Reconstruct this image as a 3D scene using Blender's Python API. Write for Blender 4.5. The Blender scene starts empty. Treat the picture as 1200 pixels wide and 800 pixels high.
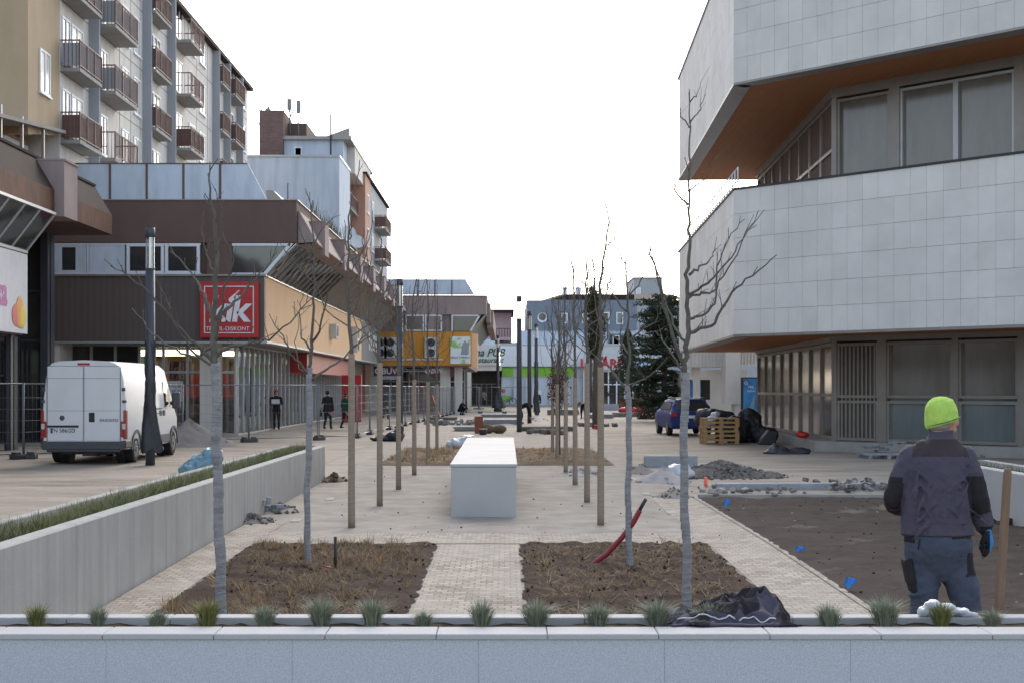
import bpy, bmesh, math, random
from mathutils import Vector, Matrix, Euler
R = math.radians
random.seed(7)
scene = bpy.context.scene
COL = scene.collection
# ------------------------------------------------------------------ camera
F = 1760.0; EYE = 1.85; VX = 593.0; VY = 455.0          # focal length in photo pixels, vanishing point
cam = bpy.data.cameras.new('camera'); camo = bpy.data.objects.new('camera', cam); COL.objects.link(camo)
camo.location = (0, 0, EYE); camo.rotation_euler = (R(90), 0, 0)
cam.sensor_width = 36; cam.lens = F / 1200 * 36
cam.shift_x = (600 - VX) / 1200; cam.shift_y = (VY - 400) / 1200
cam.clip_start = 0.1; cam.clip_end = 4000
scene.camera = camo
# ------------------------------------------------------------------ world and sun
SUN_EL, SUN_AZ = 32, 6            # azimuth measured from straight ahead towards the right
world = bpy.data.worlds.new('World'); scene.world = world; world.use_nodes = True
wn = world.node_tree.nodes; wl = world.node_tree.links
sky = wn.new('ShaderNodeTexSky'); sky.sky_type = 'NISHITA'; sky.sun_disc = False
sky.sun_elevation = R(SUN_EL); sky.sun_rotation = R(SUN_AZ)
sky.air_density = 1.0; sky.dust_density = 2.0; sky.ozone_density = 1.0
hs = wn.new('ShaderNodeHueSaturation'); hs.inputs['Saturation'].default_value = 0.62
wl.new(sky.outputs[0], hs.inputs['Color']); wl.new(hs.outputs[0], wn['Background'].inputs[0])
wn['Background'].inputs[1].default_value = 0.15
sl = bpy.data.lights.new('sun', 'SUN'); sl.energy = 0.5; sl.angle = R(22); sl.color = (1.0, 0.93, 0.84)
so = bpy.data.objects.new('sun', sl); COL.objects.link(so)
so.rotation_euler = Euler((R(SUN_EL - 90), 0, R(-SUN_AZ)), 'XYZ')
vs = scene.view_settings; vs.view_transform = 'Standard'; vs.look = 'None'; vs.gamma = 1
vs.use_curve_mapping = False; vs.exposure = 1.32
scene.cycles.max_bounces = 6; scene.cycles.transparent_max_bounces = 24
scene.cycles.use_denoising = True

# ------------------------------------------------------------------ helpers
GP = [(-60,-.14),(8,-.13),(13.5,-.11),(18.2,-.04),(22,-.03),(32,.015),(45,.005),(60,0),(5000,0)]
def g(y):
    for (a, za), (b, zb) in zip(GP, GP[1:]):
        if y <= b: return za + (zb - za) * (max(y, a) - a) / (b - a)
    return 0
def W(px, py, Y): return Vector(((px - VX) / F * Y, Y, EYE - (py - VY) / F * Y))
def GY(py):                       # distance at which the ground shows at this photo row
    Y = F * EYE / (py - VY)
    for _ in range(12): Y = F * (EYE - g(Y)) / (py - VY)
    return Y
def GW(px, py): Y = GY(py); return Vector(((px - VX) / F * Y, Y, g(Y)))

class MB:
    def __init__(s): s.v = []; s.f = []; s.m = []; s.s = []
    def add(s, vs_, fs, mi=0, sm=False):
        o = len(s.v); s.v += [tuple(v) for v in vs_]
        for f in fs: s.f.append(tuple(i + o for i in f)); s.m.append(mi); s.s.append(sm)
        return s
    def box(s, x0, x1, y0, y1, z0, z1, mi=0, M=None):
        v = [Vector((x, y, z)) for z in (z0, z1) for y in (y0, y1) for x in (x0, x1)]
        if M is not None: v = [M @ p for p in v]
        return s.add(v, [(0,2,3,1),(4,5,7,6),(0,1,5,4),(1,3,7,5),(3,2,6,7),(2,0,4,6)], mi)
    def cbox(s, c, d, rz=0, mi=0, rx=0, ry=0):
        M = Matrix.Translation(Vector(c)) @ Euler((rx, ry, rz)).to_matrix().to_4x4()
        return s.box(-d[0]/2, d[0]/2, -d[1]/2, d[1]/2, -d[2]/2, d[2]/2, mi, M)
    def poly(s, pts, mi=0): return s.add(pts, [tuple(range(len(pts)))], mi)
    def prism(s, pts, vec, mi=0):
        n = len(pts); vec = Vector(vec); p = [Vector(a) for a in pts]
        fs = [tuple(range(n))[::-1], tuple(range(n, 2*n))] + [(i, (i+1) % n, n + (i+1) % n, n + i) for i in range(n)]
        return s.add(p + [a + vec for a in p], fs, mi)
    def slab(s, a, b, z0, z1, t, mi=0):       # vertical wall piece from a to b (xy), thickness t to the left of a->b
        a = Vector((a[0], a[1], 0)); b = Vector((b[0], b[1], 0)); d = (b - a).normalized(); n = Vector((-d.y, d.x, 0)) * t
        return s.prism([a + Vector((0,0,z0)), b + Vector((0,0,z0)), b + n + Vector((0,0,z0)), a + n + Vector((0,0,z0))], (0,0,z1-z0), mi)
    def tube(s, pts, rad, n=6, mi=0, sm=True, cap=True):
        pts = [Vector(p) for p in pts]; k = len(pts)
        if not hasattr(rad, '__len__'): rad = [rad] * k
        vv = []; u = None
        for i, p in enumerate(pts):
            t = (pts[min(i+1, k-1)] - pts[max(i-1, 0)])
            t = t.normalized() if t.length > 1e-9 else Vector((0,0,1))
            if u is None: u = t.cross(Vector((0, 1, 0.01)) if abs(t.y) < .9 else Vector((1, 0, 0))).normalized()
            else:
                u = (u - t * u.dot(t)); u = u.normalized() if u.length > 1e-6 else t.orthogonal().normalized()
            w = t.cross(u)
            for j in range(n):
                a = 2 * math.pi * j / n; vv.append(p + (u * math.cos(a) + w * math.sin(a)) * rad[i])
        fs = [(i*n+j, i*n+(j+1) % n, (i+1)*n+(j+1) % n, (i+1)*n+j) for i in range(k-1) for j in range(n)]
        s.add(vv, fs, mi, sm)
        if cap and n > 2:
            o = len(s.v) - len(vv)
            s.f.append(tuple(o + j for j in range(n))[::-1]); s.m.append(mi); s.s.append(False)
            s.f.append(tuple(o + (k-1)*n + j for j in range(n))); s.m.append(mi); s.s.append(False)
        return s
    def rings(s, rs, n=16, mi=0, sm=True, p=2.0):        # rs = (cx, cy, cz, rx, ry [,tilt])
        vv = []
        for r in rs:
            for j in range(n):
                a = 2*math.pi*j/n; c, d = math.cos(a), math.sin(a)
                c = math.copysign(abs(c)**(2/p), c); d = math.copysign(abs(d)**(2/p), d)
                tz = r[5] * d if len(r) > 5 else 0
                vv.append((r[0] + r[3]*c, r[1] + r[4]*d, r[2] + tz))
        k = len(rs)
        fs = [(i*n+j, i*n+(j+1) % n, (i+1)*n+(j+1) % n, (i+1)*n+j) for i in range(k-1) for j in range(n)]
        s.add(vv, fs, mi, sm); o = len(s.v) - len(vv)
        s.f.append(tuple(o + j for j in range(n))[::-1]); s.m.append(mi); s.s.append(sm)
        s.f.append(tuple(o + (k-1)*n + j for j in range(n))); s.m.append(mi); s.s.append(sm)
        return s
    def ell(s, c, r, n=12, k=8, mi=0, M=None):
        vv = []; c = Vector(c)
        for i in range(1, k):
            t = math.pi * i / k
            for j in range(n):
                a = 2*math.pi*j/n; vv.append(Vector((r[0]*math.sin(t)*math.cos(a), r[1]*math.sin(t)*math.sin(a), r[2]*math.cos(t))))
        vv += [Vector((0,0,r[2])), Vector((0,0,-r[2]))]
        if M is not None: vv = [M @ q for q in vv]
        vv = [q + c for q in vv]; m = (k-1)*n
        fs = [(i*n+j, (i+1)*n+j, (i+1)*n+(j+1) % n, i*n+(j+1) % n) for i in range(k-2) for j in range(n)]
        fs += [(m, j, (j+1) % n) for j in range(n)] + [(m+1, (k-2)*n+(j+1) % n, (k-2)*n+j) for j in range(n)]
        return s.add(vv, fs, mi, True)
    def cone(s, a, ra, b, rb, n=12, mi=0):               # limb: cone with round ends
        a = Vector(a); b = Vector(b); s.tube([a, b], [ra, rb], n, mi)
        s.ell(a, (ra,)*3, n, 8, mi); s.ell(b, (rb,)*3, n, 8, mi); return s
    def disc(s, c, r, axis='y', n=16, mi=0, t=0.01):
        c = Vector(c); e = {'x': Vector((1,0,0)), 'y': Vector((0,1,0)), 'z': Vector((0,0,1))}[axis]
        return s.tube([c - e*t/2, c + e*t/2], r, n, mi, sm=False)
    def mesh(s, name, off=None):
        me = bpy.data.meshes.new(name)
        v = s.v if off is None else [(a[0]-off[0], a[1]-off[1], a[2]-off[2]) for a in s.v]
        me.from_pydata(v, [], s.f); me.update()
        me.polygons.foreach_set('material_index', s.m); me.polygons.foreach_set('use_smooth', s.s)
        return me

def tag(o, label=None, cat=None, group=None, kind=None):
    if label: o['label'] = label
    if cat: o['category'] = cat
    if group: o['group'] = group
    if kind: o['kind'] = kind
    return o
def wloc(o):
    v = Vector((0,0,0))
    while o: v += o.location; o = o.parent
    return v
def mk(name, mb, mats, parent=None, label=None, cat=None, group=None, kind=None, bevel=0, world_=True, fix=False, seg=1):
    """link mb as ONE object; a child's world coordinates are made local to its parent, a top-level mesh gets its origin at its base"""
    if not isinstance(mats, (list, tuple)): mats = [mats]
    if isinstance(mb, bpy.types.Mesh):
        me = mb; off = Vector((0,0,0))
    else:
        if parent is not None: off = wloc(parent) if world_ else Vector((0,0,0))
        elif kind == 'structure' or not world_: off = Vector((0,0,0))
        else:
            xs = [v[0] for v in mb.v]; ys = [v[1] for v in mb.v]; zs = [v[2] for v in mb.v]
            off = Vector(((min(xs)+max(xs))/2, (min(ys)+max(ys))/2, min(zs)))
        me = mb.mesh(name, off)
    for m in mats: me.materials.append(m)
    if fix:
        b = bmesh.new(); b.from_mesh(me); bmesh.ops.recalc_face_normals(b, faces=b.faces); b.to_mesh(me); b.free()
    o = bpy.data.objects.new(name, me); COL.objects.link(o)
    if parent is not None: o.parent = parent
    else: o.location = off
    if bevel:
        bv = o.modifiers.new('bevel', 'BEVEL'); bv.width = bevel; bv.segments = seg; bv.limit_method = 'ANGLE'; bv.angle_limit = R(35)
    return tag(o, label, cat, group, kind)
def thing(name, label, cat, loc=(0,0,0), rotz=0, group=None):
    o = bpy.data.objects.new(name, None); COL.objects.link(o); o.empty_display_size = .2
    o.location = loc; o.rotation_euler = (0, 0, rotz)
    return tag(o, label, cat, group)
def dup(root, loc, rotz=None, label=None, group=None, scale=None):
    r = root.copy(); COL.objects.link(r); r.location = loc
    if rotz is not None: r.rotation_euler = (0, 0, rotz)
    if label: r['label'] = label
    if group: r['group'] = group
    if scale: r.scale = scale
    for ch in list(root.children):
        c = ch.copy(); COL.objects.link(c); c.parent = r
        for gch in list(ch.children):
            d = gch.copy(); COL.objects.link(d); d.parent = c
    return r

# ------------------------------------------------------------------ materials
MATS = {}
def mat(name, c, rough=.8, c2=None, scale=4, bump=0, bscale=None, metal=0, spec=.5, detail=6, stretch=None, island=0, extra=None, lo=.3, hi=.7, emit=0, coord='Object'):
    if name in MATS: return MATS[name]
    m = bpy.data.materials.new(name); m.use_nodes = True; n = m.node_tree.nodes; l = m.node_tree.links
    b = n['Principled BSDF']; b.inputs['Roughness'].default_value = rough; b.inputs['Metallic'].default_value = metal
    b.inputs['Specular IOR Level'].default_value = .18 if (spec == .5 and rough > .65) else spec
    tc = n.new('ShaderNodeTexCoord'); mp = n.new('ShaderNodeMapping'); l.new(tc.outputs[coord], mp.inputs[0])
    if stretch: mp.inputs['Scale'].default_value = stretch
    if c2 is None: c2 = tuple(min(1, x * 0.86) for x in c)
    nz = n.new('ShaderNodeTexNoise'); nz.inputs['Scale'].default_value = scale; nz.inputs['Detail'].default_value = detail
    nz.inputs['Roughness'].default_value = .65
    l.new(mp.outputs[0], nz.inputs['Vector'])
    mr = n.new('ShaderNodeMapRange'); mr.inputs[1].default_value = lo; mr.inputs[2].default_value = hi; l.new(nz.outputs[0], mr.inputs[0])
    mx = n.new('ShaderNodeMix'); mx.data_type = 'RGBA'; mx.inputs[6].default_value = (*c, 1); mx.inputs[7].default_value = (*c2, 1)
    l.new(mr.outputs[0], mx.inputs[0]); col = mx.outputs[2]
    if island:
        gi = n.new('ShaderNodeNewGeometry'); h = n.new('ShaderNodeHueSaturation')
        r2 = n.new('ShaderNodeMapRange'); r2.inputs[3].default_value = 1 - island; r2.inputs[4].default_value = 1 + island
        l.new(gi.outputs['Random Per Island'], r2.inputs[0]); l.new(r2.outputs[0], h.inputs['Value']); l.new(col, h.inputs['Color']); col = h.outputs[0]
    if extra: col = extra(m, n, l, col, tc, b)
    l.new(col, b.inputs['Base Color'])
    if bump:
        z2 = n.new('ShaderNodeTexNoise'); z2.inputs['Scale'].default_value = bscale or scale * 6; z2.inputs['Detail'].default_value = 5
        l.new(mp.outputs[0], z2.inputs['Vector'])
        bp = n.new('ShaderNodeBump'); bp.inputs['Strength'].default_value = bump; bp.inputs['Distance'].default_value = .02
        l.new(z2.outputs[0], bp.inputs['Height']); l.new(bp.outputs[0], b.inputs['Normal'])
    if emit:
        b.inputs['Emission Color'].default_value = (*c, 1); b.inputs['Emission Strength'].default_value = emit
    MATS[name] = m; return m
def glassmat(name, tint=(.75,.8,.82), base=.12, rough=.02):
    m = bpy.data.materials.new(name); m.use_nodes = True; n = m.node_tree.nodes; l = m.node_tree.links
    n.remove(n['Principled BSDF']); out = n['Material Output']
    tr = n.new('ShaderNodeBsdfTransparent'); tr.inputs[0].default_value = (*tint, 1)
    gl = n.new('ShaderNodeBsdfGlossy'); gl.inputs['Roughness'].default_value = rough; gl.inputs[0].default_value = (.9,.93,.95,1)
    lw = n.new('ShaderNodeLayerWeight'); lw.inputs[0].default_value = .35
    mr = n.new('ShaderNodeMapRange'); mr.inputs[3].default_value = base; mr.inputs[4].default_value = .95
    l.new(lw.outputs['Fresnel'], mr.inputs[0])
    nz = n.new('ShaderNodeTexNoise'); nz.inputs['Scale'].default_value = .6; bp = n.new('ShaderNodeBump'); bp.inputs['Distance'].default_value = .02; bp.inputs['Strength'].default_value = .15
    tc = n.new('ShaderNodeTexCoord'); l.new(tc.outputs['Object'], nz.inputs['Vector']); l.new(nz.outputs[0], bp.inputs['Height']); l.new(bp.outputs[0], gl.inputs['Normal'])
    mx = n.new('ShaderNodeMixShader'); l.new(mr.outputs[0], mx.inputs[0]); l.new(tr.outputs[0], mx.inputs[1]); l.new(gl.outputs[0], mx.inputs[2])
    l.new(mx.outputs[0], out.inputs[0]); return m
def streaks(strength=.35, sc=(2.2, 2.2, .12), dark=(.35,.34,.32)):
    def ex(m, n, l, col, tc, b):
        mp = n.new('ShaderNodeMapping'); mp.inputs['Scale'].default_value = sc; l.new(tc.outputs['Object'], mp.inputs[0])
        z = n.new('ShaderNodeTexNoise'); z.inputs['Scale'].default_value = 1.6; z.inputs['Detail'].default_value = 7; l.new(mp.outputs[0], z.inputs['Vector'])
        mr = n.new('ShaderNodeMapRange'); mr.inputs[1].default_value = .45; mr.inputs[2].default_value = .75; mr.inputs[4].default_value = strength; l.new(z.outputs[0], mr.inputs[0])
        x = n.new('ShaderNodeMix'); x.data_type = 'RGBA'; x.inputs[7].default_value = (*dark, 1); l.new(mr.outputs[0], x.inputs[0]); l.new(col, x.inputs[6]); return x.outputs[2]
    return ex
def patches(c2):
    def ex(m, n, l, col, tc, b):
        z = n.new('ShaderNodeTexNoise'); z.inputs['Scale'].default_value = .55; z.inputs['Detail'].default_value = 6; l.new(tc.outputs['Object'], z.inputs['Vector'])
        mr = n.new('ShaderNodeMapRange'); mr.inputs[1].default_value = .60; mr.inputs[2].default_value = .66; mr.inputs[4].default_value = .8; l.new(z.outputs[0], mr.inputs[0])
        x = n.new('ShaderNodeMix'); x.data_type = 'RGBA'; x.inputs[7].default_value = (*c2, 1); l.new(mr.outputs[0], x.inputs[0]); l.new(col, x.inputs[6]); return x.outputs[2]
    return ex
def bricks(w, h, mortar, mcol, off=.5, msz=.01, vary=.12, bump=.4, plane='xy', dust=None, dustc=None):
    """paving pattern in real metres on the object's own coordinates"""
    def ex(m, n, l, col, tc, b):
        mp = n.new('ShaderNodeMapping'); l.new(tc.outputs['Object'], mp.inputs[0])
        if plane == 'yx': mp.inputs['Rotation'].default_value = (0, 0, R(90))
        if plane == 'xz': mp.inputs['Rotation'].default_value = (R(90), 0, 0)
        wp = n.new('ShaderNodeTexNoise'); wp.inputs['Scale'].default_value = 3; l.new(tc.outputs['Object'], wp.inputs['Vector'])
        av = n.new('ShaderNodeVectorMath'); av.operation = 'MULTIPLY_ADD'; av.inputs[1].default_value = (.03,.03,0)
        l.new(wp.outputs['Color'], av.inputs[0]); l.new(mp.outputs[0], av.inputs[2])
        br = n.new('ShaderNodeTexBrick'); br.offset = off; br.inputs['Scale'].default_value = 1
        br.inputs['Brick Width'].default_value = w; br.inputs['Row Height'].default_value = h; br.inputs['Mortar Size'].default_value = msz
        br.inputs['Mortar Smooth'].default_value = .3
        br.inputs['Color1'].default_value = (1-vary,)*3 + (1,); br.inputs['Color2'].default_value = (1+vary*.6,)*3 + (1,); br.inputs['Mortar'].default_value = (*mcol, 1)
        l.new(av.outputs[0], br.inputs['Vector'])
        mu = n.new('ShaderNodeMix'); mu.data_type = 'RGBA'; mu.blend_type = 'MULTIPLY'; mu.inputs[0].default_value = 1
        l.new(col, mu.inputs[6]); l.new(br.outputs['Color'], mu.inputs[7]); c = mu.outputs[2]
        if dust:
            z = n.new('ShaderNodeTexNoise'); z.inputs['Scale'].default_value = dust; z.inputs['Detail'].default_value = 8; z.inputs['Roughness'].default_value = .6
            l.new(tc.outputs['Object'], z.inputs['Vector'])
            mr = n.new('ShaderNodeMapRange'); mr.inputs[1].default_value = .38; mr.inputs[2].default_value = .62; mr.inputs[4].default_value = .62; l.new(z.outputs[0], mr.inputs[0])
            x = n.new('ShaderNodeMix'); x.data_type = 'RGBA'; x.inputs[7].default_value = (*dustc, 1); l.new(mr.outputs[0], x.inputs[0]); l.new(c, x.inputs[6]); c = x.outputs[2]
        return c
    return ex

M = {}
M['ground'] = mat('dusty paving', (.335,.30,.25), .95, (.24,.21,.175), .9, .3, 60, detail=13, extra=bricks(.4,.2,0,(.72,.7,.68), dust=.35, dustc=(.36,.32,.265)))
M['road'] = mat('sandy trafficked paving', (.345,.30,.245), .95, (.205,.175,.142), 1.0, .3, 40, detail=13, lo=.38, hi=.62, stretch=(.3,1,1), extra=bricks(.6,.3,0,(.7,.68,.66), dust=.28, dustc=(.36,.315,.26)))
M['gravel'] = mat('pale grit bedding', (.36,.322,.275), .97, (.25,.222,.19), 1.6, .5, 90, detail=14, lo=.35, hi=.65)
M['setts'] = mat('pale stone setts', (.42,.37,.31), .95, (.29,.25,.205), 4, .3, 60, extra=bricks(.12,.12,0,(.55,.50,.45), msz=.009, vary=.3, dust=1.2, dustc=(.38,.34,.29)))
M['soil'] = mat('dark soil', (.066,.044,.031), 1, (.034,.023,.018), 3, 1.0, 18, spec=.1)
M['soil2'] = mat('raked garden soil', (.066,.052,.043), 1, (.038,.030,.025), 1.6, 1.0, 14, spec=.1, extra=patches((.15,.13,.11)))
M['soilbrown'] = mat('brown sandy soil', (.20,.145,.095), 1, (.12,.085,.055), 3, 1.0, 14, spec=.1)
M['concrete'] = mat('cast concrete', (.37,.36,.34), .85, (.30,.29,.275), 1.5, .1, 30, extra=streaks(.75, (3.2,3.2,.08), (.22,.21,.195)))
M['bench'] = mat('smooth pale concrete', (.44,.435,.425), .7, (.37,.365,.355), 1.1, .05, 40, extra=streaks(.25,(1,1,.3),(.42,.42,.41)))
M['granite'] = mat('speckled grey granite', (.50,.53,.57), .6, (.33,.355,.385), 170, .08, 300, lo=.40, hi=.62)
M['granitetop'] = mat('flamed granite top', (.43,.425,.42), .8, (.36,.36,.36), 150, .08, 300, lo=.40, hi=.62)
M['stone'] = mat('pale limestone cladding', (.69,.675,.645), .75, (.58,.565,.54), .7, .04, 20, island=.045, extra=streaks(.22,(.8,.8,.25),(.46,.45,.43)))
M['woodsoffit'] = mat('orange brown timber soffit', (.42,.175,.07), .7, (.33,.135,.052), 2, .05, 20, stretch=(6,.4,1))
M['brown'] = mat('brown render', (.155,.105,.09), .85, (.13,.09,.077), .5, .08, 30, extra=streaks(.3,(1.2,1.2,.2),(.11,.075,.062)))
def ribs(m, n, l, col, tc, b):
    wv = n.new('ShaderNodeTexWave'); wv.inputs['Scale'].default_value = 1.3; wv.bands_direction = 'X'; l.new(tc.outputs['Object'], wv.inputs['Vector'])
    x = n.new('ShaderNodeMix'); x.data_type = 'RGBA'; x.blend_type = 'MULTIPLY'; x.inputs[0].default_value = .14; l.new(col, x.inputs[6]); l.new(wv.outputs[0], x.inputs[7]); return x.outputs[2]
M['brownrib'] = mat('ribbed dark brown cladding', (.12,.092,.085), .6, (.10,.078,.072), .6, .05, 20, extra=ribs)
M['mauve'] = mat('mauve brown render', (.34,.27,.255), .85, (.28,.22,.21), .6, .06, 30, extra=streaks(.35,(1.5,1.5,.2),(.17,.135,.13)))
M['roofdark'] = mat('dark felt roofing', (.055,.04,.034), .95, (.04,.03,.026), 1, .15, 20)
M['rust'] = mat('weathered copper band', (.19,.095,.06), .75, (.10,.055,.038), 1.5, .05, 20, extra=streaks(.6,(3,3,.2),(.06,.035,.028)))
M['orangewall'] = mat('apricot render', (.82,.55,.33), .85, (.78,.52,.31), .4, .04, 30, extra=streaks(.12,(1,1,.2),(.5,.32,.18)))
M['orange2'] = mat('strong orange panels', (.62,.28,.05), .7, (.56,.25,.045), 1, .03, 20)
M['greywall'] = mat('grey cladding', (.25,.24,.23), .7, (.22,.21,.2), 1, .03, 20)
M['bluewall'] = mat('weathered pale blue render', (.52,.58,.66), .85, (.46,.52,.60), .5, .05, 30, extra=streaks(.5,(1.3,1.3,.15),(.27,.31,.36)))
M['bluepanel'] = mat('pale blue sheet panels', (.57,.64,.73), .6, (.50,.57,.66), .8, .02, 10, extra=streaks(.35,(1.5,1.5,.4),(.22,.25,.27)))
M['whitewall'] = mat('pale render', (.68,.65,.60), .85, (.61,.58,.54), .4, .05, 30, extra=streaks(.35,(1.2,1.2,.15),(.38,.36,.33)))
M['greyside'] = mat('cool grey render', (.36,.38,.41), .85, (.32,.34,.37), .5, .05, 30, extra=streaks(.3,(1.2,1.2,.15),(.25,.26,.28)))
M['tan'] = mat('tan render', (.46,.35,.23), .85, (.41,.315,.21), .5, .05, 30, extra=streaks(.25,(1,1,.2),(.24,.19,.125)))
M['peach'] = mat('peach render', (.60,.40,.26), .85, (.52,.34,.22), .5, .05, 30)
M['salmon'] = mat('salmon pink render', (.50,.29,.22), .85, (.43,.25,.19), .5, .05, 30)
M['pink'] = mat('dusty pink render', (.50,.36,.38), .85, (.43,.31,.33), .5, .05, 30)
M['white'] = mat('white frame', (.72,.75,.80), .5, (.62,.65,.70), 3)
M['signwhite'] = mat('white sign sheet', (.74,.72,.73), .5, (.64,.62,.63), 1.5, extra=streaks(.3,(3,3,.3),(.5,.48,.47)))
M['alu'] = mat('anodised window frame', (.30,.275,.25), .45, (.24,.22,.2), 2, metal=.3)
M['alupale'] = mat('pale steel frame', (.42,.43,.44), .4, (.36,.37,.38), 2, metal=.4)
M['galv'] = mat('galvanised steel', (.24,.255,.27), .6, (.18,.195,.21), 8, metal=.3)
M['dark'] = mat('near black trim', (.022,.022,.026), .6, (.03,.03,.034), 3)
M['lamp'] = mat('anthracite lamp paint', (.055,.062,.075), .45, (.045,.052,.062), 3)
M['blackcloth'] = mat('black plastic cloth', (.016,.017,.022), .55, (.03,.03,.038), 6, .5, 18)
M['glassdark'] = mat('dark window glass', (.03,.032,.034), .06, (.05,.05,.05), .7, spec=.8)
M['glasswarm'] = mat('window glass with drawn blind', (.17,.155,.135), .12, (.11,.1,.09), .9, spec=.8, stretch=(2,2,.5))
M['glass'] = glassmat('clear shop glass')
M['glassgrey'] = glassmat('tinted glass', (.45,.5,.52), .2)
M['red'] = mat('red enamel', (.48,.02,.02), .45, (.42,.018,.018), 2)
M['redpanel'] = mat('red lit panel', (.42,.035,.03), .4, (.36,.03,.025), 1)
M['letter'] = mat('white lettering', (.80,.82,.86), .5)
M['maroon'] = mat('maroon sign', (.13,.02,.045), .5)
M['green'] = mat('bright green band', (.22,.50,.04), .6, (.2,.45,.04), 2)
M['lime'] = mat('lime knit wool', (.50,.72,.15), .95, (.38,.58,.11), 25, .5, 160)
M['wood'] = mat('raw pallet timber', (.48,.31,.16), .85, (.34,.21,.10), 5, .15, 30, stretch=(1,6,6), island=.2)
M['handle'] = mat('worn wooden handle', (.21,.14,.095), .7, (.15,.10,.065), 8, .1, 30, stretch=(3,3,.5))
M['bark'] = mat('young bark', (.15,.135,.115), .9, (.09,.082,.07), 14, .5, 50)
M['barkfar'] = mat('dark thin bark', (.15,.13,.11), .9, (.10,.088,.075), 14)
M['twine'] = mat('brown jute wrap', (.36,.285,.22), .95, (.26,.205,.155), 8, .6, 60, stretch=(1,1,6))
M['reed'] = mat('grey paper wrap', (.33,.325,.33), .9, (.20,.195,.20), 5, .8, 16, stretch=(1.2,1.2,5))
M['rubber'] = mat('tyre rubber', (.025,.025,.025), .8)
M['rim'] = mat('grey steel wheel', (.22,.22,.22), .5, (.12,.12,.12), 6, metal=.3)
M['paintwhite'] = mat('white vehicle paint', (.72,.74,.76), .3, (.66,.675,.69), 1.2, spec=.6, extra=streaks(.15,(1,1,.5),(.5,.47,.42)))
M['paintblue'] = mat('dark blue vehicle paint', (.025,.045,.17), .5, (.035,.055,.16), 2, spec=.15)
M['trim'] = mat('grey plastic trim', (.06,.065,.075), .6, (.08,.08,.085), 4)
M['taillight'] = mat('red lamp lens', (.35,.012,.015), .2, spec=.8)
M['lenswhite'] = mat('pale lamp lens', (.6,.58,.58), .2, spec=.8)
M['amberw'] = mat('ochre stripe', (.45,.25,.05), .5)
M['navy'] = mat('navy work cloth', (.075,.09,.125), .9, (.055,.066,.095), 5, .5, 22)
M['jacket'] = mat('grey mauve work jacket', (.085,.077,.105), .9, (.062,.056,.078), 4, .5, 18)
M['jacketdark'] = mat('black reinforcement cloth', (.022,.02,.024), .9, (.032,.028,.033), 5, .4, 20)
M['jacketyoke'] = mat('dark brown yoke', (.06,.046,.05), .9, (.045,.035,.038), 5, .4, 20)
M['skin'] = mat('skin', (.52,.27,.19), .6, (.46,.22,.16), 6)
M['hairgrey'] = mat('grey hair', (.25,.22,.20), .9)
M['hairdark'] = mat('dark hair', (.04,.03,.025), .9)
M['gloveblue'] = mat('blue knit glove', (.03,.24,.55), .85, (.025,.2,.46), 20, .3, 80)
M['bagblue'] = mat('blue plastic bag', (.07,.19,.26), .35, (.22,.35,.40), 4, .6, 8)
M['bagwhite'] = mat('white plastic sheet', (.55,.57,.60), .4, (.38,.40,.43), 6, .6, 12)
M['flagblue'] = mat('blue marker ribbon', (.01,.22,.75), .5)
M['coral'] = mat('orange marker paint', (.95,.16,.09), .6)
M['pipe'] = mat('red corrugated pipe', (.26,.018,.03), .45, (.22,.015,.025), 5)
M['sand'] = mat('heap of grey sand', (.30,.265,.235), 1, (.24,.21,.185), 3, .8, 25)
M['sandpale'] = mat('heap of pale grit', (.42,.39,.37), 1, (.34,.315,.30), 4, .8, 30)
M['rubble'] = mat('dark rubble', (.22,.20,.18), 1, (.11,.10,.09), 5, .8, 25, island=.3)
M['debris'] = mat('mixed debris', (.26,.245,.23), .9, (.10,.092,.085), 9, .3, 25, island=.5, lo=.45, hi=.55)
M['stoneblock'] = mat('grey stone block', (.27,.28,.30), .8, (.2,.21,.225), 6, .3, 25, island=.25)
M['brickred'] = mat('red brown block', (.28,.10,.065), .9, (.22,.08,.05), 5, .2)
M['brickwall'] = mat('dark brickwork', (.20,.13,.115), .9, (.15,.10,.09), 2, extra=bricks(.26,.11,0,(.7,.7,.7), msz=.012, plane='xz'))
M['grassgreen'] = mat('grey green fescue', (.20,.245,.19), .8, (.27,.27,.18), 30, island=.3)
M['grassyellow'] = mat('yellowing fescue', (.22,.21,.07), .8, (.15,.17,.07), 30, island=.3)
M['grassdry'] = mat('dry straw grass', (.36,.25,.135), .9, (.25,.165,.085), 20, island=.35)
M['hedge'] = mat('green planter grass', (.15,.175,.09), .85, (.23,.21,.12), 8, island=.35)
M['needle'] = mat('dark conifer needles', (.028,.045,.028), .9, (.045,.06,.032), 5, island=.4)
M['needlelight'] = mat('olive conifer tips', (.10,.105,.04), .9, (.07,.08,.03), 5, island=.4)  # lighter olive tone for random upper clumps and roof edge plants
M['ivy'] = mat('ivy leaves', (.055,.06,.035), .8, (.09,.085,.045), 6, island=.4)
M['deadleaf'] = mat('dry brown leaves', (.13,.055,.04), .9, (.17,.08,.055), 8, island=.4)
M['balc'] = mat('maroon balcony infill', (.12,.062,.052), .6, (.15,.08,.065), 3)
M['slab'] = mat('balcony concrete', (.34,.33,.31), .9, (.27,.26,.245), 2)
M['blind'] = mat('cream pane with painted reflection', (.62,.57,.48), .25, (.40,.38,.35), 1.2, spec=.7, stretch=(1,3,.6))  # cream colour stands in for warm bright reflections on the apartment windows
M['glassteal'] = mat('window glass with pale teal curtain', (.15,.19,.19), .12, (.10,.135,.14), .9, spec=.8, stretch=(3,3,.4))
M['lit'] = mat('shop light', (1,.82,.55), .5, emit=4)
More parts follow.
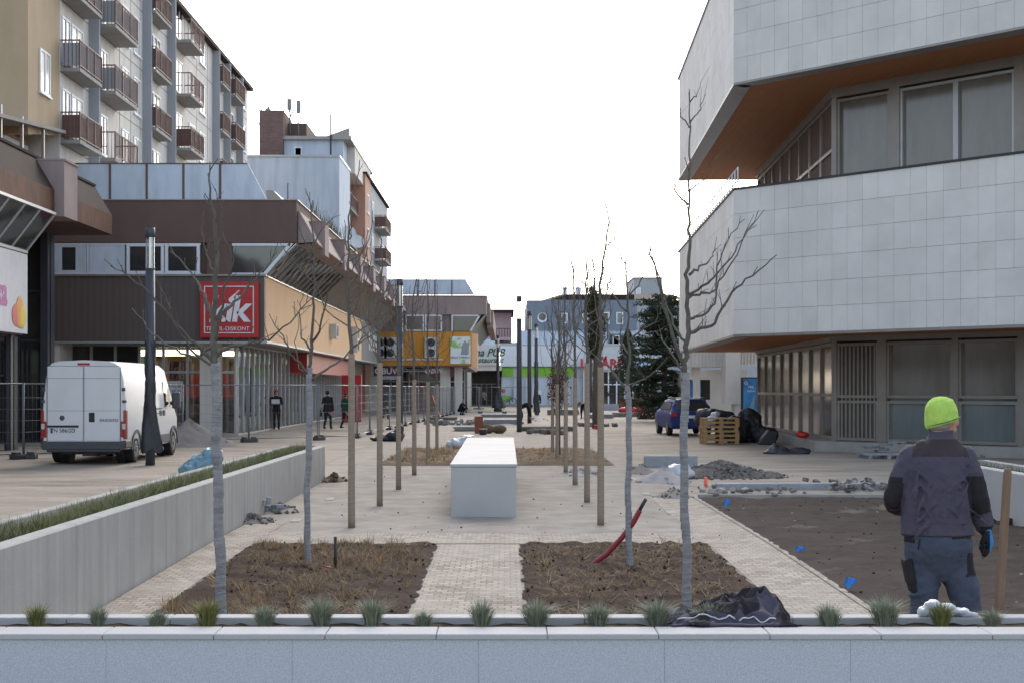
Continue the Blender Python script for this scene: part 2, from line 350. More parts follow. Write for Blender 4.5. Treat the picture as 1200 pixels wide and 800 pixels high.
M['shopwall'] = mat('shop interior wall', (.58,.42,.27), .9, (.48,.33,.2), 1)
M['shopdark'] = mat('dark interior', (.05,.05,.05), .9, (.09,.08,.075), 1.5)
M['merch'] = mat('goods on rails', (.22,.16,.13), .9, (.05,.06,.09), 3, island=.8)
M['lampglass'] = glassmat('lamp glass', (.72,.74,.76), .2)
M['poster'] = mat('blue poster', (.015,.07,.26), .4, (.05,.30,.60), 1.3)
M['postergreen'] = mat('green poster', (.30,.55,.15), .5, (.75,.80,.80), 1.0, lo=.45, hi=.5)
M['pale'] = mat('pale sign board', (.62,.65,.66), .5)
M['bodydark'] = mat('dark clothing', (.016,.017,.022), .9)
M['bodygreen'] = mat('dark green coat', (.015,.07,.06), .9)
M['bodygrey'] = mat('grey brown coat', (.22,.19,.18), .9)
M['jeans'] = mat('blue trousers', (.06,.10,.2), .9)
M['deep'] = mat('dark green text paint', (.02,.10,.06), .6)
M['bluetext'] = mat('blue text paint', (.03,.10,.40), .6)
M['redtext'] = mat('red text paint', (.62,.02,.05), .6)
M['pinktext'] = mat('pink text paint', (.62,.22,.42), .6)
M['flame1'] = mat('orange print', (.85,.42,.10), .6); M['flame2'] = mat('red print', (.72,.20,.16), .6); M['flame3'] = mat('yellow print', (.85,.65,.10), .6)
M['textgrey'] = mat('grey text paint', (.12,.12,.13), .6)

def text(s, parent, loc, size, m, rotz=0, name='lettering', bold=0, shear=0, align='CENTER', ext=.01, sx=1, face=None, spacing=1):
    """lettering as a mesh, lying in the xz plane and facing -y before rotz; loc in world coordinates"""
    cu = bpy.data.curves.new('lettering_curve', 'FONT'); cu.body = s; cu.size = size; cu.extrude = ext; cu.offset = bold; cu.shear = shear
    cu.align_x = align; cu.align_y = 'CENTER'; cu.space_character = spacing; cu.resolution_u = 3
    t = bpy.data.objects.new('tmp', cu); COL.objects.link(t)
    dg = bpy.context.evaluated_depsgraph_get(); me = bpy.data.meshes.new_from_object(t.evaluated_get(dg)); bpy.data.objects.remove(t); bpy.data.curves.remove(cu)
    Mx = Matrix.Translation(Vector(loc) - (wloc(parent) if parent else Vector((0,0,0)))) @ Matrix.Rotation(rotz, 4, 'Z') @ Matrix.Rotation(R(90), 4, 'X') @ Matrix.Diagonal((sx,1,1,1))
    me.transform(Mx); me.materials.clear(); me.materials.append(m)
    o = bpy.data.objects.new(name, me); COL.objects.link(o)
    if parent: o.parent = parent
    return o

def meshed(mb, voxel, smooth=2, disp=0, dsize=.12, pick=None, mats=(), name='body', decim=0):
    """union of overlapping limbs as one continuous skin"""
    me = mb.mesh('tmp'); o = bpy.data.objects.new('tmp', me); COL.objects.link(o)
    r = o.modifiers.new('r', 'REMESH'); r.mode = 'VOXEL'; r.voxel_size = voxel
    if smooth: s_ = o.modifiers.new('s', 'SMOOTH'); s_.factor = .5; s_.iterations = smooth
    if disp:
        tx = bpy.data.textures.new('folds', 'CLOUDS'); tx.noise_scale = dsize; tx.noise_depth = 2
        d = o.modifiers.new('d', 'DISPLACE'); d.texture = tx; d.strength = disp; d.mid_level = .5; d.texture_coords = 'LOCAL'
    if decim: q = o.modifiers.new('q', 'DECIMATE'); q.ratio = decim
    dg = bpy.context.evaluated_depsgraph_get(); res = bpy.data.meshes.new_from_object(o.evaluated_get(dg)); bpy.data.objects.remove(o)
    res.materials.clear(); res.name = name
    for p in res.polygons:
        p.use_smooth = True; p.material_index = pick(p.center) if pick else 0
    return res

# ================================================================== SETTING: ground
def sheet(name, x0, x1, ys, dz, m, nx=1, kind='structure', jit=0, edge=0, label=None):
    mb = MB(); vs_ = []
    for y in ys:
        for i in range(nx + 1):
            x = x0 + (x1 - x0) * i / nx
            ex = random.uniform(-edge, edge) if (i in (0, nx)) else 0
            vs_.append((x + ex, y + (random.uniform(-edge, edge) if y in (ys[0], ys[-1]) else 0), g(y) + dz + (random.uniform(0, jit) if 0 < i < nx and y not in (ys[0], ys[-1]) else 0)))
    n = nx + 1
    mb.add(vs_, [(j*n+i, j*n+i+1, (j+1)*n+i+1, (j+1)*n+i) for j in range(len(ys)-1) for i in range(nx)], 0, bool(jit))
    return mk(name, mb, m, kind=kind, label=label)
def lin(a, b, st): k = max(1, int(abs(b-a)/st)); return [a + (b-a)*i/k for i in range(k+1)]
BR = [-40, 3, 8, 13.5, 18.2, 22, 32, 45, 60, 200, 900, 3000]
sheet('ground', -2500, 2500, BR, -.012, M['ground'])
sheet('road', -40, -4.45, [3, 8, 13.5, 18.2, 22, 32, 45, 60, 110, 160], -.006, M['road'])
sheet('road', 3.5, 30, [28.6, 32, 45, 60, 110], -.006, M['road'])
sheet('gravel_path', -3.6, 3.2, [5, 8, 13.5, 18.2, 22, 32, 45, 60], -.002, M['gravel'])
sheet('cobbled_path', -.82, .15, [7.6, 13.5, 18.25], .004, M['setts'], edge=.0)
sheet('cobbled_path', -3.62, -3.09, [7.6, 13.5, 18.2, 21], .004, M['setts'])
sheet('cobbled_path', 2.46, 3.2, [7.6, 13.5, 18.2, 22, 25.8], .004, M['setts'])
sheet('cobbled_path', -3.09, 2.46, [18.3, 19.6], .005, M['setts'])
def bed(name, x0, x1, y0, y1, m, hgt=.05, st=.11):
    sheet(name, x0, x1, [y0] + [y for y in lin(y0, y1, st)[1:-1]] + [y1], .008, m, nx=int((x1-x0)/st), jit=hgt, edge=.03)
bed('soil_bed', -3.07, -.84, 7.6, 18.2, M['soil'])
bed('soil_bed', .17, 2.44, 7.6, 18.3, M['soil'])
bed('soil_bed', -3.1, -.85, 36, 45, M['soilbrown'], .1, .2)
bed('soil_bed', .15, 2.6, 36, 45, M['soilbrown'], .1, .2)
bed('garden_soil', 3.24, 9.5, 5, 25.6, M['soil2'], .035, .14)
# white survey stripes on the path
for (px, py, w, l) in [(348, 609, .07, .26), (387, 584, .07, .3), (786, 600, .07, .26), (757, 578, .07, .3)]:
    p = GW(px, py); mb = MB(); mb.box(p.x-w, p.x+w, p.y-l, p.y+l, g(p.y)-.01, g(p.y)+.006, 0); mk('road_marking', mb, M['sandpale'], kind='structure')

# ------------------------------------------------------------------ planters and kerbs
def planter(name, label, x0, x1, y0, y1, side):
    """side = +1: tall wall on the x1 side"""
    t = thing(name, label, 'planter', ((x0+x1)/2, (y0+y1)/2, 0))
    def wall(nm, a, b, top, mm):
        mb = MB(); ys = lin(y0, y1, 2.0); vv = []
        for y in ys: vv += [(a, y, g(y)-.3), (b, y, g(y)-.3), (b, y, top), (a, y, top)]
        k = len(ys); fs = [(i*4+j, (i+1)*4+j, (i+1)*4+(j+1) % 4, i*4+(j+1) % 4) for i in range(k-1) for j in range(4)] + [(0,1,2,3), ((k-1)*4+3, (k-1)*4+2, (k-1)*4+1, (k-1)*4)]
        mb.add(vv, fs); mk(nm, mb, mm, t, bevel=.012, fix=True)
    if side > 0: wall('front_wall', x1-.16, x1, .70, M['concrete']); wall('back_wall', x0, x0+.1, .70, M['concrete'])
    else: wall('front_wall', x0, x0+.16, .70, M['bench']); wall('back_wall', x1-.1, x1, .70, M['bench'])
    mb = MB(); mb.box(x0+.11, x1-.11, y0+.1, y1-.02, .3, .62); mk('soil_fill', mb, M['soil'], t)
    mb = MB(); mb.box(x0+.1, x1-.1, y1-.1, y1-.003, g(y1)-.2, .698); mk('end_wall', mb, M['concrete'] if side > 0 else M['bench'], t)
    return t
planter('concrete_planter', 'long grey concrete planter wall along the left path, streaked with stains', -4.45, -3.65, 4, 30.3, 1)
planter('concrete_planter', 'white concrete planter wall behind the worker at the right edge', 6.95, 7.8, 12, 24.3, -1)
# granite kerb planter right in front
t = thing('granite_planter', 'long grey granite planter wall across the foreground with grass tufts', 'planter', (0, 7, 0))
bnd = [-4.4]
while bnd[-1] < 5: bnd.append(bnd[-1] + .51)
mb = MB(); i = 0
for a, b in zip(bnd, bnd[1:]):
    mb.box(a+.0015, b-.0015, 6.88, 7.10, .700, .726 + random.uniform(-.0008,.0008))
mk('cap_stone', mb, [M['granitetop']], t, bevel=.004)
mb = MB()
fb = lin(-4.4, 5.0, .82)
for a, b in zip(fb, fb[1:]): mb.box(a+.0004, b-.0004, 6.895, 7.09, -.3, .6995)
mk('front_facing', mb, M['granite'], t, bevel=.0008)
mb = MB()
for a, b in zip(bnd, bnd[1:]): mb.box(a+.2, b+.197, 7.38, 7.5, .4, .726)
mk('rear_kerb', mb, M['granitetop'], t, bevel=.004)
mb = MB(); xs = lin(-4.4, 5.0, .05); vv = []
for x in xs:
    for y in (7.09, 7.15, 7.22, 7.3, 7.379): vv.append((x, y, .685 + random.uniform(0, .018)))
mb.add(vv, [(a*5+b, a*5+b+5, a*5+b+6, a*5+b+1) for a in range(len(xs)-1) for b in range(4)], 0, True); mk('soil_fill', mb, M['soil'], t)
mb = MB(); mb.box(-4.4, 5, 7.1, 7.375, .3, .68); mk('core', mb, M['soil'], t)

# kerb strip behind the garden soil
mb = MB()
kx = lin(3.9, 7.3, 1.0)
for a, b in zip(kx, kx[1:]): mb.box(a, b-.006, 27.7, 28.0, -.1, .10+random.uniform(-.006,.006))
kx = lin(8.6, 12.6, 1.0)
for a, b in zip(kx, kx[1:]): mb.box(a, b-.006, 27.7, 28.0, -.1, .10)
tag(mk('kerb', mb, M['stoneblock'], kind='structure', bevel=.01))
mb = MB(); mb.box(3.3, 9.4, 25.78, 25.88, -.2, .04); mk('kerb', mb, M['slab'], kind='structure', bevel=.01)
mb = MB(); 
ys = [8, 13.5, 18.2, 22, 25.9]
for a, b in zip(ys, ys[1:]): mb.add([(3.2, a, g(a)+.012), (3.27, a, g(a)+.012), (3.27, b, g(b)+.012), (3.2, b, g(b)+.012)], [(0,1,2,3)])
mk('kerb', mb, M['setts'], kind='structure')

# ------------------------------------------------------------------ bench
mb = MB(); y0, y1 = 22.06, 31.8
mb.add([(-.81,y0,g(y0)-.1), (.15,y0,g(y0)-.1), (.15,y1,g(y1)-.1), (-.81,y1,g(y1)-.1), (-.81,y0,.702), (.15,y0,.702), (.15,y1,.775), (-.81,y1,.775)],
       [(3,2,1,0),(4,5,6,7),(0,1,5,4),(1,2,6,5),(2,3,7,6),(3,0,4,7)])
bt = thing('concrete_block_bench', 'long pale concrete block bench in the middle of the plaza', 'bench', (-.33, 27, 0))
mk('block', mb, M['bench'], bt, bevel=.012, seg=2)
mb = MB(); mb.add([(-.825,y0-.015,.703),(.165,y0-.015,.703),(.165,y1+.01,.776),(-.825,y1+.01,.776),(-.825,y0-.015,.745),(.165,y0-.015,.745),(.165,y1+.01,.818),(-.825,y1+.01,.818)],
       [(3,2,1,0),(4,5,6,7),(0,1,5,4),(1,2,6,5),(2,3,7,6),(3,0,4,7)])
mk('top_slab', mb, M['bench'], bt, bevel=.006)

# ================================================================== LEFT BUILDING (nearest, under the apartments)
def frame_bars(mb, a, b, z0, z1, n, w=.06, d=.06, mi=0, rails=()):
    a = Vector((a[0], a[1], 0)); b = Vector((b[0], b[1], 0)); L = (b-a).length; ang = math.atan2(b.y-a.y, b.x-a.x)
    for i in range(n+1):
        p = a + (b-a)*i/n; mb.cbox((p.x, p.y, (z0+z1)/2), (w, d, z1-z0), ang, mi)
    for z in (z0+w/2, z1-w/2) + tuple(rails):
        c = (a+b)/2; mb.cbox((c.x, c.y, z), (L, d*.94, w*.94), ang, mi)
def sloped_band(mb, xa, za, xb, zb, y0, y1, t=.12, mi=0):
    """sheet running in y between (xa,za) below and (xb,zb) above, with thickness"""
    d = Vector((xb-xa, 0, zb-za)).normalized(); n = Vector((d.z, 0, -d.x))*t
    mb.prism([(xa,y0,za),(xb,y0,zb),(xb-n.x,y0,zb-n.z),(xa-n.x,y0,za-n.z)], (0, y1-y0, 0), mi)

A = thing('shop_building', 'dark brown mall building at the left edge with sloping glass and white sign', 'building', (-17, 40, 0))
mb = MB(); mb.box(-22, -14.4, 18, 52.6, 7.3, 8.85); mb.box(-22, -17.2, 18, 52.5, 3.5, 7.3); mk('wall', mb, M['brown'], A)
mb = MB(); sloped_band(mb, -13.8, 7.9, -14.4, 8.9, 18, 52.6, .2); mb.box(-14.6, -14.35, 18, 52.55, 8.9, 8.98); mk('roof', mb, M['roofdark'], A, fix=True)
mb = MB(); mb.box(-14.3, -13.8, 18, 52.6, 7.22, 7.9); mk('eaves_band', mb, M['rust'], A)
mb = MB(); mb.box(-14.4, -13.5, 45.9, 47.3, 7.1, 8.8); mb.box(-14.4, -13.46, 45.88, 47.34, 8.8, 8.86, 0); mk('fin', mb, M['mauve'], A)
mb = MB(); mb.box(-14.4, -13.5, 31.9, 33.3, 7.1, 8.8); mk('fin', mb, M['mauve'], A)
mb = MB(); sloped_band(mb, -14.6, 5.98, -13.72, 7.12, 18, 45.6, .03); mk('sloping_glass', mb, M['glassdark'], A, fix=True)
mb = MB()
for y in lin(18, 45.6, 1.38): mb.tube([(-14.58, y, 6.0), (-13.7, y, 7.14)], .045, 4, 0, False)
mb.box(-13.78, -13.66, 18, 45.62, 7.1, 7.18); mb.box(-14.7, -14.52, 18, 45.62, 5.93, 6.02)
mk('window_frame', mb, M['alupale'], A)
mb = MB(); mb.box(-14.9, -14.62, 18, 45.4, 3.46, 5.94); mk('fascia', mb, M['brownrib'], A)
sg = thing('sign', None, None); sg.parent = A; sg.location = Vector((-14.6, 42, 4.7)) - wloc(A)
del_keys = [k for k in sg.keys()]
mb = MB(); mb.box(-14.617, -14.53, 34.5, 45.6, 3.5, 5.9); mk('sign_board', mb, M['signwhite'], sg)
text('bka', sg, (-14.525, 43.72, 4.62), 1.15, M['pinktext'], R(90), 'lettering', .03, align='RIGHT', sx=.9)
for k, (yy, zz, ry, rz_, mm) in enumerate([(44.55, 4.02, .42, .34, 'flame2'), (44.85, 4.12, .34, .48, 'flame1'), (45.12, 4.0, .3, .36, 'flame3')]):
    mb = MB(); mb.ell((-14.52+.004*k, yy, zz), (.012, ry, rz_), 16, 10); mk('print', mb, M[mm], sg)
# recess glazing between this building and the next
mb = MB(); mb.box(-19, -15.9, 52, 52.04, 0.05, 7.2); mb.box(-17.22, -17.18, 18, 52, .05, 3.5); mb.box(-17.4, -15.9, 45.7, 45.74, 3.4, 7.2); mk('window', mb, M['glassdark'], A)
mb = MB(); frame_bars(mb, (-17.1, 18), (-17.1, 51.8), 0, 3.5, 20, .08, .08, 0, (2.3,)); frame_bars(mb, (-19, 51.9), (-15.8, 51.9), 0, 7.2, 3, .1, .1, 0, (3.5, 5.2))
mb.box(-16.0, -15.75, 51.6, 52.4, 0, 7.22); mb.box(-14.95, -14.8, 44.9, 45.1, 0, 3.5); mb.box(-15.3, -15.1, 45.55, 45.6, 3.4, 7.2); mk('mullions', mb, M['lamp'], A)
mb = MB(); mb.box(-17.3, -14.9, 18, 45.6, 3.40, 3.46); mb.box(-19, -13.9, 45.6, 52.6, 7.2, 7.215); mk('soffit', mb, M['brown'], A)
mb = MB()
for y in (22, 30, 38, 45.2): mb.box(-15.1, -14.8, y, y+.3, -.1, 3.4)
mk('column', mb, M['dark'], A)

# ================================================================== CORNER STORE BUILDING
B = thing('shop_building', 'long brown and apricot mall building with red corner sign and sawtooth eaves', 'building', (-12, 57, 0))
mb = MB(); mb.box(-17.3, -7.95, 57.0, 110, 7.37, 8.97); mk('wall', mb, M['brown'], B)
mb = MB(); mb.box(-17.3, -7.90, 56.95, 110, 8.972, 9.01); mb.box(-17.3, -9.1, 56.92, 57.3, 6.10, 6.17); mk('coping', mb, M['alu'], B)
mb = MB(); mb.box(-17.2, -9.55, 57.25, 110, 3.7, 7.36); mk('inner_wall', mb, M['brown'], B)
mb = MB(); mb.box(-11.35, -10.4, 56.99, 57.25, 6.17, 7.36); mk('pier', mb, M['brown'], B)
mb = MB(); mb.box(-17.3, -9.17, 57.0, 57.24, 3.63, 6.10); mk('fascia', mb, M['brownrib'], B)
mb = MB(); mb.box(-9.4, -9.16, 57.243, 95.2, 3.66, 6.09); mk('fascia', mb, M['orangewall'], B, label='apricot side fascia')
mb = MB(); mb.box(-9.4, -9.15, 95.2, 109.5, 3.66, 6.09); mk('fascia', mb, M['greywall'], B, label='grey side fascia')
mb = MB(); mb.box(-9.14, -9.12, 100, 101, 4.4, 5.6); mb.box(-9.14, -9.12, 101.6, 102.4, 4.4, 5.6); mb.box(-9.14, -9.12, 103, 106, 4.4, 5.5); mk('side_lettering', mb, M['pale'], B)
mb = MB(); mb.box(-17.3, -9.05, 56.9, 57.3, 3.56, 3.63); mb.box(-9.5, -9.06, 57.3, 110, 3.58, 3.66); mb.box(-9.5, -9.08, 57.3, 110, 6.09, 6.14); mk('edge_trim', mb, M['alupale'], B)
mb = MB(); mb.box(-17.2, -9.5, 57.3, 110, 3.60, 3.69); mk('soffit', mb, M['greywall'], B)
# windows of the middle band
s57 = F / 57.0
def XB(px): return (px - VX) / s57
def win(parent, x0, x1, z0, z1, y, fr=.07, glass='glassdark', mm='white', pane_d=.05):
    w = MB()
    w.box(x0, x1, y, y+.08, z0, z0+fr); w.box(x0, x1, y, y+.08, z1-fr, z1); w.box(x0, x0+fr, y, y+.08, z0+fr, z1-fr); w.box(x1-fr, x1, y, y+.08, z0+fr, z1-fr)
    o = mk('window', w, M[mm], parent)
    w = MB(); w.box(x0+fr, x1-fr, y+pane_d, y+pane_d+.01, z0+fr, z1-fr); mk('pane', w, M[glass], o)
    return o
z0, z1 = 6.18, 7.35
win(B, XB(148), XB(192), z0, z1, 57.02, .12); win(B, XB(193), XB(234), z0, z1, 57.02, .12)
mb = MB(); mb.box(XB(63), XB(72), 57.06, 57.1, z0, z1); mb.box(XB(88), XB(101), 57.06, 57.1, z0, z1); mb.box(XB(72), XB(88), 57.06, 57.1, z0, z0+.15); mb.box(XB(72), XB(88), 57.06, 57.1, z1-.15, z1); mb.box(XB(104), XB(146), 57.06, 57.1, z0, z1); mk('infill_panel', mb, M['bluepanel'], B)
mb = MB(); mb.box(XB(73), XB(87), 57.12, 57.14, z0, z1); mk('pane', mb, M['glassdark'], B)
mb = MB(); mb.box(XB(62), XB(235), 57.03, 57.2, z1-.06, z1+.0); mb.box(XB(62), XB(235), 57.03, 57.2, z0-.01, z0+.05); mb.box(XB(101)+.02, XB(104)-.02, 57.04, 57.2, z0+.05, z1-.06); mk('window_frame', mb, M['white'], B)
# trapezoid window at the corner
xa, xb_, xc = XB(263), XB(308), XB(340)
mb = MB(); f = .1
mb.box(xa, xa+f, 57.02, 57.14, z0, z1); mb.box(xa+f, xc, 57.02, 57.14, z1-f, z1); mb.box(xa+f, xb_, 57.02, 57.14, z0, z0+.05); mb.prism([(xb_-.02,57.02,z0),(xb_+.13,57.02,z0),(xc+.12,57.02,z1),(xc-.04,57.02,z1)], (0,.12,0))
wf = mk('window', mb, M['white'], B, fix=True)
mb = MB(); mb.prism([(xa+f,57.09,z0+.05),(xb_,57.09,z0+.05),(xc,57.09,z1-f),(xa+f,57.09,z1-f)], (0,.01,0)); mk('pane', mb, M['glassdark'], wf, fix=True)
# slanted side glazing and louvres
mb = MB(); sloped_band(mb, -9.16, 6.16, -7.96, 7.36, 57.15, 74, .03); mk('sloping_glass', mb, M['glassgrey'], B, fix=True)
mb = MB(); sloped_band(mb, -9.16, 6.16, -7.96, 7.36, 74, 109.5, .03); mk('sloping_glass', mb, M['glassdark'], B, fix=True, label='dark louvred glazing')
mb = MB()
for y in lin(57.2, 74, 1.2): mb.tube([(-9.14, y, 6.17), (-7.94, y, 7.37)], .05, 4, 0, False)
for k in range(9): y = 58 + k*.75 + random.uniform(-.2,.2); sloped_band(mb, -9.0+random.uniform(0,.3), 6.4, -8.2, 7.2, y, y+.28, .01)  # irregular strips imitate sky reflected in the near glass, not frame bars
mk('mullions', mb, M['alu'], B)
mb = MB()
for y in lin(74.3, 109, .5): mb.tube([(-9.14, y, 6.17), (-7.94, y, 7.37)], .07, 4, 0, False)
mk('louvres', mb, M['alu'], B)
# sloping eaves and fins
mb = MB(); sloped_band(mb, -7.22, 7.42, -7.9, 8.62, 57.3, 110, .1); mb.prism([(-7.93,57.24,8.62),(-7.22,57.24,7.42),(-7.93,57.24,7.38)], (0,.05,0)); mb.prism([(-7.22,57.65,7.42),(-7.22,110,7.42),(-7.96,110,7.38),(-7.96,57.65,7.38)], (0,0,-.05)); mk('roof', mb, M['mauve'], B, fix=True)
for k in range(7):
    y = 59.3 + k*7.25; mb = MB(); mb.prism([(-7.92,y,8.4),(-7.15,y,8.4),(-7.15,y,7.1),(-7.32,y,7.1)], (0,1.3,0)); mb.box(-7.95,-7.12,y-.03,y+1.33,8.4,8.45); mk('fin', mb, M['mauve'], B, fix=True)
# ground floor glazing
mb = MB(); mb.box(-10.62, -10.6, 59.1, 73.5, .12, 3.6); mb.box(-10.62,-10.6,73.6,110,.12,2.6); mb.box(-14.4, -10.6, 59.1, 59.12, .12, 3.6); mk('shop_window', mb, M['glass'], B)
mb = MB(); mb.box(-17.2, -14.42, 58.9, 58.92, .1, 3.6); mk('window', mb, M['glassdark'], B)
mb = MB(); frame_bars(mb, (-10.58, 59.1), (-10.58, 110), .0, 3.6, 40, .07, .1, 0); mk('mullions', mb, M['alupale'], B); mb = MB(); frame_bars(mb, (-17.2, 58.88), (-10.6, 58.88), .0, 3.6, 7, .1, .1, 0, (2.5,)); mk('mullions', mb, M['alupale'], B)
mb = MB(); mb.box(-11.85, -11.1, 58.1, 58.8, -.1, 3.6); mk('column', mb, M['whitewall'], B)
mb = MB(); mb.box(-10.62, -9.75, 73.6, 94, 2.62, 3.58); mk('awning_box', mb, M['redpanel'], B)
# shop interior
it = thing('interior', None, None); it.parent = B; it.location = Vector((-13, 66, 0)) - wloc(B)
mb = MB(); mb.box(-17.2, -10.7, 71.8, 72, 0, 3.6); mb.box(-17.2,-17.1,59.2,72,0,3.6); mb.box(-14.2,-14.1,72,110,0,3.6); mk('wall', mb, M['shopwall'], it)
mb = MB(); mb.box(-17.2,-10.7,59.2,110,.01,.04); mk('floor', mb, M['shopwall'], it)
mb = MB()
for k in range(150):
    y = random.uniform(60.5, 108); x = random.uniform(-13.6, -11.0) if y > 72 else random.uniform(-16.5, -11.2); w_ = random.uniform(.15,.5); h = random.uniform(.5,1.5)
    mb.box(x, x+w_, y, y+w_, .05, h)
mk('clothes_rack', mb, M['merch'], it)
mb = MB()
for k in range(4): mb.box(-16.8, -11.3, 61+k*2.6, 61.1+k*2.6, 3.35, 3.42)
for k in range(9): mb.box(-13.4, -11.4, 74+k*3.8, 74.1+k*3.8, 3.35, 3.42)
mk('ceiling_light', mb, M['lit'], it)
mb = MB(); mb.box(-13.55, -12.7, 60.3, 60.34, 2.0, 2.95); mb.box(-12.3,-11.9,60.3,60.34,1.9,2.7); mb.box(-16.5,-11.2,70.5,70.6,1.4,2.6); mb.box(-11.0,-10.9,59.6,59.64,1.8,2.9); mk('sale_banner', mb, M['redpanel'], it)
text('%', it, (-13.1, 60.28, 2.45), .7, M['orangewall'], name='lettering')
mb = MB(); mb.box(-13.4+.0, -12.7, 59.02, 59.05, 1.35, 2.15); nt = mk('notice_board', mb, M['signwhite'], B)
mb = MB()
for a in range(3):
    for b in range(3): mb.box(-13.34+a*.21, -13.2+a*.21, 59.0, 59.015, 1.42+b*.24, 1.58+b*.24)
mk('notice', mb, M['greyside'], nt)
# corner sign
sg = thing('sign', None, None); sg.parent = B; sg.location = Vector((-10.4, 56.9, 4.8)) - wloc(B)
x0, x1, za, zb = XB(235.5), XB(304), EYE+(VY-396)/s57, EYE+(VY-330.5)/s57
mb = MB(); mb.box(x0, x1, 56.75, 56.99, za, zb); mk('sign_board', mb, M['red'], sg, bevel=.02)
mb = MB(); i_ = .17; tt = .035
for (a,b,c,d) in [(x0+i_,x1-i_,zb-i_-tt,zb-i_),(x0+i_,x1-i_,za+i_,za+i_+tt),(x0+i_,x0+i_+tt,za+i_+tt,zb-i_-tt),(x1-i_-tt,x1-i_,za+i_+tt,zb-i_-tt)]: mb.box(a,b,56.73,56.749,c,d)
mk('border_line', mb, M['letter'], sg)
xm = (x0+x1)/2
text('kik', sg, (xm-.03, 56.74, (za+zb)/2-.02), 1.36, M['letter'], name='lettering', bold=.035, shear=.16, sx=1.0, spacing=.93)
text('TEXTIL-DISKONT', sg, (xm-.05, 56.74, za+.335), .215, M['letter'], name='lettering', sx=.98)
mb = MB(); mb.prism([(xm-.02,56.735,zb-.66),(xm+.08,56.735,zb-.72),(xm+.42,56.735,zb-.32),(xm+.36,56.735,zb-.34)], (0,.012,0)); mk('swoosh', mb, M['letter'], sg, fix=True)
# rooftop cladding
def penthouse(parent, x0, x1, xs, y, z0, z1, posts, m2='bluepanel'):
    w = MB(); w.prism([(x0,y,z0+.12),(xs,y,z0+.12),(x1,y,z1),(x0,y,z1)], (0,.1,0)); o = mk('roof_screen', w, M[m2], parent, fix=True)
    w = MB()
    for p in posts: w.box(p-.04, p+.04, y-.04, y, z0, z1)
    w.box(x0, x1, y-.03, y-.001, z1-.04, z1); w.box(x0, xs, y-.03, y-.001, z0+.1, z0+.16); w.box(x0, xs-.3, y+.3, y+.4, z0-.4, z0+.1); mk('screen_post', w, M['brown'], parent)
s582 = F/58.4
penthouse(B, (60-VX)/s582, (290-VX)/s582, (313-VX)/s582, 58.4, 9.03, 10.6, [(p-VX)/s582 for p in (86,129,172,215,258)])
mb = MB(); mb.prism([(-9.5,60,9.03),(-8.6,60,9.03),(-9.3,60,9.75),(-9.6,60,9.75)], (0,3,0)); mk('skylight', mb, M['alu'], B, fix=True)
mb = MB()
for (y, h) in ((62, 1.3), (70, 1.6)): mb.tube([(-9.0, y, 9), (-9.0, y, 9+h)], .04, 5)
mk('vent_pipe', mb, M['galv'], B)
mb = MB()
for k in range(160):
    y = random.uniform(63, 76); x = -8.2 + random.uniform(-.3,.2); hh = random.uniform(.3,1.0)
    mb.tube([(x, y, 8.9), (x+random.uniform(-.15,.15), y+random.uniform(-.1,.1), 8.9+hh)], [.02,.005], 3, 0, False)
tag(mk('grass', mb, M['needlelight']), 'scrubby plants along the roof edge of the brown building', kind='stuff')
# two satellite dishes at the side, wall air conditioners
def dish(loc, r, rz, label):
    t = thing('satellite_dish', label, 'satellite dish', loc)
    w = MB(); k = 6; rs = []
    Mx = Matrix.Rotation(rz, 4, 'Z') @ Matrix.Rotation(R(70), 4, 'X')
    vv = []
    for i in range(k+1):
        for j in range(18): rr = r*i/k; vv.append(Mx @ Vector((rr*math.cos(j*R(20)), rr*math.sin(j*R(20)), .3*rr*rr/r)))
    w.add(vv, [(i*18+j, i*18+(j+1)%18, (i+1)*18+(j+1)%18, (i+1)*18+j) for i in range(k) for j in range(18)], 0, True)
    w.tube([(0,0,-1.0), (0,0,-.1)], .04, 6); mk('reflector', w, M['pale'], t, world_=False); return t
dish((-8.83, 84, 10.5), .43, R(25), 'larger round satellite dish above the sawtooth eaves'); dish((-8.75, 88, 10.4), .42, R(25), 'smaller round satellite dish just right of the larger dish')
dish((-22.5, 108, 19.9), .75, R(20), 'round satellite dish on the roof of the pale blue house')
def aircon(loc, rz, label, fans=1, group=None):
    t = thing('air_conditioner', label, 'air conditioner', loc, rz, group)
    w = MB(); w.box(-.48,.48,-.35,0,0,.75*fans); mk('casing', w, M['pale'], t, world_=False, bevel=.02)
    w = MB()
    for k in range(fans): w.disc((0,-.36,.38+.75*k), .3, 'y', 16, 0, .03)
    mk('fan', w, M['dark'], t, world_=False); return t
aircon((-9.15, 78.5, 4.45), R(90), 'small wall unit on the apricot fascia beside the near tree')
aircon((-9.15, 89.5, 4.0), R(90), 'large dark wall unit near the far end of the apricot fascia', 2)

# ================================================================== ORANGE BUILDING ACROSS THE STREET END
O = thing('shop_building', 'mauve building with orange panels and green poster at the street end', 'building', (-5.5, 111, 0))
mb = MB(); mb.box(-9.6, -1.45, 111, 150, 7.3, 8.65); mb.box(-9.6,-2.9,111.3,150,3.5,7.3); mb.box(-6.0,-5.0,111.0,111.3,6.05,7.3); mk('wall', mb, M['mauve'], O)
mb = MB(); mb.box(-1.5, -1.2, 114, 150, 6.9, 8.3); mb.box(-1.5,-1.0,118,150,6.6,8.0); mk('eaves_band', mb, M['mauve'], O)
mb = MB(); mb.box(-9.6, -1.4, 110.95, 150, 8.65, 8.72); mk('coping', mb, M['alu'], O)
mb = MB(); mb.box(-9.3, -2.58, 110.9, 111.25, 3.56, 6.03); mb.box(-2.8,-2.56,111.26,118,3.56,6.0); mk('fascia', mb, M['orange2'], O)
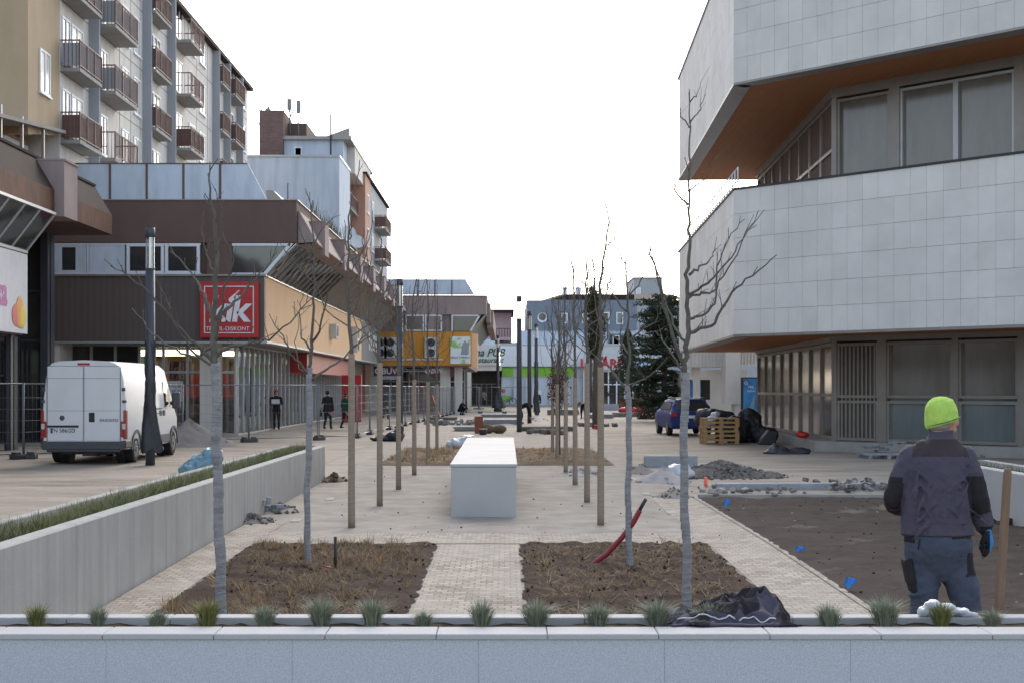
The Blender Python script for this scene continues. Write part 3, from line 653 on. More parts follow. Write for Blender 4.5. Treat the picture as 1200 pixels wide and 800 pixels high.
mb = MB(); mb.box(-2.56, -2.1, 111.3, 112.6, 3.4, 5.9); mk('corner_panel', mb, M['orangewall'], O)
mb = MB(); sloped_band(mb, -2.6, 6.05, -1.5, 7.3, 111.1, 150, .05); mk('sloping_glass', mb, M['alu'], O, fix=True)
s111 = F/111.0
X1 = lambda p: (p-VX)/s111
win(O, X1(475), X1(497), 6.08, 7.28, 110.98, .1, 'glasswarm'); win(O, X1(498), X1(518), 6.08, 7.28, 110.98, .1, 'glassdark')
mb = MB(); xa, xb_, xc = X1(529), X1(551), X1(563); mb.box(xa,xa+.1,110.98,111.06,6.08,7.28); mb.box(xa+.1,xc,110.98,111.06,7.18,7.28); mb.prism([(xb_-.05,110.98,6.08),(xb_+.1,110.98,6.08),(xc+.05,110.98,7.28),(xc-.1,110.98,7.28)], (0,.08,0)); wf = mk('window', mb, M['white'], O, fix=True)
mb = MB(); mb.prism([(xa+.1,111.03,6.08),(xb_,111.03,6.08),(xc,111.03,7.18),(xa+.1,111.03,7.18)], (0,.01,0)); mk('pane', mb, M['glassdark'], wf, fix=True)
penthouse(O, -9.6, X1(545), X1(556), 112, 8.7, 9.98, [X1(p) for p in (470, 489, 509, 529)])
# green poster
sg = thing('sign', None, None); sg.parent = O; sg.location = Vector((-3.4, 110.8, 4.8)) - wloc(O)
mb = MB(); mb.box(X1(528), X1(551.5), 110.8, 110.89, 3.68, 5.68); mk('sign_board', mb, M['postergreen'], sg)
mb = MB(); mb.box(X1(528)+.02, X1(551.5)-.02, 110.78, 110.8, 4.0, 4.3); mk('sign_band', mb, M['letter'], sg)
mb = MB(); mb.prism([(X1(540),110.78,4.35),(X1(549),110.78,4.35),(X1(550),110.78,5.3),(X1(548),110.78,5.1),(X1(545),110.78,5.4),(X1(542),110.78,5.1)], (0,.015,0)); mk('print', mb, M['greyside'], sg, fix=True)
text('BELLA TRENICA', sg, ((X1(528)+X1(551.5))/2, 110.77, 4.15), .2, M['deep'])
for p, n in ((446.5, 'left'), (458, 'middle'), (505.5, 'right')):
    aircon(((X1(p)), 110.9, 4.1), 0, {'left':'white double fan unit at the left end of the orange panels','middle':'white double fan unit beside the tall lamp on orange panels','right':'white double fan unit alone left of the green poster'}[n], 2, 'air conditioners on the orange panels')
mb = MB(); mb.box(X1(447), X1(519), 110.8, 110.88, 3.95, 4.05); mk('rail', mb, M['pale'], O)
mb = MB(); mb.box(-9.6,-3,116.0,116.1,0,3.5); mk('shop_window', mb, M['glassdark'], O)
mb = MB(); frame_bars(mb, (-9.6,115.9), (-3.2,115.9), 0, 3.4, 9, .1, .1, 0, (2.4,)); mk('mullions', mb, M['alupale'], O)
mb = MB(); mb.box(X1(515), X1(527), 112, 112.8, -.1, 3.5); mb.box(X1(532), X1(541), 112, 112.6, -.1, 3.5); mk('column', mb, M['whitewall'], O)
mb = MB(); mb.box(X1(437), X1(466), 111.6, 111.7, 2.75, 3.5); mb.box(X1(501), X1(515), 111.6, 111.7, 2.75, 3.5); mb.box(X1(527), X1(532), 111.6,111.7,2.75,3.5); mk('maroon_sign', mb, M['maroon'], O)
mb = MB(); mb.box(X1(438), X1(465), 111.57, 111.6, 2.5, 2.8); mb.box(X1(466),X1(500),111.6,111.7,3.1,3.2); mk('sign_band', mb, M['greyside'], O)
text('OBUV', O, (X1(451.5), 111.57, 3.14), .62, M['letter'], bold=.012); text('OBUV', O, (X1(508), 111.57, 3.14), .5, M['letter'], bold=.01)
text('MODA ŠPORT', O, (X1(451.5), 111.55, 2.64), .2, M['letter'])
mb = MB(); mb.box(-9.6,-3,111.3,116,3.45,3.5); mk('soffit', mb, M['greywall'], O)

# ================================================================== APARTMENT BLOCKS
def px2y(px, X): return X * F / (px - VX)
AP = thing('apartment_block', 'tall pale apartment block with maroon balconies behind the roof screen', 'building', (-19, 75, 0))
XF = -17.0; TOP = 21.4
mb = MB(); mb.box(-29, XF, 57.2, 98.7, 0, TOP); mk('wall', mb, M['whitewall'], AP)
mb = MB(); mb.box(-29.2, XF+.35, 57.0, 99.0, TOP, TOP+.22); mk('roof', mb, M['roofdark'], AP)
for px in (104, 167, 196, 249, 262, 277):
    y = px2y(px, XF); mb = MB(); mb.box(XF, XF+.42, y, y+.18, 8, TOP); mk('dividing_wall', mb, M['greyside'], AP)
railz = [9.65, 12.4, 15.15, 17.9, 20.65]
def balcony(parent, y0, y1, d, zr, solid=0, X=XF):
    w = MB(); w.box(X, X+d, y0, y1, zr-1.22, zr-1.08); b = mk('balcony', w, M['slab'], parent)
    w = MB()
    w.box(X+d-.04, X+d, y0, y1, zr-.05, zr); w.box(X+d-.04, X+d, y0, y1, zr-1.0, zr-.96); w.box(X, X+d, y0, y0+.04, zr-.05, zr); w.box(X, X+d, y1-.04, y1, zr-.05, zr)
    for y in lin(y0, y1, 1.0): w.box(X+d-.045, X+d+.005, y-.02, y+.02, zr-1.08, zr)
    for y in lin(y0, y1, .13): w.box(X+d-.03, X+d-.01, y-.008, y+.008, zr-.97, zr-.05)
    for x in lin(X, X+d, .15): w.box(x-.008, x+.008, y0, y0+.02, zr-1.08, zr-.05)
    mk('railing', w, M['balc'], b)
    if solid:
        w = MB(); w.box(X+d-.08, X+d-.05, y0+.05, y1-.05, zr-1.0, zr-.12); w.box(X+.05, X+d-.08, y0+.03, y0+.05, zr-1.0, zr-.12); mk('infill', w, M['balc'] if solid == 1 else M['greyside'], b)
def awin(parent, y0, y1, z0, z1, X=XF, glass='glasswarm'):
    w = MB(); f = .08
    w.box(X-.02, X+.05, y0, y1, z0, z0+f); w.box(X-.02,X+.05,y0,y1,z1-f,z1); w.box(X-.02,X+.05,y0,y0+f,z0+f,z1-f); w.box(X-.02,X+.05,y1-f,y1,z0+f,z1-f); w.box(X-.02,X+.05,(y0+y1)/2-.04,(y0+y1)/2+.04,z0+f,z1-f)
    w.box(X-.02,X+.1,y0-.05,y1+.05,z0-.06,z0)
    o = mk('window', w, M['letter'], parent); w = MB(); w.box(X-.01, X+.02, y0+f, y1-f, z0+f, z1-f); mk('pane', w, M[glass], o)
Y = lambda px: px2y(px, XF)
for i, zr in enumerate(railz):
    balcony(AP, 57.3, Y(98), .75, zr, 2 if i != 1 else 1)
    balcony(AP, Y(113)-.6, Y(136), .95, zr, 2 if i > 1 else 0)
    balcony(AP, Y(168), Y(187), .6, zr, 1)
    balcony(AP, Y(201), Y(217), 1.0, zr, 1 if i < 3 else 0)
    balcony(AP, Y(249.5), Y(258), .6, zr, 1); balcony(AP, Y(263), Y(274), .7, zr, 1)
    for (a, b, gl) in ((73, 80, 'glassdark'), (84, 95, 'blind'), (118, 124, 'glassdark'), (143, 149, 'blind'), (157, 163, 'blind'), (171, 178, 'glassdark'), (180,186,'glasswarm'), (206, 212, 'glassdark'), (222, 227, 'blind'), (234, 239, 'blind'), (251, 256, 'glassdark'), (265,272,'glasswarm'), (281, 286, 'blind')):
        awin(AP, Y(a-.8), Y(b+1.2), zr-.75, zr+.95, glass=gl)
mb = MB()
for z in (11.15, 13.9, 16.65, 19.4): mb.box(XF, XF+.012, 57.2, 98.6, z, z+.03)
for px in (140, 153, 164, 230, 243): mb.box(XF, XF+.012, Y(px), Y(px)+.03, 8, TOP)
mk('panel_joint', mb, M['greywall'], AP)
# tan stair block at the near end
TB = thing('apartment_block', 'tan rendered block with one narrow window at the top left edge', 'building', (-19, 50, 0))
y0 = px2y(36.5, XF); mb = MB()
mb.prism([(XF, y0, 10.95), (XF, 57.15, 11.45), (XF, 57.15, 24), (XF, y0, 24)], (-7, 0, 0)); mk('wall', mb, M['tan'], TB, fix=True)
mb = MB(); mb.box(XF-7.0, XF-.0, y0-.35, y0-.004, 10.9, 24); mk('end_wall', mb, M['tan'], TB)
awin(TB, px2y(46, XF), px2y(58, XF), 12.65, 14.25, glass='blind')
mb = MB(); mb.prism([(XF+.3,40,9.9),(XF+.3,57,11.5),(XF+.3,57,11.62),(XF+.3,40,10.02)], (-7,0,0)); mk('canopy', mb, M['slab'], TB, fix=True)
mb = MB()
for y in (50, 52.2, 54.6): mb.box(XF+.1, XF+.2, y, y+.1, 8.9, 11.3)
mb.box(XF-.1, XF, 49, 56.9, 9.0, 9.15); mk('post', mb, M['alu'], TB)
mb = MB(); mb.box(XF-6, XF-1.2, 48, 57, 0, 11.2); mk('inner_wall', mb, M['peach'], TB)
mb = MB(); mb.box(XF-1.2, XF-1.1, 53.4, 56.9, 8.9, 11); mk('door', mb, M['letter'], TB)
# pale blue house with salmon flats behind it
D = thing('apartment_block', 'pale blue and salmon apartment block with corner balconies and white attic', 'building', (-14, 105, 0))
XD = -11.6
mb = MB(); mb.box(-26, XD-.05, 105, 112.2, 0, 18.0); mk('wall', mb, M['bluewall'], D, label='weathered pale blue end wall')
mb = MB(); mb.box(-26, XD, 104.9, 112.4, 18.0, 18.14); mk('coping', mb, M['alupale'], D)
mb = MB(); mb.box(-22, -12.7, 112.25, 119.4, 0, 18.6); mk('wall', mb, M['peach'], D)
ys = px2y(434, -11.2)
mb = MB(); mb.box(-22, -11.2, 119.5, ys, 0, 18.9); mk('wall', mb, M['salmon'], D, label='salmon wall')
mb = MB(); mb.box(-22, -11.25, ys+.01, px2y(454.5, -11.2), 0, 18.8); mk('wall', mb, M['greyside'], D)
mb = MB(); mb.box(-22.1, -11.05, 119.4, px2y(455, -11.2), 18.9, 19.06); mk('roof', mb, M['roofdark'], D)
for z in (8.5, 11.2, 13.9, 16.6):
    balcony(D, 112.6, 118.9, 1.0, z, 1, -12.7)
    for (a, b) in ((430.2, 432),): awin(D, px2y(a,-11.2), px2y(b,-11.2), z-.6, z+.9, -11.2)
    for (a, b) in ((436, 438), (448, 450.5)): awin(D, px2y(a,-11.2), px2y(b,-11.2), z-.6, z+.9, -11.22)
    balcony(D, px2y(439,-11.2), px2y(446,-11.2), 1.0, z, 1, -11.25)
# white attic
s108 = F/110.
X2 = lambda p: (p-VX)/s108
mb = MB(); mb.box(X2(333), X2(402), 110, 126, 18.0, 20.0); mk('attic', mb, M['bluewall'], D)
mb = MB(); mb.box(X2(402), X2(411), 113, 126, 18.0, 20.0); mk('attic', mb, M['whitewall'], D)
mb = MB(); mb.box(X2(332), X2(412), 109.6, 128, 20.0, 20.25); mb.prism([(X2(384),109.6,20.25),(X2(410),109.6,20.25),(X2(410),109.6,20.85)], (0,16,0)); mk('roof', mb, M['alu'], D, fix=True)
win(D, X2(345), X2(354), 18.4, 19.5, 109.95, .08, 'glassdark')
mb = MB(); mb.box(X2(305), X2(333), 109.5, 114, 18.0, 22.1); mk('stair_tower', mb, M['brickwall'], D)
mb = MB(); mb.tube([(X2(388.5),109.5,18),(X2(388.5),109.5,21.8)], .06, 6); mk('vent_pipe', mb, M['dark'], D)
mb = MB(); mb.box(X2(333)-.0, X2(355), 112, 118, 20.26, 21.6); mk('machine_room', mb, M['brown'], D)
mast = thing('antenna_mast', 'cluster of mobile phone antennas on the brick tower roof', 'antenna', (X2(318), 111, 22.1))
mb = MB()
for (px, py0, py1, r) in ((311,117,153,.04),(312,128,142,.11),(320,128,153,.12),(337,114,155,.04),(347,114,155,.05),(329,133,153,.05)):
    mb.tube([(X2(px), 111+random.random(), EYE+(VY-py1)/s108-.4), (X2(px), 111, EYE+(VY-py0)/s108)], r*1.1, 6)
for (px, py, h) in ((337,120,.8),(348,123,.9),(320,135,1.0),(311.5,132,.9)): mb.box(X2(px)-.16,X2(px)+.16,110.8,111,EYE+(VY-py)/s108-h/2,EYE+(VY-py)/s108+h/2)
for k in range(14): a = X2(random.uniform(306,356)); mb.tube([(a,111,21.9),(a+random.uniform(-.6,.6),111.3,21.9+random.uniform(.1,.8))], .05, 4)
mk('antennas', mb, M['galv'], mast)
mb = MB(); mb.disc((X2(308), 110.6, EYE+(VY-144)/s108), .38, 'y', 18, 0, .2); mk('dish', mb, M['greyside'], mast)

# ================================================================== FAR STREET END
G_ = thing('shop_building', 'long white shop building with green band and red pharmacy letters far ahead', 'building', (5, 160, 0))
s160 = F/160.; X6 = lambda p: (p-VX)/s160; Z6 = lambda p: EYE+(VY-p)/s160
mb = MB(); mb.box(X6(540), X6(770), 160.4, 185, Z6(404), 6.9-.3); mb.box(X6(588), X6(770), 160.6, 185, 0, Z6(404)); mk('wall', mb, M['pale'], G_)
mb = MB(); mb.box(X6(586), X6(684), 160, 160.4, Z6(429), Z6(405)); mk('fascia', mb, M['white'], G_)
for (a, b) in ((588.5, 601.5), (609, 657), (660, 672)):
    mb = MB(); mb.box(X6(a), X6(b), 160.3, 160.5, Z6(441), Z6(430)); mk('green_panel', mb, M['green'], G_)
mb = MB(); mb.box(X6(588), X6(683), 160.2, 160.35, 0, Z6(441.5)); mk('shop_window', mb, M['bluepanel'], G_)
mb = MB(); frame_bars(mb, (X6(588),160.15), (X6(683),160.15), 0, Z6(441), 7, .12, .1, 0); mk('mullions', mb, M['alupale'], G_)
bk = thing('window_print', None, None); bk.parent = G_; bk.location = Vector((X6(598), 160.1, .8)) - wloc(G_)
mb = MB(); mb.prism([(X6(587),160.1,Z6(463)),(X6(599),160.1,Z6(463)),(X6(596),160.1,Z6(469)),(X6(592),160.1,Z6(474)),(X6(588),160.1,Z6(473))], (0,.02,0)); mk('print', mb, M['green'], bk, fix=True)
def ring(w, c, r, t): w.tube([(c[0]+r*math.cos(R(a)), c[1], c[2]+r*math.sin(R(a))) for a in range(0, 361, 20)], t, 4, 0, False, False)
mb = MB(); ring(mb, (X6(601),160.1,Z6(470)), .38, .035); ring(mb, (X6(594),160.05,Z6(471)), .3, .03); mb.tube([(X6(594),160.1,Z6(471)),(X6(598),160.1,Z6(464)),(X6(601),160.1,Z6(470))], .03, 4); mb.tube([(X6(600.5),160.1,Z6(470)),(X6(600),160.1,Z6(455))], .02, 4); mk('print', mb, M['textgrey'], bk)
mb = MB(); mb.ell((X6(590),160.1,Z6(457.5)), (.2,.02,.22)); mk('print', mb, M['redtext'], bk)
mb = MB(); mb.box(X6(630.5), X6(635), 160.05, 160.1, Z6(462), Z6(457)); mk('print', mb, M['letter'], bk)
# pub front on the left part
P_ = thing('pub_building', 'pink house with balcony above the pub sign and dark entrance', 'building', (-2, 158, 0))
mb = MB(); mb.box(X6(540), X6(588), 158, 170, Z6(434), Z6(428)); mb.box(X6(530),X6(552.5),158,170,0,Z6(428)); mk('wall', mb, M['whitewall'], P_)
mb = MB(); mb.box(X6(530), X6(583), 157.7, 158, Z6(428), Z6(405)); mk('pub_sign', mb, M['pale'], P_)
text('Jama PUB', P_, (X6(568.5), 157.66, Z6(416)+.2), 1.15, M['deep'], shear=.35, bold=.02, sx=.9); text('restaurant', P_, (X6(571), 157.66, Z6(424)+.15), .8, M['deep'], shear=.35, bold=.01)
mb = MB(); mb.box(X6(552), X6(588), 162, 162.2, 0, Z6(434)); mk('entrance', mb, M['shopdark'], P_)
mb = MB(); frame_bars(mb, (X6(552),161.9), (X6(588),161.9), 0, 2.4, 6, .08, .1, 0); mk('mullions', mb, M['alu'], P_)
mb = MB(); mb.box(X6(553), X6(600), 172, 182, Z6(405), Z6(371)+1.0); mk('upper_storey', mb, M['pink'], P_)
mb = MB(); mb.box(X6(552), X6(603), 170, 184, Z6(371)+1.0, Z6(371)+1.3); mb.box(X6(553),X6(590),168,172,Z6(400),Z6(397)); mk('roof', mb, M['roofdark'], P_)
mb = MB(); mb.box(X6(568), X6(598), 167, 172, Z6(396), Z6(392.5)); b = mk('balcony', mb, M['pink'], P_)
mb = MB()
for x in lin(X6(568), X6(598), .3): mb.box(x-.05,x+.05,166.9,167,Z6(392),Z6(382))
mb.box(X6(568),X6(598),166.9,167,Z6(382.5),Z6(381.5)); mk('railing', mb, M['balc'], b)
mb = MB(); mb.box(X6(553), X6(580), 163, 163.1, Z6(411), Z6(396.5)); mk('terrace_glass', mb, M['bluepanel'], P_)
mb = MB(); mb.box(X6(584), X6(606), 166, 166.1, Z6(411), Z6(399)); mk('window', mb, M['glassdark'], P_)
# blue grey office box behind the green band
H_ = thing('office_building', 'blue grey flat roofed office building with a round window', 'building', (9, 168, 0))
s168 = F/168.; X7 = lambda p: (p-VX)/s168; Z7 = lambda p: EYE+(VY-p)/s168
mb = MB(); mb.box(X7(611), X7(752), 168, 190, 0, Z7(387)); mk('wall', mb, M['bluepanel'], H_)
M['slate'] = mat('slate blue cladding', (.20,.235,.28), .7, (.17,.2,.24), 1)
mb = MB(); mb.box(X7(617.5), X7(746), 167.7, 190, Z7(387), Z7(352)); mk('upper_wall', mb, M['slate'], H_)
mb = MB(); mb.prism([(X7(636),169,Z7(352)),(X7(735),169,Z7(352)),(X7(800),169,Z7(350)),(X7(800),180,Z7(338)),(X7(663),180,Z7(338))], (0,0,.1)); mb.prism([(X7(640),170,Z7(352)),(X7(664),170,Z7(344)),(X7(745),170,Z7(344)),(X7(745),170,Z7(352))], (0,18,0)); mk('roof', mb, M['roofdark'], H_, fix=True)
mb = MB(); mb.disc((X7(635.5),167.6,Z7(372.5)), .55, 'y', 20, 0, .12); w = mk('window', mb, M['letter'], H_)
mb = MB(); mb.disc((X7(635.5),167.5,Z7(371.5)), .4, 'y', 20, 0, .1); mk('pane', mb, M['glassdark'], w)
for (a, b, c, d) in ((658,665,379,367), (682,689,379,367),(704,714,380,366),(722,730,380,366)): win(H_, X7(a), X7(b), Z7(c), Z7(d), 167.6, .12, 'glasswarm', 'white')
for (a,b) in ((625,631),(650,658),(672,679),(718,726)): win(H_, X7(a), X7(b), Z7(404), Z7(393), 167.9, .1, 'bluepanel', 'white')
win(H_, X7(712), X7(737), Z7(425), Z7(391), 167.9, .2, 'glassdark', 'slate')
mb = MB(); mb.box(X7(661), X7(666), 171, 172.0, Z7(349), Z7(336)); mb.box(X7(676.5), X7(682), 171, 172.0, Z7(349), Z7(336)); mb.box(X7(660.5),X7(666.5),170.9,172.1,Z7(336),Z7(334.5)); mb.box(X7(676),X7(682.5),170.9,172.1,Z7(336),Z7(334.5)); mk('chimney', mb, M['letter'], H_)
# pharmacy part
mb = MB(); mb.box(X6(684), X6(742), 158.8, 159.2, Z6(433), Z6(418)); sg = mk('pharmacy_sign', mb, M['pale'], G_)
text('LEKÁREŇ', G_, (X6(710), 158.75, Z6(428)+.15), 1.35, M['redtext'], bold=.045, sx=1.0); text('CENTRA', G_, (X6(700), 158.75, Z6(420)), .5, M['redtext'], bold=.02)
text('ZLATO', G_, (X6(752), 158.75, Z6(424)), .95, M['bluetext'], bold=.03)
mb = MB(); mb.box(X6(684), X6(770), 159.6, 159.8, 0, Z6(434)); mk('shop_window', mb, M['glassdark'], G_)
mb = MB(); frame_bars(mb, (X6(684),159.5), (X6(770),159.5), 0, Z6(434), 9, .14, .1, 0, (2.3,)); mb.box(X6(683),X6(770),159.3,159.9,Z6(434.5),Z6(433)); mk('mullions', mb, M['letter'], G_)
mb = MB(); mb.box(X6(696), X6(704), 159.3, 159.4, Z6(443), Z6(436)); mb.box(X6(717),X6(729),159.3,159.4,Z6(439),Z6(436)); mk('sticker', mb, M['orange2'], G_)
# tall grey tower block
T_ = thing('tower_block', 'tall grey concrete tower behind the conifer with one pale window', 'building', (30, 260, 0))
s26 = F/260.; X8 = lambda p: (p-VX)/s26; Z8 = lambda p: EYE+(VY-p)/s26
mb = MB(); mb.box(X8(743), X8(776), 260, 275, 0, Z8(326)); mk('wall', mb, M['greyside'], T_)
mb = MB(); mb.box(X8(742), X8(777), 259.8, 275, Z8(326), Z8(325)); mk('roof', mb, M['roofdark'], T_)
win(T_, X8(745), X8(751), Z8(348), Z8(337), 259.8, .2, 'pale', 'white')
mb = MB(); mb.box(X8(776), X8(900), 262, 280, 0, Z8(352)); mk('wing', mb, M['greyside'], T_)
# low wall in front of pharmacy
mb = MB(); mb.box(X6(690)*.8, X6(775)*.8, 128, 128.5, -.1, .55); tag(mk('low_wall', mb, M['greyside']), 'low grey retaining wall in front of the pharmacy', 'wall')

# ================================================================== RIGHT STONE BUILDING
RB = thing('stone_clad_building', 'pale stone clad angular building with brown timber soffits on the right', 'building', (12, 50, 0))
d1 = Vector((.66, -.75, 0)).normalized(); d2 = Vector((.035, 1, 0)).normalized(); C0 = Vector((6.69, 44.1, 0)); n1 = Vector((-d1.y, d1.x, 0)) * -1; n1 = Vector((d1.y, -d1.x, 0)); n2 = Vector((-d2.y, d2.x, 0))
L1, L2 = 15.0, 20.4
def cladding(z0, z1, rows, w_=.5, name='cladding'):
    for (dr, nn, L) in ((d1, n1, L1), (d2, n2, L2)):
        mb = MB(); ang = math.atan2(dr.y, dr.x); k = int(L / w_); h = (z1 - z0) / rows
        for r in range(rows):
            i = 0
            while i < k:
                sp = 2 if random.random() < .12 and i < k-1 else 1
                c = C0 + dr * ((i + sp/2) * w_) - nn * (.035 - random.uniform(0, .004)); mb.cbox((c.x, c.y, z0 + (r+.5)*h), (w_*sp - .007, .07, h - .008), ang); i += sp
        mk(name, mb, M['stone'], RB)
def block(z0, z1, name):
    mb = MB(); a = C0 - n1*.05 - n2*.05; e1 = C0 + d1*L1 - n1*.06; e2 = C0 + d2*L2 - n2*.06; q = e1 + Vector((20, 25, 0)); q2 = e2 + Vector((16, 2, 0))
    # the block is L shaped: two wings following the two faces
    P = [C0 - n1*.06 - n2*.06 + Vector((.0,0,0)), e1, e1 - n1*12, C0 + Vector((14, 9.5, 0)), e2 - n2*14, e2]
    mb.prism([(p.x, p.y, z0) for p in P], (0, 0, z1 - z0)); return mk(name, mb, M['greyside'], RB, fix=True)
cladding(3.43, 7.66, 6); block(3.45, 7.64, 'wall')
cladding(10.8, 15.06, 6); block(10.82, 15.05, 'wall')
def strip(z0, z1, out, m_, name, ins=.25):
    mb = MB()
    for dr, nn, L in ((d1, n1, L1), (d2, n2, L2)):
        ang = math.atan2(dr.y, dr.x); c = C0 + dr*L/2 + nn*(out - ins)/2; mb.cbox((c.x, c.y, (z0+z1)/2), (L + out*1.2, out + ins, z1-z0), ang)
    return mk(name, mb, M[m_], RB)
strip(7.662, 7.72, .04, 'dark', 'parapet_flashing'); strip(15.07, 15.15, .05, 'alu', 'parapet_flashing'); strip(3.36, 3.428, .012, 'alu', 'drip_edge', .5); strip(10.74, 10.798, .012, 'alu', 'drip_edge', .5)
def soffit(z):
    mb = MB(); P = [C0 - n1*.3 - n2*.25, C0 + d1*L1 - n1*.3, C0 + d1*L1 - n1*8, C0 + Vector((12, 9.5, 0)), C0 + d2*L2 - n2*12, C0 + d2*L2 - n2*.25]
    mb.prism([(p.x, p.y, z) for p in P], (0, 0, .03)); mk('soffit', mb, M['woodsoffit'], RB, fix=True)
soffit(3.40); soffit(10.77)
K0 = Vector((9.85, 44.9, 0))
def core(z0, z1, zt, glassl, step):
    # left face
    Lc = 17.0; e = K0 + d2*Lc; f_ = K0 + d1*11
    mb = MB()
    mb.slab((K0.x, K0.y), (e.x, e.y), z0, zt, .02); mk('glazing', mb, M[glassl], RB)
    mb = MB(); 
    w_ = MB(); n_ = int(Lc/step)
    for i in range(n_+1):
        p = K0 + d2*(Lc*i/n_) + n2*.05; w_.cbox((p.x, p.y, (z0+zt)/2), (.12, .08, zt-z0), math.atan2(d2.y, d2.x))
    for z in (z0+.05, zt-.08, z0+(zt-z0)*.46):
        c = K0 + d2*Lc/2 + n2*.05; w_.cbox((c.x, c.y, z), (Lc, .07, .1), math.atan2(d2.y, d2.x))
    mk('mullions', w_, M['alu'], RB)
    # front face: bays
    ang = math.atan2(d1.y, d1.x)
    def bay(a, b, kind):
        c = K0 + d1*(a+b)/2 + n1*.02
        if kind == 'pier': w = MB(); w.cbox((c.x, c.y, (z0+zt)/2), (b-a, .2, zt-z0), ang); mk('pier', w, M['alu'], RB); return
        zm = z0 + (zt-z0)*.42; w = MB()
        for (za, zb) in (((z0+.02, zm-.04), (zm+.04, zt-.06)) if zt < 5 else ((z0+.1, zt-.06),)):
            w.cbox((c.x, c.y, za+.04), (b-a, .12, .08), ang); w.cbox((c.x, c.y, zb-.04), (b-a, .12, .08), ang)
            for q in (a+.04, b-.04): p = K0 + d1*q + n1*.02; w.cbox((p.x, p.y, (za+zb)/2), (.08, .118, zb-za-.16), ang)
        o = mk('window', w, M['alupale' if kind == 'pale' else 'alu'], RB)
        w = MB(); c2 = K0 + d1*(a+b)/2 - n1*.03; zlo = zm if zt < 5 else z0+.05; w.cbox((c2.x, c2.y, (zlo+zt-.05)/2), (b-a-.1, .02, zt-.05-zlo), ang); mk('pane', w, M['glasswarm' if kind in ('blind','slat','pale') else 'glassdark'], o)
        if zt < 5: w = MB(); w.cbox((c2.x, c2.y, (z0+zm)/2), (b-a-.1, .02, zm-z0-.02), ang); mk('pane', w, M['glassteal' if kind == 'blind' else 'glasswarm'], o)
        if kind == 'slat':
            w = MB()
            for q in lin(a+.14, b-.14, .13): p = K0 + d1*q + n1*.03; w.cbox((p.x, p.y, (z0+zt)/2), (.05, .03, zt-z0-.2), ang)
            mk('slats', w, M['alu'], o)
    if zt < 5:
        for a, b, k in ((-.06,.12,'pier'),(.12,1.55,'slat'),(1.55,1.85,'pier'),(1.85,4.0,'blind'),(4.0,4.2,'pier'),(4.2,6.0,'blind'),(6.0,6.3,'pier'),(6.3,8.3,'glass'),(8.3,8.5,'pier'),(8.5,10.8,'glass')): bay(a, b, k)
    else:
        for a, b, k in ((-.06,.12,'pier'),(.12,1.95,'blind'),(1.95,2.3,'pier'),(2.3,4.1,'pale'),(4.1,5.9,'pale'),(5.9,6.2,'pier'),(6.2,8.2,'blind'),(8.2,8.4,'pier'),(8.4,10.8,'blind')): bay(a, b, k)
    w = MB()
    for dr, nn, L in ((d1, n1, 11), (d2, n2, Lc)):
        c = K0 + dr*L/2 + nn*.03; w.cbox((c.x, c.y, (zt+z1)/2), (L+.2, .24, z1-zt), math.atan2(dr.y, dr.x))
    mk('head_beam', w, M['alu'], RB)
core(.3, 3.398, 3.25, 'glasswarm', 2.0); core(7.7, 10.768, 10.5, 'brown', 2.1)
mb = MB(); P = [K0 + d1*11 - n1*6, K0 + d1*11 - n1*.1, K0 - n1*.1 - n2*.1, K0 + d2*17 - n2*.1, K0 + d2*17 - n2*6]
mb.prism([(p.x, p.y, .0) for p in P], (0,0,10.7)); mk('core_wall', mb, M['shopdark'], RB, fix=True)
mb = MB(); P = [K0 + d1*12 - n1*2, K0 + d1*12 + n1*.45, K0 + n1*.45 + n2*.35, K0 + d2*17 + n2*.35, K0 + d2*17 - n2*2]
mb.prism([(p.x, p.y, -.1) for p in P], (0,0,.4)); mk('plinth', mb, M['slab'], RB, fix=True, bevel=.02)
mb = MB()
for i in range(25): p = C0 + d2*(1.5 + i*.75) - n2*.3; mb.tube([(p.x,p.y,7.7),(p.x,p.y,8.55)], .02, 4)
for z in (8.15, 8.55): a = C0 + d2*1.5 - n2*.3; b = C0 + d2*19.5 - n2*.3; mb.tube([(a.x,a.y,z),(b.x,b.y,z)], .025, 4)
mk('railing', mb, M['letter'], RB)
# annex behind
AX = thing('annex_building', 'low pale annex with fluted fascia and square pillar behind the pallets', 'building', (11, 75, 0))
s74 = F/74.; X9 = lambda p: (p-VX)/s74; Z9 = lambda p: EYE+(VY-p)/s74
mb = MB(); mb.box(X9(806), X9(846), 74, 76.2, Z9(430), 7.0); mb.box(X9(864), X9(900), 74, 88, Z9(424), 7.0); mb.box(X9(846), X9(864), 74.6, 88, Z9(424), 7.0); mb.box(X9(816),X9(822),74.5,76,-.1,Z9(430)); mb.box(X9(826), X9(900), 80, 87.9, 0, Z9(431)); mk('wall', mb, M['stone'], AX)
mb = MB()
for x in lin(X9(807), X9(845), .16)+lin(X9(865), X9(892), .16): mb.box(x, x+.07, 73.93, 73.998, Z9(429.5), 4.6)
mk('fluted_fascia', mb, M['stone'], AX)
mb = MB(); mb.box(X9(847), X9(864), 73, 74.4, 1.1, 4.4); mb.box(X9(858),X9(869),73.2,74.3,-.1,1.1); mk('pillar', mb, M['stone'], AX)
mb = MB(); mb.box(X9(810), X9(837), 75.5, 75.6, 1.3, 2.3); mk('window', mb, M['glassdark'], AX)
mb = MB(); mb.box(X9(813), X9(826), 75.4, 75.49, 1.3, 2.25); mk('poster', mb, M['poster'], AX)
t = thing('advertising_panel', 'tall blue lit advertising panel in a black frame beside the pallets', 'billboard', (X9(878), 72, 0))
s72 = F/72.; X10 = lambda p: (p-VX)/s72
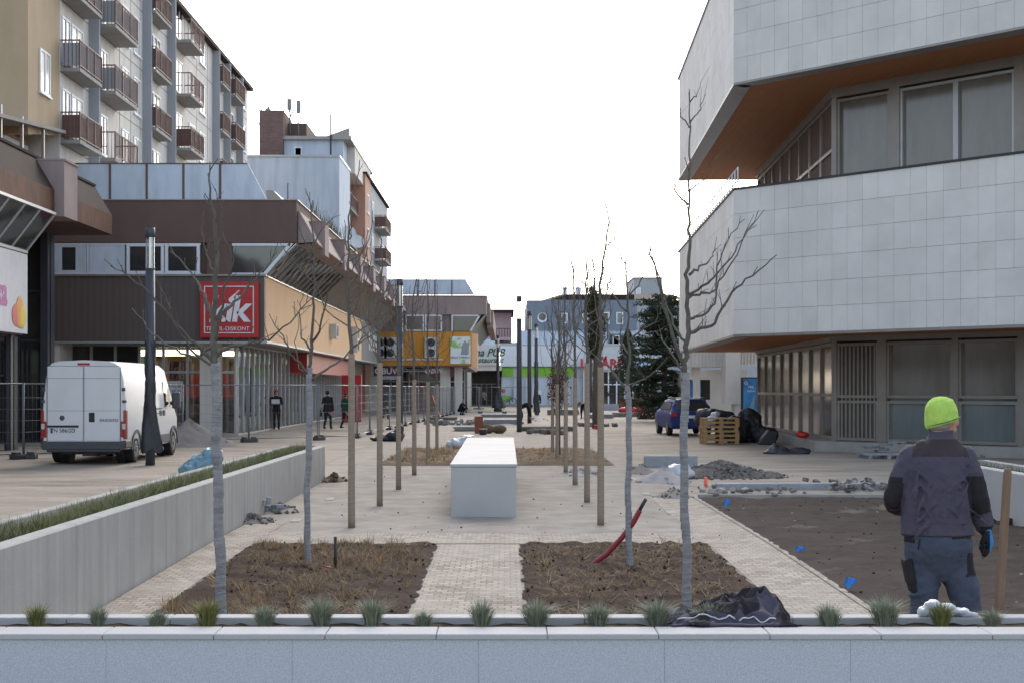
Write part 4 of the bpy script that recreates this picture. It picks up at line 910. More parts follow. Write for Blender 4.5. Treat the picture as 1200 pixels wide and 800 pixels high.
mb = MB(); mb.box(X10(869), X10(888), 72, 72.3, -.05, 2.4); mk('frame', mb, M['dark'], t, bevel=.02)
mb = MB(); mb.box(X10(871), X10(886.5), 71.97, 72.0, .2, 2.33); mk('poster', mb, M['poster'], t)
mb = MB(); mb.prism([(X10(874),71.95,.5),(X10(877),71.95,.4),(X10(884),71.95,1.0),(X10(884.5),71.95,1.6),(X10(881),71.95,1.3)], (0,.015,0)); mk('print', mb, M['bagblue'], t, fix=True)
text('O', t, (X10(874), 71.95, 2.12), .2, M['letter']); text('2', t, (X10(875.8), 71.95, 2.06), .1, M['letter']); text('PRE', t, (X10(880), 71.95, 1.92), .16, M['letter']); text('domov', t, (X10(880), 71.95, 1.74), .14, M['letter'])

# ================================================================== STREET LAMPS
def lamp(px, Y, ptop, label, wrap=None):
    x = (px-VX)/F*Y; top = EYE + (VY-ptop)/F*Y; z0 = g(Y); r = .115
    t = thing('street_lamp', label, 'street lamp', (x, Y, z0), 0, 'cylindrical street lamps on the plaza'); h = top - z0
    w = MB(); w.tube([(0,0,-.05),(0,0,h-1.0)], r, 14); w.disc((0,0,h-1.0), r*1.04, 'z', 14, 0, .04); mk('pole', w, M['lamp'], t, world_=False)
    w = MB(); w.tube([(0,0,h-.98),(0,0,h-.24)], r*.92, 14, cap=False); mk('glass_cylinder', w, M['lampglass'], t, world_=False)
    w = MB(); w.tube([(0,0,h-.98),(0,0,h-.24)], .018, 6); w.tube([(r*.8,0,h-.98),(r*.8,0,h-.24)], .008, 4); w.tube([(-r*.8,0,h-.98),(-r*.8,0,h-.24)], .008, 4); mk('lamp_core', w, M['letter'], t, world_=False)
    w = MB(); w.tube([(0,0,h-.24),(0,0,h)], r*1.02, 14); mk('cap', w, M['lamp'], t, world_=False)
    if wrap:
        z1, fl = wrap; w = MB(); k = 26; n = 22; vv = []
        for i in range(k+1):
            u = i/k; z = .34 + (z1-.34)*u
            for j in range(n):
                a_ = 6.2832*j/n; low = max(0, 1-u*2.1)**1.3; rr = r + .012 + .010*math.sin(5*a_+z*7) * (1-low) + random.uniform(0,.008) + fl*low*(.75+.45*math.sin(3*a_+z*2.5)) - (.02 if 0.62 < u < .66 else 0)
                vv.append((rr*math.cos(a_), rr*math.sin(a_)*.8, z + (.06*math.sin(4*a_) if i == 0 else 0)))
        w.add(vv, [(i*n+j, i*n+(j+1) % n, (i+1)*n+(j+1) % n, (i+1)*n+j) for i in range(k) for j in range(n)], 0, True)
        if fl > .3: w.rings([(0,0,.02,fl*.7,fl*.5),(0,0,.15,fl*.8,fl*.6),(.02,0,.4,fl*.55,fl*.4),(0,0,.6,.1,.1)], 14)
        mk('protective_wrap', w, M['blackcloth'], t, world_=False)
    return t
L = [lamp(176, 36.2, 267, 'nearest tall lamp post beside the white van, wrapped in black plastic', (3.0, .17)),
 lamp(468.5, 54, 327, 'lamp post among the left tree row in front of the orange panels'),
 lamp(608.5, 64.7, 347, 'bare dark lamp post standing right behind the concrete bench', None),
 lamp(620.5, 81, 365, 'dark lamp post just right of the one behind the bench'),
 lamp(628.5, 98, 379, 'wrapped lamp post, rightmost of the close trio behind the bench', (3.6, .12)),
 lamp(583.5, 120, 393, 'far lamp post with bulging black wrap before the pub entrance', (3.9, .45)),
 lamp(692.5, 118, 398, 'far wrapped lamp post in front of the red pharmacy letters', (3.9, .2))]

# ================================================================== CONSTRUCTION FENCE
def fence_master():
    t = thing('fence_panel', 'x', 'fence panel', (0,0,0), 0, 'temporary wire fence panels')
    w = MB()
    for x in (0, 3.4): w.tube([(x,0,.05),(x,0,2.0)], .022, 6)
    for z in (.12, 1.97): w.tube([(0,0,z),(3.4,0,z)], .019, 6)
    mk('frame', w, M['galv'], t, world_=False)
    w = MB()
    for i in range(1, 26): x = i*.131; w.tube([(x,0,.12),(x,0,1.97)], .0025, 3, cap=False)
    for z in (.4, .7, 1.0, 1.3, 1.6): w.tube([(0,0,z),(3.4,0,z)], .004, 3, cap=False)
    mk('wire_mesh', w, M['galv'], t, world_=False)
    w = MB(); w.cbox((0,0,.06), (.68,.24,.12)); w.cbox((-.22,0,.15),(.16,.16,.06)); w.cbox((.22,0,.15),(.16,.16,.06)); mk('foot', w, M['trim'], t, world_=False, bevel=.01)
    return t
fm = fence_master(); used = [0]
def fence(x0, y0, x1, y1, label):
    ang = math.atan2(y1-y0, x1-x0); L_ = math.hypot(x1-x0, y1-y0)
    if not used[0]: o = fm; used[0] = 1; o.location = (x0, y0, g(y0)); o.rotation_euler = (0,0,ang); o['label'] = label
    else: o = dup(fm, (x0, y0, g(y0)), ang, label)
    o.scale = (L_/3.45, 1, 1); return o
def fr(px, Y): return ((px-VX)/F*Y, Y)
runs = [(fr(27,39.5), fr(-130,39.0), 'mesh fence panel at the left edge in front of the mall doors'), (fr(28,39.5), fr(150,43), 'mesh fence panel running behind the white van'),
 (fr(150,43.1), fr(215,50), 'mesh fence panel hidden behind the white van'),
 (fr(291,52), fr(205,51), 'mesh fence panel left of the corner store entrance'), (fr(292,52), fr(373,54), 'mesh fence panel in front of the standing person'),
 (fr(374,54), fr(418,56), 'mesh fence panel in front of the two walkers'), (fr(419,56.5), fr(433,60.5), 'angled fence panel right of the two walkers')]
y = 60.8; k = 0
names = ['first', 'second', 'third', 'fourth', 'fifth', 'sixth', 'seventh', 'eighth', 'ninth', 'tenth', 'eleventh', 'twelfth', 'thirteenth', 'fourteenth', 'fifteenth', 'sixteenth']
xa = fr(433,60.5)[0]
while y < 112:
    x0_ = xa + (y-60.8)*.034; y2 = y + 3.5; runs.append(((x0_, y), (x0_+.119, y2), names[k] + ' fence panel of the receding row before the orange building')); y = y2; k += 1
xx = runs[-1][1][0]
for k in range(3): runs.append(((xx + k*1.8, 112.4), (xx + k*1.8 + 1.75, 112.4), ['left', 'middle', 'right'][k] + ' fence panel of the far crosswise run in front of the pub'))
for a, b, lab in runs: fence(*a, *b, lab)

# ================================================================== TREES
def wob(pts, amp, n):
    """resample a polyline with small wiggles"""
    P = [Vector(p) for p in pts]; out = []
    for a, b in zip(P, P[1:]):
        for i in range(n): out.append(a.lerp(b, i/n) + (Vector((random.uniform(-amp,amp), random.uniform(-amp,amp), random.uniform(-amp,amp))) if (i or out) else Vector((0,0,0))))
    return out + [P[-1]]
def twigs(mb, pts, r, dens, ln):
    for i in range(2, len(pts)-1):
        if random.random() < dens:
            p = pts[i]; d = (pts[i+1]-pts[i]).normalized(); q = Vector((random.uniform(-1,1), random.uniform(-1,1), random.uniform(-.2,1))).normalized()
            dd = (d*.7 + q*.7).normalized(); l = ln*random.uniform(.35,1.1); p1 = p + dd*l*.5 + Vector((0,0,.01)); p2 = p + dd*l + Vector((0,0,l*.15))
            mb.tube([p, p1, p2], [r*.55, r*.45, r*.25], 4, cap=False)
            mb.ell(p2, (r*.55, r*.55, r*1.0), 5, 4)
            if random.random() < .4: mb.tube([p1, p1 + (dd + q*.8).normalized()*l*.45], [r*.4, r*.25], 3, cap=False)
def wrapmesh(h, r0, r1, seg, bumpy, base=(0,0,0), lean=None):
    w = MB(); rs = []; n = max(8, int(h/seg)); k = 0
    for i in range(n+1):
        t_ = i/n; rr = (r0 + (r1-r0)*t_) * (1 + random.uniform(-bumpy, bumpy)); x, y_, z_ = lean(t_*h) if lean else (0, 0, t_*h)
        rs.append((x, y_, z_, rr, rr*random.uniform(1-bumpy*.4, 1+bumpy*.4), random.uniform(-.012, .012)))
        if bumpy > .03 and i < n: rs.append((x, y_, z_ + h/n*.75, rr*.955, rr*.955, 0))
    w.rings(rs, 14); return w
def tree_px(px, Y, label, wraptop, trunk, branches, wr=(.05, .045), stake=None, wrapmat='reed', group=None):
    """young tree: trunk and branches given as photo-row shapes at the tree's own distance, with real depth added per branch"""
    x0 = (px-VX)/F*Y; z0 = g(Y); t = thing('young_tree', label, 'tree', (x0, Y, z0), 0, group); s = Y/F
    def L(p, dy): return Vector(((p[0]-px)*s, dy, EYE-(p[1]-VY)*s - z0))
    tp = [L(q, 0) for q in trunk]; tp = [Vector((0,0,-.05))] + tp
    zt = EYE-(wraptop-VY)*s - z0
    # wrap follows the trunk
    def lean(z):
        for a, b in zip(tp, tp[1:]):
            if z <= b.z: u = (z-a.z)/max(1e-6, b.z-a.z); return (a.x+(b.x-a.x)*u+.009*math.sin(z*4.1+px)+.005*math.sin(z*11+px), 0, z)
        return (tp[-1].x, 0, z)
    w = wrapmesh(zt, wr[0], wr[1], .06 if wrapmat == 'reed' else .05, .07 if wrapmat == 'reed' else .02, lean=lean); mk('trunk_wrap', w, M[wrapmat], t, world_=False)
    w = MB(); pp = [p for p in tp if p.z > zt - .3] ; pp = [Vector((lean(zt-.1)[0], 0, zt-.1))] + [p for p in pp if p.z > zt]
    pw = wob(pp, .012, 5); k = len(pw); w.tube(pw, [wr[1]*.82*(1-.86*(i/(k-1))**.8) for i in range(k)], 8); twigs(w, pw[k//2:], .009, .45, .16)
    mk('trunk', w, M['bark'], t, world_=False)
    for (pts, dep, r) in branches:
        n = len(pts); P = [L(q, dep*(i/(n-1))**1.1) for i, q in enumerate(pts)]; bw = wob(P, .012, 4); k = len(bw)
        w = MB(); w.tube(bw, [r*.78*(1-.78*i/(k-1)) for i in range(k)], 6); twigs(w, bw, r*.34, .5, .13); mk('branch', w, M['bark'], t, world_=False)
    return t
tree_px(258, 11.2, 'nearest young bare tree of the left row with spreading branches', 425, [(258, 600), (252, 500), (252, 425), (250, 370), (255, 300), (248, 240), (246, 190)],
 [([(250,425),(238,410),(225,395),(205,370),(190,350),(170,330),(150,318)], -.5, .02), ([(249,408),(225,418),(190,405),(165,390),(135,357)], .5, .016), ([(252,420),(270,405),(300,402),(320,398),(345,380),(372,352)], -.3, .018),
  ([(248,372),(238,350),(225,332),(205,310),(180,285)], .6, .02), ([(250,375),(262,365),(275,350),(300,318),(318,290)], .3, .02), ([(252,400),(262,370),(272,340),(285,310),(278,282)], -.6, .016),
  ([(254,300),(262,275),(264,250),(258,225)], -.2, .012), ([(252,325),(240,300),(232,270),(233,245)], .2, .01), ([(250,430),(225,408),(212,380),(207,350),(200,330)], -.5, .012)], (.042,.037))
tree_px(360, 16.1, 'second young bare tree of the left row beside the black stake', 430, [(361, 560), (362, 480), (364, 425), (366, 380), (368, 330), (367, 280), (363, 225)],
 [([(363,440),(352,425),(344,415),(336,395),(322,370)], -.4, .02), ([(366,445),(380,432),(400,418),(420,395),(445,372)], .5, .02), ([(366,400),(378,385),(388,350),(396,330)], -.5, .02), ([(364,410),(352,395),(346,365),(350,340)], .4, .016),
  ([(368,345),(378,325),(400,300),(425,285)], .3, .014), ([(367,330),(352,318),(340,300),(332,285)], -.3, .012), ([(366,290),(380,262),(392,250)], .2, .012), ([(367,300),(356,280),(350,255)], -.2, .01), ([(364,440),(349,430),(342,400),(345,370),(360,350)],.6,.01)], (.037,.032), group=None)
tree_px(737, 16.1, 'bare tree behind the red pipe in the right bed', 450, [(737, 560), (736, 500), (736, 450), (737, 420), (736, 360), (733, 300), (736, 240)],
 [([(735,455),(722,440),(716,430),(703,420),(690,408)], .4, .02), ([(738,452),(752,445),(762,438),(778,420)], -.4, .018), ([(737,415),(728,400),(712,385),(704,370)], .4, .016), ([(737,400),(750,388),(765,378),(772,360)], -.4, .016), ([(735,365),(722,350),(715,335),(704,300)], .3, .014),
  ([(734,350),(748,335),(760,312),(768,292)], .3, .014), ([(735,425),(726,410),(724,385),(729,360)], -.6, .012), ([(733,310),(724,290),(718,262)], .1, .01)], (.036,.031))
tree_px(804, 11.2, 'nearest young bare tree of the right row with long branches reaching right', 435, [(804, 620), (802, 530), (801, 470), (803, 425), (806, 380), (804, 330), (808, 290), (806, 240), (808, 180), (808, 105)],
 [([(805,350),(818,345),(832,345),(850,318),(868,280),(890,250)], -.2, .014), ([(806,392),(822,384),(834,380),(852,346),(875,325),(902,303)], -.3, .02), ([(806,375),(820,370),(842,355),(845,310),(862,275),(885,248)], .5, .016), ([(808,322),(822,312),(838,300),(848,285)], .4, .014),
  ([(806,345),(826,335),(842,318),(856,292),(870,270)], -.5, .014), ([(802,430),(785,385),(772,350),(758,300),(752,285)], -.4, .02), ([(803,400),(790,378),(782,340),(770,300),(757,282)], .5, .014), ([(806,240),(795,225),(790,205),(786,190)], .3, .012),
  ([(807,225),(820,215),(835,190)], -.2, .010), ([(808,150),(800,135),(796,122)], .1, .008), ([(808,145),(820,130),(824,115)], -.1, .008), ([(808,120),(818,108),(824,92)], .15, .007), ([(803,440),(790,415),(782,395),(775,385)], .5,.012)], (.036,.031))
def tree_far(px, Y, ptop, label, seed, wraptop=None, pbase=None, spread=.5, n_b=11, lean_=0):
    random.seed(seed); x0 = (px-VX)/F*Y; z0 = g(Y); H = EYE+(VY-ptop)/F*Y - z0; t = thing('young_tree', label, 'tree', (x0, Y, z0), 0)
    hw = 1.9 if wraptop is None else EYE+(VY-wraptop)/F*Y - z0
    w = wrapmesh(hw, .05, .043, .12, .015, lean=lambda z: (lean_*z*.02, 0, z)); mk('trunk_wrap', w, M['twine'], t, world_=False)
    pw = wob([(lean_*hw*.02,0,hw-.1), (lean_*.03+random.uniform(-.05,.05),0,hw+(H-hw)*.4), (random.uniform(-.1,.1),0,hw+(H-hw)*.7), (random.uniform(-.12,.12),0,H)], .018, 5); k = len(pw)
    w = MB(); w.tube(pw, [.032*(1-.84*(i/(k-1))**.6) for i in range(k)], 6); twigs(w, pw[k//2:], .008, .25, .16); mk('trunk', w, M['barkfar'], t, world_=False)
    for i in range(n_b):
        u = (i+.5)/n_b; z = hw + (H-hw)*u*.62; q = [p for p in pw if p.z <= z+.2] or [pw[0]]; st = Vector((q[-1].x, q[-1].y, z)); a = random.uniform(0, 6.28); ln = (1.15-.8*u)*random.uniform(.7,1.3)
        o = Vector((math.cos(a), math.sin(a), 0)); P = [st, st + o*ln*spread*.6 + Vector((0,0,ln*.22)), st + o*ln*spread*.95 + Vector((0,0,ln*.65)), st + o*ln*spread*1.05 + Vector((0,0,ln*1.15))]
        bw = wob(P, .02, 3); kk = len(bw); w = MB(); w.tube(bw, [.0105*(1-.6*j/(kk-1)) for j in range(kk)], 5, cap=False); twigs(w, bw, .006, .35, .18); mk('branch', w, M['barkfar'], t, world_=False)
    return t
tree_far(412, 20.4, 188, 'third tree of the left row with brown wrapped trunk', 11, 415)
tree_far(445, 24, 262, 'fourth tree of the left row with brown wrapped trunk', 12, 425)
tree_far(467, 27.7, 300, 'fifth tree of the left row, close to a lamp post', 13, 440)
tree_far(485.5, 32, 262, 'sixth tree of the left row, left of the far bed', 14, 445)
tree_far(501.5, 38, 300, 'seventh tree of the left row standing in the far brown bed', 15, 447)
tree_far(512, 43.5, 320, 'farthest thin tree of the left row in the far brown bed', 16, 450)
tree_far(704, 20.8, 190, 'tallest brown wrapped tree, third of the right row', 21, 430)
tree_far(688, 24.8, 250, 'brown wrapped tree with dense twigs, fourth of the right row', 22, 425, n_b=15)
tree_far(674, 29, 225, 'slim brown wrapped tree, fifth of the right row', 23, 442)
tree_far(663, 33, 282, 'small brown wrapped tree, sixth of the right row', 24, 447)
tree_far(653, 38.5, 318, 'seventh tree of the right row in the far bed', 25, 450)
tree_far(647.5, 42.5, 330, 'farthest tree of the right row in the far bed', 26, 450)
random.seed(99)
def leaves(mb, c, rad, n, sz, shape=None):
    for _ in range(n):
        u = Vector((random.gauss(0,1), random.gauss(0,1), random.gauss(0,1))).normalized() * random.uniform(.35,1)
        p = Vector(c) + Vector((u.x*rad[0], u.y*rad[1], u.z*rad[2])); s_ = sz*random.uniform(.5,1.3)
        a = Vector((random.uniform(-1,1), random.uniform(-1,1), random.uniform(-1,1))).normalized(); b = a.orthogonal().normalized()
        mb.add([p - a*s_, p + b*s_*.4, p + a*s_, p - b*s_*.4], [(0,1,2,3)])
# columnar hornbeam with brown leaves in the far bed
t = thing('columnar_tree', 'slender columnar young tree holding dry brown leaves in the far bed', 'tree', (1.42, 40.5, 0))
mb = MB(); mb.tube([(1.42,40.5,-.05),(1.42,40.5,2.0),(1.45,40.5,3.9)], [.05,.04,.01], 6)
for k in range(26):
    a = random.uniform(0,6.28); z = random.uniform(1.2,2.6); l = random.uniform(.6,1.5); mb.tube([(1.42,40.5,z),(1.42+.22*math.cos(a),40.5+.22*math.sin(a),z+l*.5),(1.42+.3*math.cos(a),40.5+.3*math.sin(a),z+l)], [.012,.01,.005], 4, cap=False)
mk('trunk', mb, M['bark'], t)
mb = MB(); leaves(mb, (1.42,40.5,1.9), (.34,.34,.75), 900, .045); mk('foliage', mb, M['deadleaf'], t)
# ivy column
t = thing('ivy_covered_tree', 'tall narrow tree overgrown with dark ivy above the pharmacy', 'tree', ((697-VX)/F*70, 70, 0))
x = t.location.x; mb = MB(); mb.tube([(x,70,-.05),(x+.05,70,4),(x,70,7)], [.13,.1,.03], 8); mk('trunk', mb, M['bark'], t)
mb = MB(); k = 16
for i in range(k): z = 3.5+i*.19; rr = .55*math.sin(math.pi*(i+1.5)/(k+2))**.6; leaves(mb, (x+random.uniform(-.12,.12),70+random.uniform(-.1,.1),z), (rr,rr,.28), 330, .07)
mk('foliage', mb, M['ivy'], t)
# dark conifer
t = thing('conifer_tree', 'broad dark conifer left of the stone building', 'tree', ((777-VX)/F*86, 86, 0)); cx = t.location.x
mb = MB(); mb.tube([(cx,86,-.05),(cx+.1,86,3),(cx-.05,86,6.8)], [.2,.14,.03], 8); mk('trunk', mb, M['bark'], t)
mb = MB(); lt = MB(); br_ = MB()
for lv in range(25):
    z = .9 + lv*.25; R_ = 2.5*(1-(z/8.1)**2.6)*random.uniform(.6,1.2) + .2; nb = 8
    for b in range(nb):
        a = random.uniform(0,6.28); rr = R_*random.uniform(.6,1.1); e = Vector((cx+rr*math.cos(a), 86+rr*math.sin(a), z+random.uniform(-.25,.35)))
        br_.tube([(cx,86,z-.1), e], [.04,.01], 4, cap=False)
        for q in range(3):
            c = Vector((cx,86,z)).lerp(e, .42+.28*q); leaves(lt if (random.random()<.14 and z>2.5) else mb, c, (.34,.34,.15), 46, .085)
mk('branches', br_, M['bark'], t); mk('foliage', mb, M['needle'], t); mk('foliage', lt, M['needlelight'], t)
t = thing('conifer_tree', 'small soft green pine far off above the pharmacy roof', 'tree', ((736-VX)/F*140, 140, 0)); cx = t.location.x
mb = MB(); mb.tube([(cx,140,-.05),(cx,140,5)], [.15,.05], 6); mk('trunk', mb, M['bark'], t)
mb = MB()
for i in range(22): z = 2.5+i*.22; rr = 1.9*(1-(i/22))+.15; leaves(mb, (cx,140,z), (rr,rr,.3), 120, .16)
mk('foliage', mb, M['needle'], t)
# shrubs
t = thing('shrub', 'bare reddish brown shrub below the dark conifer', 'shrub', (9.2, 92, 0)); mb = MB()
for k in range(170):
    a = random.uniform(0,6.28); r_ = random.uniform(.2,1.6); mb.tube([(9.2+random.uniform(-1.2,1.2),92,0),(9.2+r_*math.cos(a)*1.3,92+r_*math.sin(a),random.uniform(.8,1.9))], [.025,.008], 3, cap=False)
mk('branches', mb, M['bark'], t); mb = MB(); leaves(mb, (9.2,92,.9), (2.0,1.2,.8), 1500, .06); mk('foliage', mb, M['deadleaf'], t)
t = thing('hedge', 'low clipped grey brown hedge right of the pharmacy door', 'hedge', (11.5, 122, 0)); mb = MB(); mb.box(9.2,13.5,121.6,122.6,.0,.95); mk('core', mb, M['deadleaf'], t)
mb = MB()
for k in range(10): leaves(mb, (9.4+k*.45,122,.75), (.4,.6,.55), 150, .09)
mk('foliage', mb, M['ivy'], t)

# ================================================================== VAN
random.seed(5)
def loft(secs, half):
    """secs: list of (y, zscale function) ; half: list of (x, z) down one side from bottom to roof; returns MB"""
    mb = MB(); n = None; vv = []
    for y, f in secs:
        ring_ = [f(x, z) for x, z in half]; full = [(-x, z) for x, z in ring_] + [(x, z) for x, z in reversed(ring_)]; n = len(full)
        vv += [(x, y, z) for x, z in full]
    k = len(secs); fs = [(i*n+j, (i+1)*n+j, (i+1)*n+(j+1) % n, i*n+(j+1) % n) for i in range(k-1) for j in range(n)]
    fs += [tuple(range(n)), tuple((k-1)*n+j for j in range(n))[::-1]]
    return mb.add(vv, fs, 0, True)
def cut(o, cutters):
    """cut wheel arches out of a body mesh"""
    mb = MB()
    for c in cutters: mb.tube([c[0], c[1]], c[2], 24, 0, False)
    me = mb.mesh('cut'); c = bpy.data.objects.new('cut', me); COL.objects.link(c)
    b = bmesh.new(); b.from_mesh(me); bmesh.ops.recalc_face_normals(b, faces=b.faces); b.to_mesh(me); b.free()
    m_ = o.modifiers.new('b', 'BOOLEAN'); m_.operation = 'DIFFERENCE'; m_.object = c; m_.solver = 'EXACT'
    dg = bpy.context.evaluated_depsgraph_get(); me2 = bpy.data.meshes.new_from_object(o.evaluated_get(dg)); o.modifiers.clear(); o.data = me2; bpy.data.objects.remove(c)
def smooth_angle(o, a=35):
    for e in o.data.edges: pass
    o.data.shade_smooth() if hasattr(o.data, 'shade_smooth') else None
    try: o.data.set_sharp_from_angle(angle=R(a))
    except Exception: pass
van = thing('delivery_van', 'white delivery van parked with its rear doors towards the camera', 'van', (-10.25, 36.45, g(37)), R(-.5))
half = [(.80,.33),(.96,.36),(1.0,.46),(1.02,.75),(1.025,1.15),(1.01,1.45),(.975,1.8),(.93,2.15),(.89,2.33),(.80,2.45),(.62,2.5),(.0,2.53)]
def vf(top, w=1, low=.33):
    def f(x, z):
        if z > top: z = top + (z-2.53)*.06 - .0
        return (x*w, max(z, low))
    return f
secs = [(0,vf(2.53,.965)),(.04,vf(2.53,.99)),(.12,vf(2.53)),(3.9,vf(2.53)),(4.25,vf(2.5)),(4.5,vf(2.36,.995)),(4.8,vf(2.0,.985)),(5.15,vf(1.55,.975)),(5.35,vf(1.33,.965)),(5.75,vf(1.12,.93)),(5.95,vf(.95,.86)),(6.02,vf(.7,.8))]
o = mk('body', loft(secs, half), [M['paintwhite']], van, world_=False, fix=True)
cut(o, [((-1.3,1.03,.34),(-.62,1.03,.34),.42), ((.62,1.03,.34),(1.3,1.03,.34),.42), ((-1.3,5.06,.34),(-.62,5.06,.34),.42), ((.62,5.06,.34),(1.3,5.06,.34),.42)]); smooth_angle(o)
w = MB()
for x in (-.45, .45): w.box(x-.44,x+.44,-.012,.03,.56,2.38)
dr = mk('rear_door', w, M['paintwhite'], van, world_=False, bevel=.02)
w = MB(); w.box(-.004,.004,-.016,.0,.56,2.38); w.box(-.88,.88,-.0155,.0,2.085,2.092); w.box(-.88,.88,-.0155,.0,1.30,1.306); w.box(-.9,-.885,-.006,.0,.56,2.38); w.box(.885,.9,-.006,.0,.56,2.38); w.box(-.88,.88,-.006,.0,2.382,2.39); mk('door_seam', w, M['trim'], van, world_=False)
w = MB(); w.box(.13,.27,-.02,-.012,1.03,1.26); mk('door_handle', w, M['dark'], van, world_=False, bevel=.02)
w = MB(); w.box(-.88,-.12,-.035,-.012,.90,.95); mk('plate_light_bar', w, M['dark'], van, world_=False)
w = MB(); w.box(-.80,-.25,-.024,-.012,.755,.885); pl_ = mk('number_plate', w, M['letter'], van, world_=False)
w = MB(); w.box(-.80,-.745,-.026,-.0235,.76,.88); mk('blue_strip', w, M['bluetext'], pl_, world_=False)
text('TN 586GD', pl_, wloc(van) + Vector((-.5,-.027,.82)), .13, M['dark'], name='lettering', bold=.002, ext=.001)
text('DUCATO', van, wloc(van) + Vector((.62,-.016,1.07)), .085, M['trim'], name='badge_lettering', bold=.002, ext=.002, sx=1.25)
w = MB(); w.disc((-.52,-.015,1.13), .062, 'y', 20, 0, .012); w.disc((-.52,-.022,1.13), .045, 'y', 20, 0, .01); mk('badge', w, M['trim'], van, world_=False)
w = MB(); w.box(-1.0,1.0,-.07,.25,.36,.56); w.box(-.9,.9,-.05,.0,.30,.38); w.box(-1.035,-.9,-.02,.7,.4,.58); w.box(.9,1.035,-.02,.55,.4,.58); mk('bumper', w, M['trim'], van, world_=False, bevel=.03, seg=2)
for s_ in (-1, 1):
    w = MB(); x = s_*.965; w.box(min(x, x+s_*.075), max(x, x+s_*.075), -.02, .12, .62, 1.32); w.box(min(x-s_*.06,x), max(x-s_*.06,x), -.022, .02, .66, 1.05)
    tl = mk('tail_light', w, M['taillight'], van, world_=False, bevel=.012); w = MB(); w.box(min(x-s_*.02, x+s_*.06), max(x-s_*.02, x+s_*.06), -.03, .0, .86, .99); mk('reversing_lens', w, M['lenswhite'], tl, world_=False)
    w = MB(); w.box(s_*.99-.06 if s_>0 else s_*.99-.02, s_*.99+.02 if s_>0 else s_*.99+.06, -.03, .02, 1.78, 1.86); w.box(s_*.99-.05,s_*.99+.05,-.03,.02,1.5,1.56); mk('hinge', w, M['trim'], van, world_=False, bevel=.005)
    # wheels
    for y in (1.03, 5.06):
        wh = bpy.data.objects.new('wheel', None); COL.objects.link(wh); wh.parent = van; wh.location = (s_*.90, y, .34)
        w = MB(); w.tube([(-.11,0,0),(-.09,0,0),(.09,0,0),(.11,0,0)], [.30,.335,.335,.30], 28, 0, False); mk('tyre', w, M['rubber'], wh, world_=False)
        w = MB(); w.tube([(s_*.10,0,0),(s_*.116,0,0)], [.21,.20], 20, 0, False); w.tube([(s_*.11,0,0),(s_*.135,0,0)], [.07,.06], 12, 0, False)
        for q in range(8): w.disc((s_*.118, .14*math.cos(q*.785), .14*math.sin(q*.785)), .03, 'x', 8, 0, .01)
        mk('rim', w, M['rim'], wh, world_=False)
    for y in (1.03, 5.06): w = MB(); w.tube([(s_*.80,y,.36),(s_*.6,y,.36)], .39, 20, 0, False); mk('wheel_well', w, M['dark'], van, world_=False)
    w = MB()
    for y in (1.03, 5.06):
        for a in range(0, 180, 12): a0, a1 = R(a), R(a+12); w.prism([(s_*1.0, y+.42*math.cos(a0), .34+.42*math.sin(a0)), (s_*1.0, y+.49*math.cos(a0), .34+.49*math.sin(a0)), (s_*1.0, y+.49*math.cos(a1), .34+.49*math.sin(a1)), (s_*1.0, y+.42*math.cos(a1), .34+.42*math.sin(a1))], (s_*.045,0,0))
    w.box(min(s_*1.0,s_*1.03), max(s_*1.0,s_*1.03), 1.52, 4.57, .40, .62); mk('side_skirt', w, M['trim'], van, world_=False, fix=True)
    w = MB(); a = .985*s_; w.prism([(a,4.02,1.36),(a,4.78,1.36),(a-s_*.03,4.5,1.95),(a-s_*.05,4.02,2.02)], (s_*.035,0,0)); mk('side_window', w, M['glassdark'], van, world_=False, fix=True)
    w = MB(); w.box(min(s_*1.02,s_*1.045), max(s_*1.02,s_*1.045), 2.4, 3.6, 1.30, 1.33); w.box(min(s_*1.022,s_*1.03), max(s_*1.022,s_*1.03), 1.7, 3.85, 1.18, 1.2); w.box(min(s_*1.02,s_*1.045), max(s_*1.02,s_*1.045), 3.78, 3.98, 1.12, 1.26); w.box(min(s_*1.02,s_*1.045), max(s_*1.02,s_*1.045), 3.42, 3.6, 1.12, 1.26); mk('side_trim', w, M['trim'], van, world_=False)
    w = MB(); w.box(s_*1.08-.05,s_*1.08+.05,4.52,4.6,1.4,1.5); w.box(min(s_*1.1,s_*1.32), max(s_*1.1,s_*1.32), 4.46, 4.62, 1.3, 1.75); mk('mirror', w, M['trim'], van, world_=False, bevel=.04, seg=2)
w = MB(); w.box(-.15,.15,-.005,.04,2.405,2.46); mk('brake_light', w, M['taillight'], van, world_=False)
w = MB(); w.prism([(-.85,4.55,2.31),(.85,4.55,2.31),(.9,5.17,1.57),(-.9,5.17,1.57)], (0,.03,.03)); mk('windscreen', w, M['glassdark'], van, world_=False, fix=True)
w = MB(); w.box(-.6,.6,.2,5.5,.24,.36); w.box(-.06,.3,.1,.6,.2,.3); mk('chassis', w, M['dark'], van, world_=False)

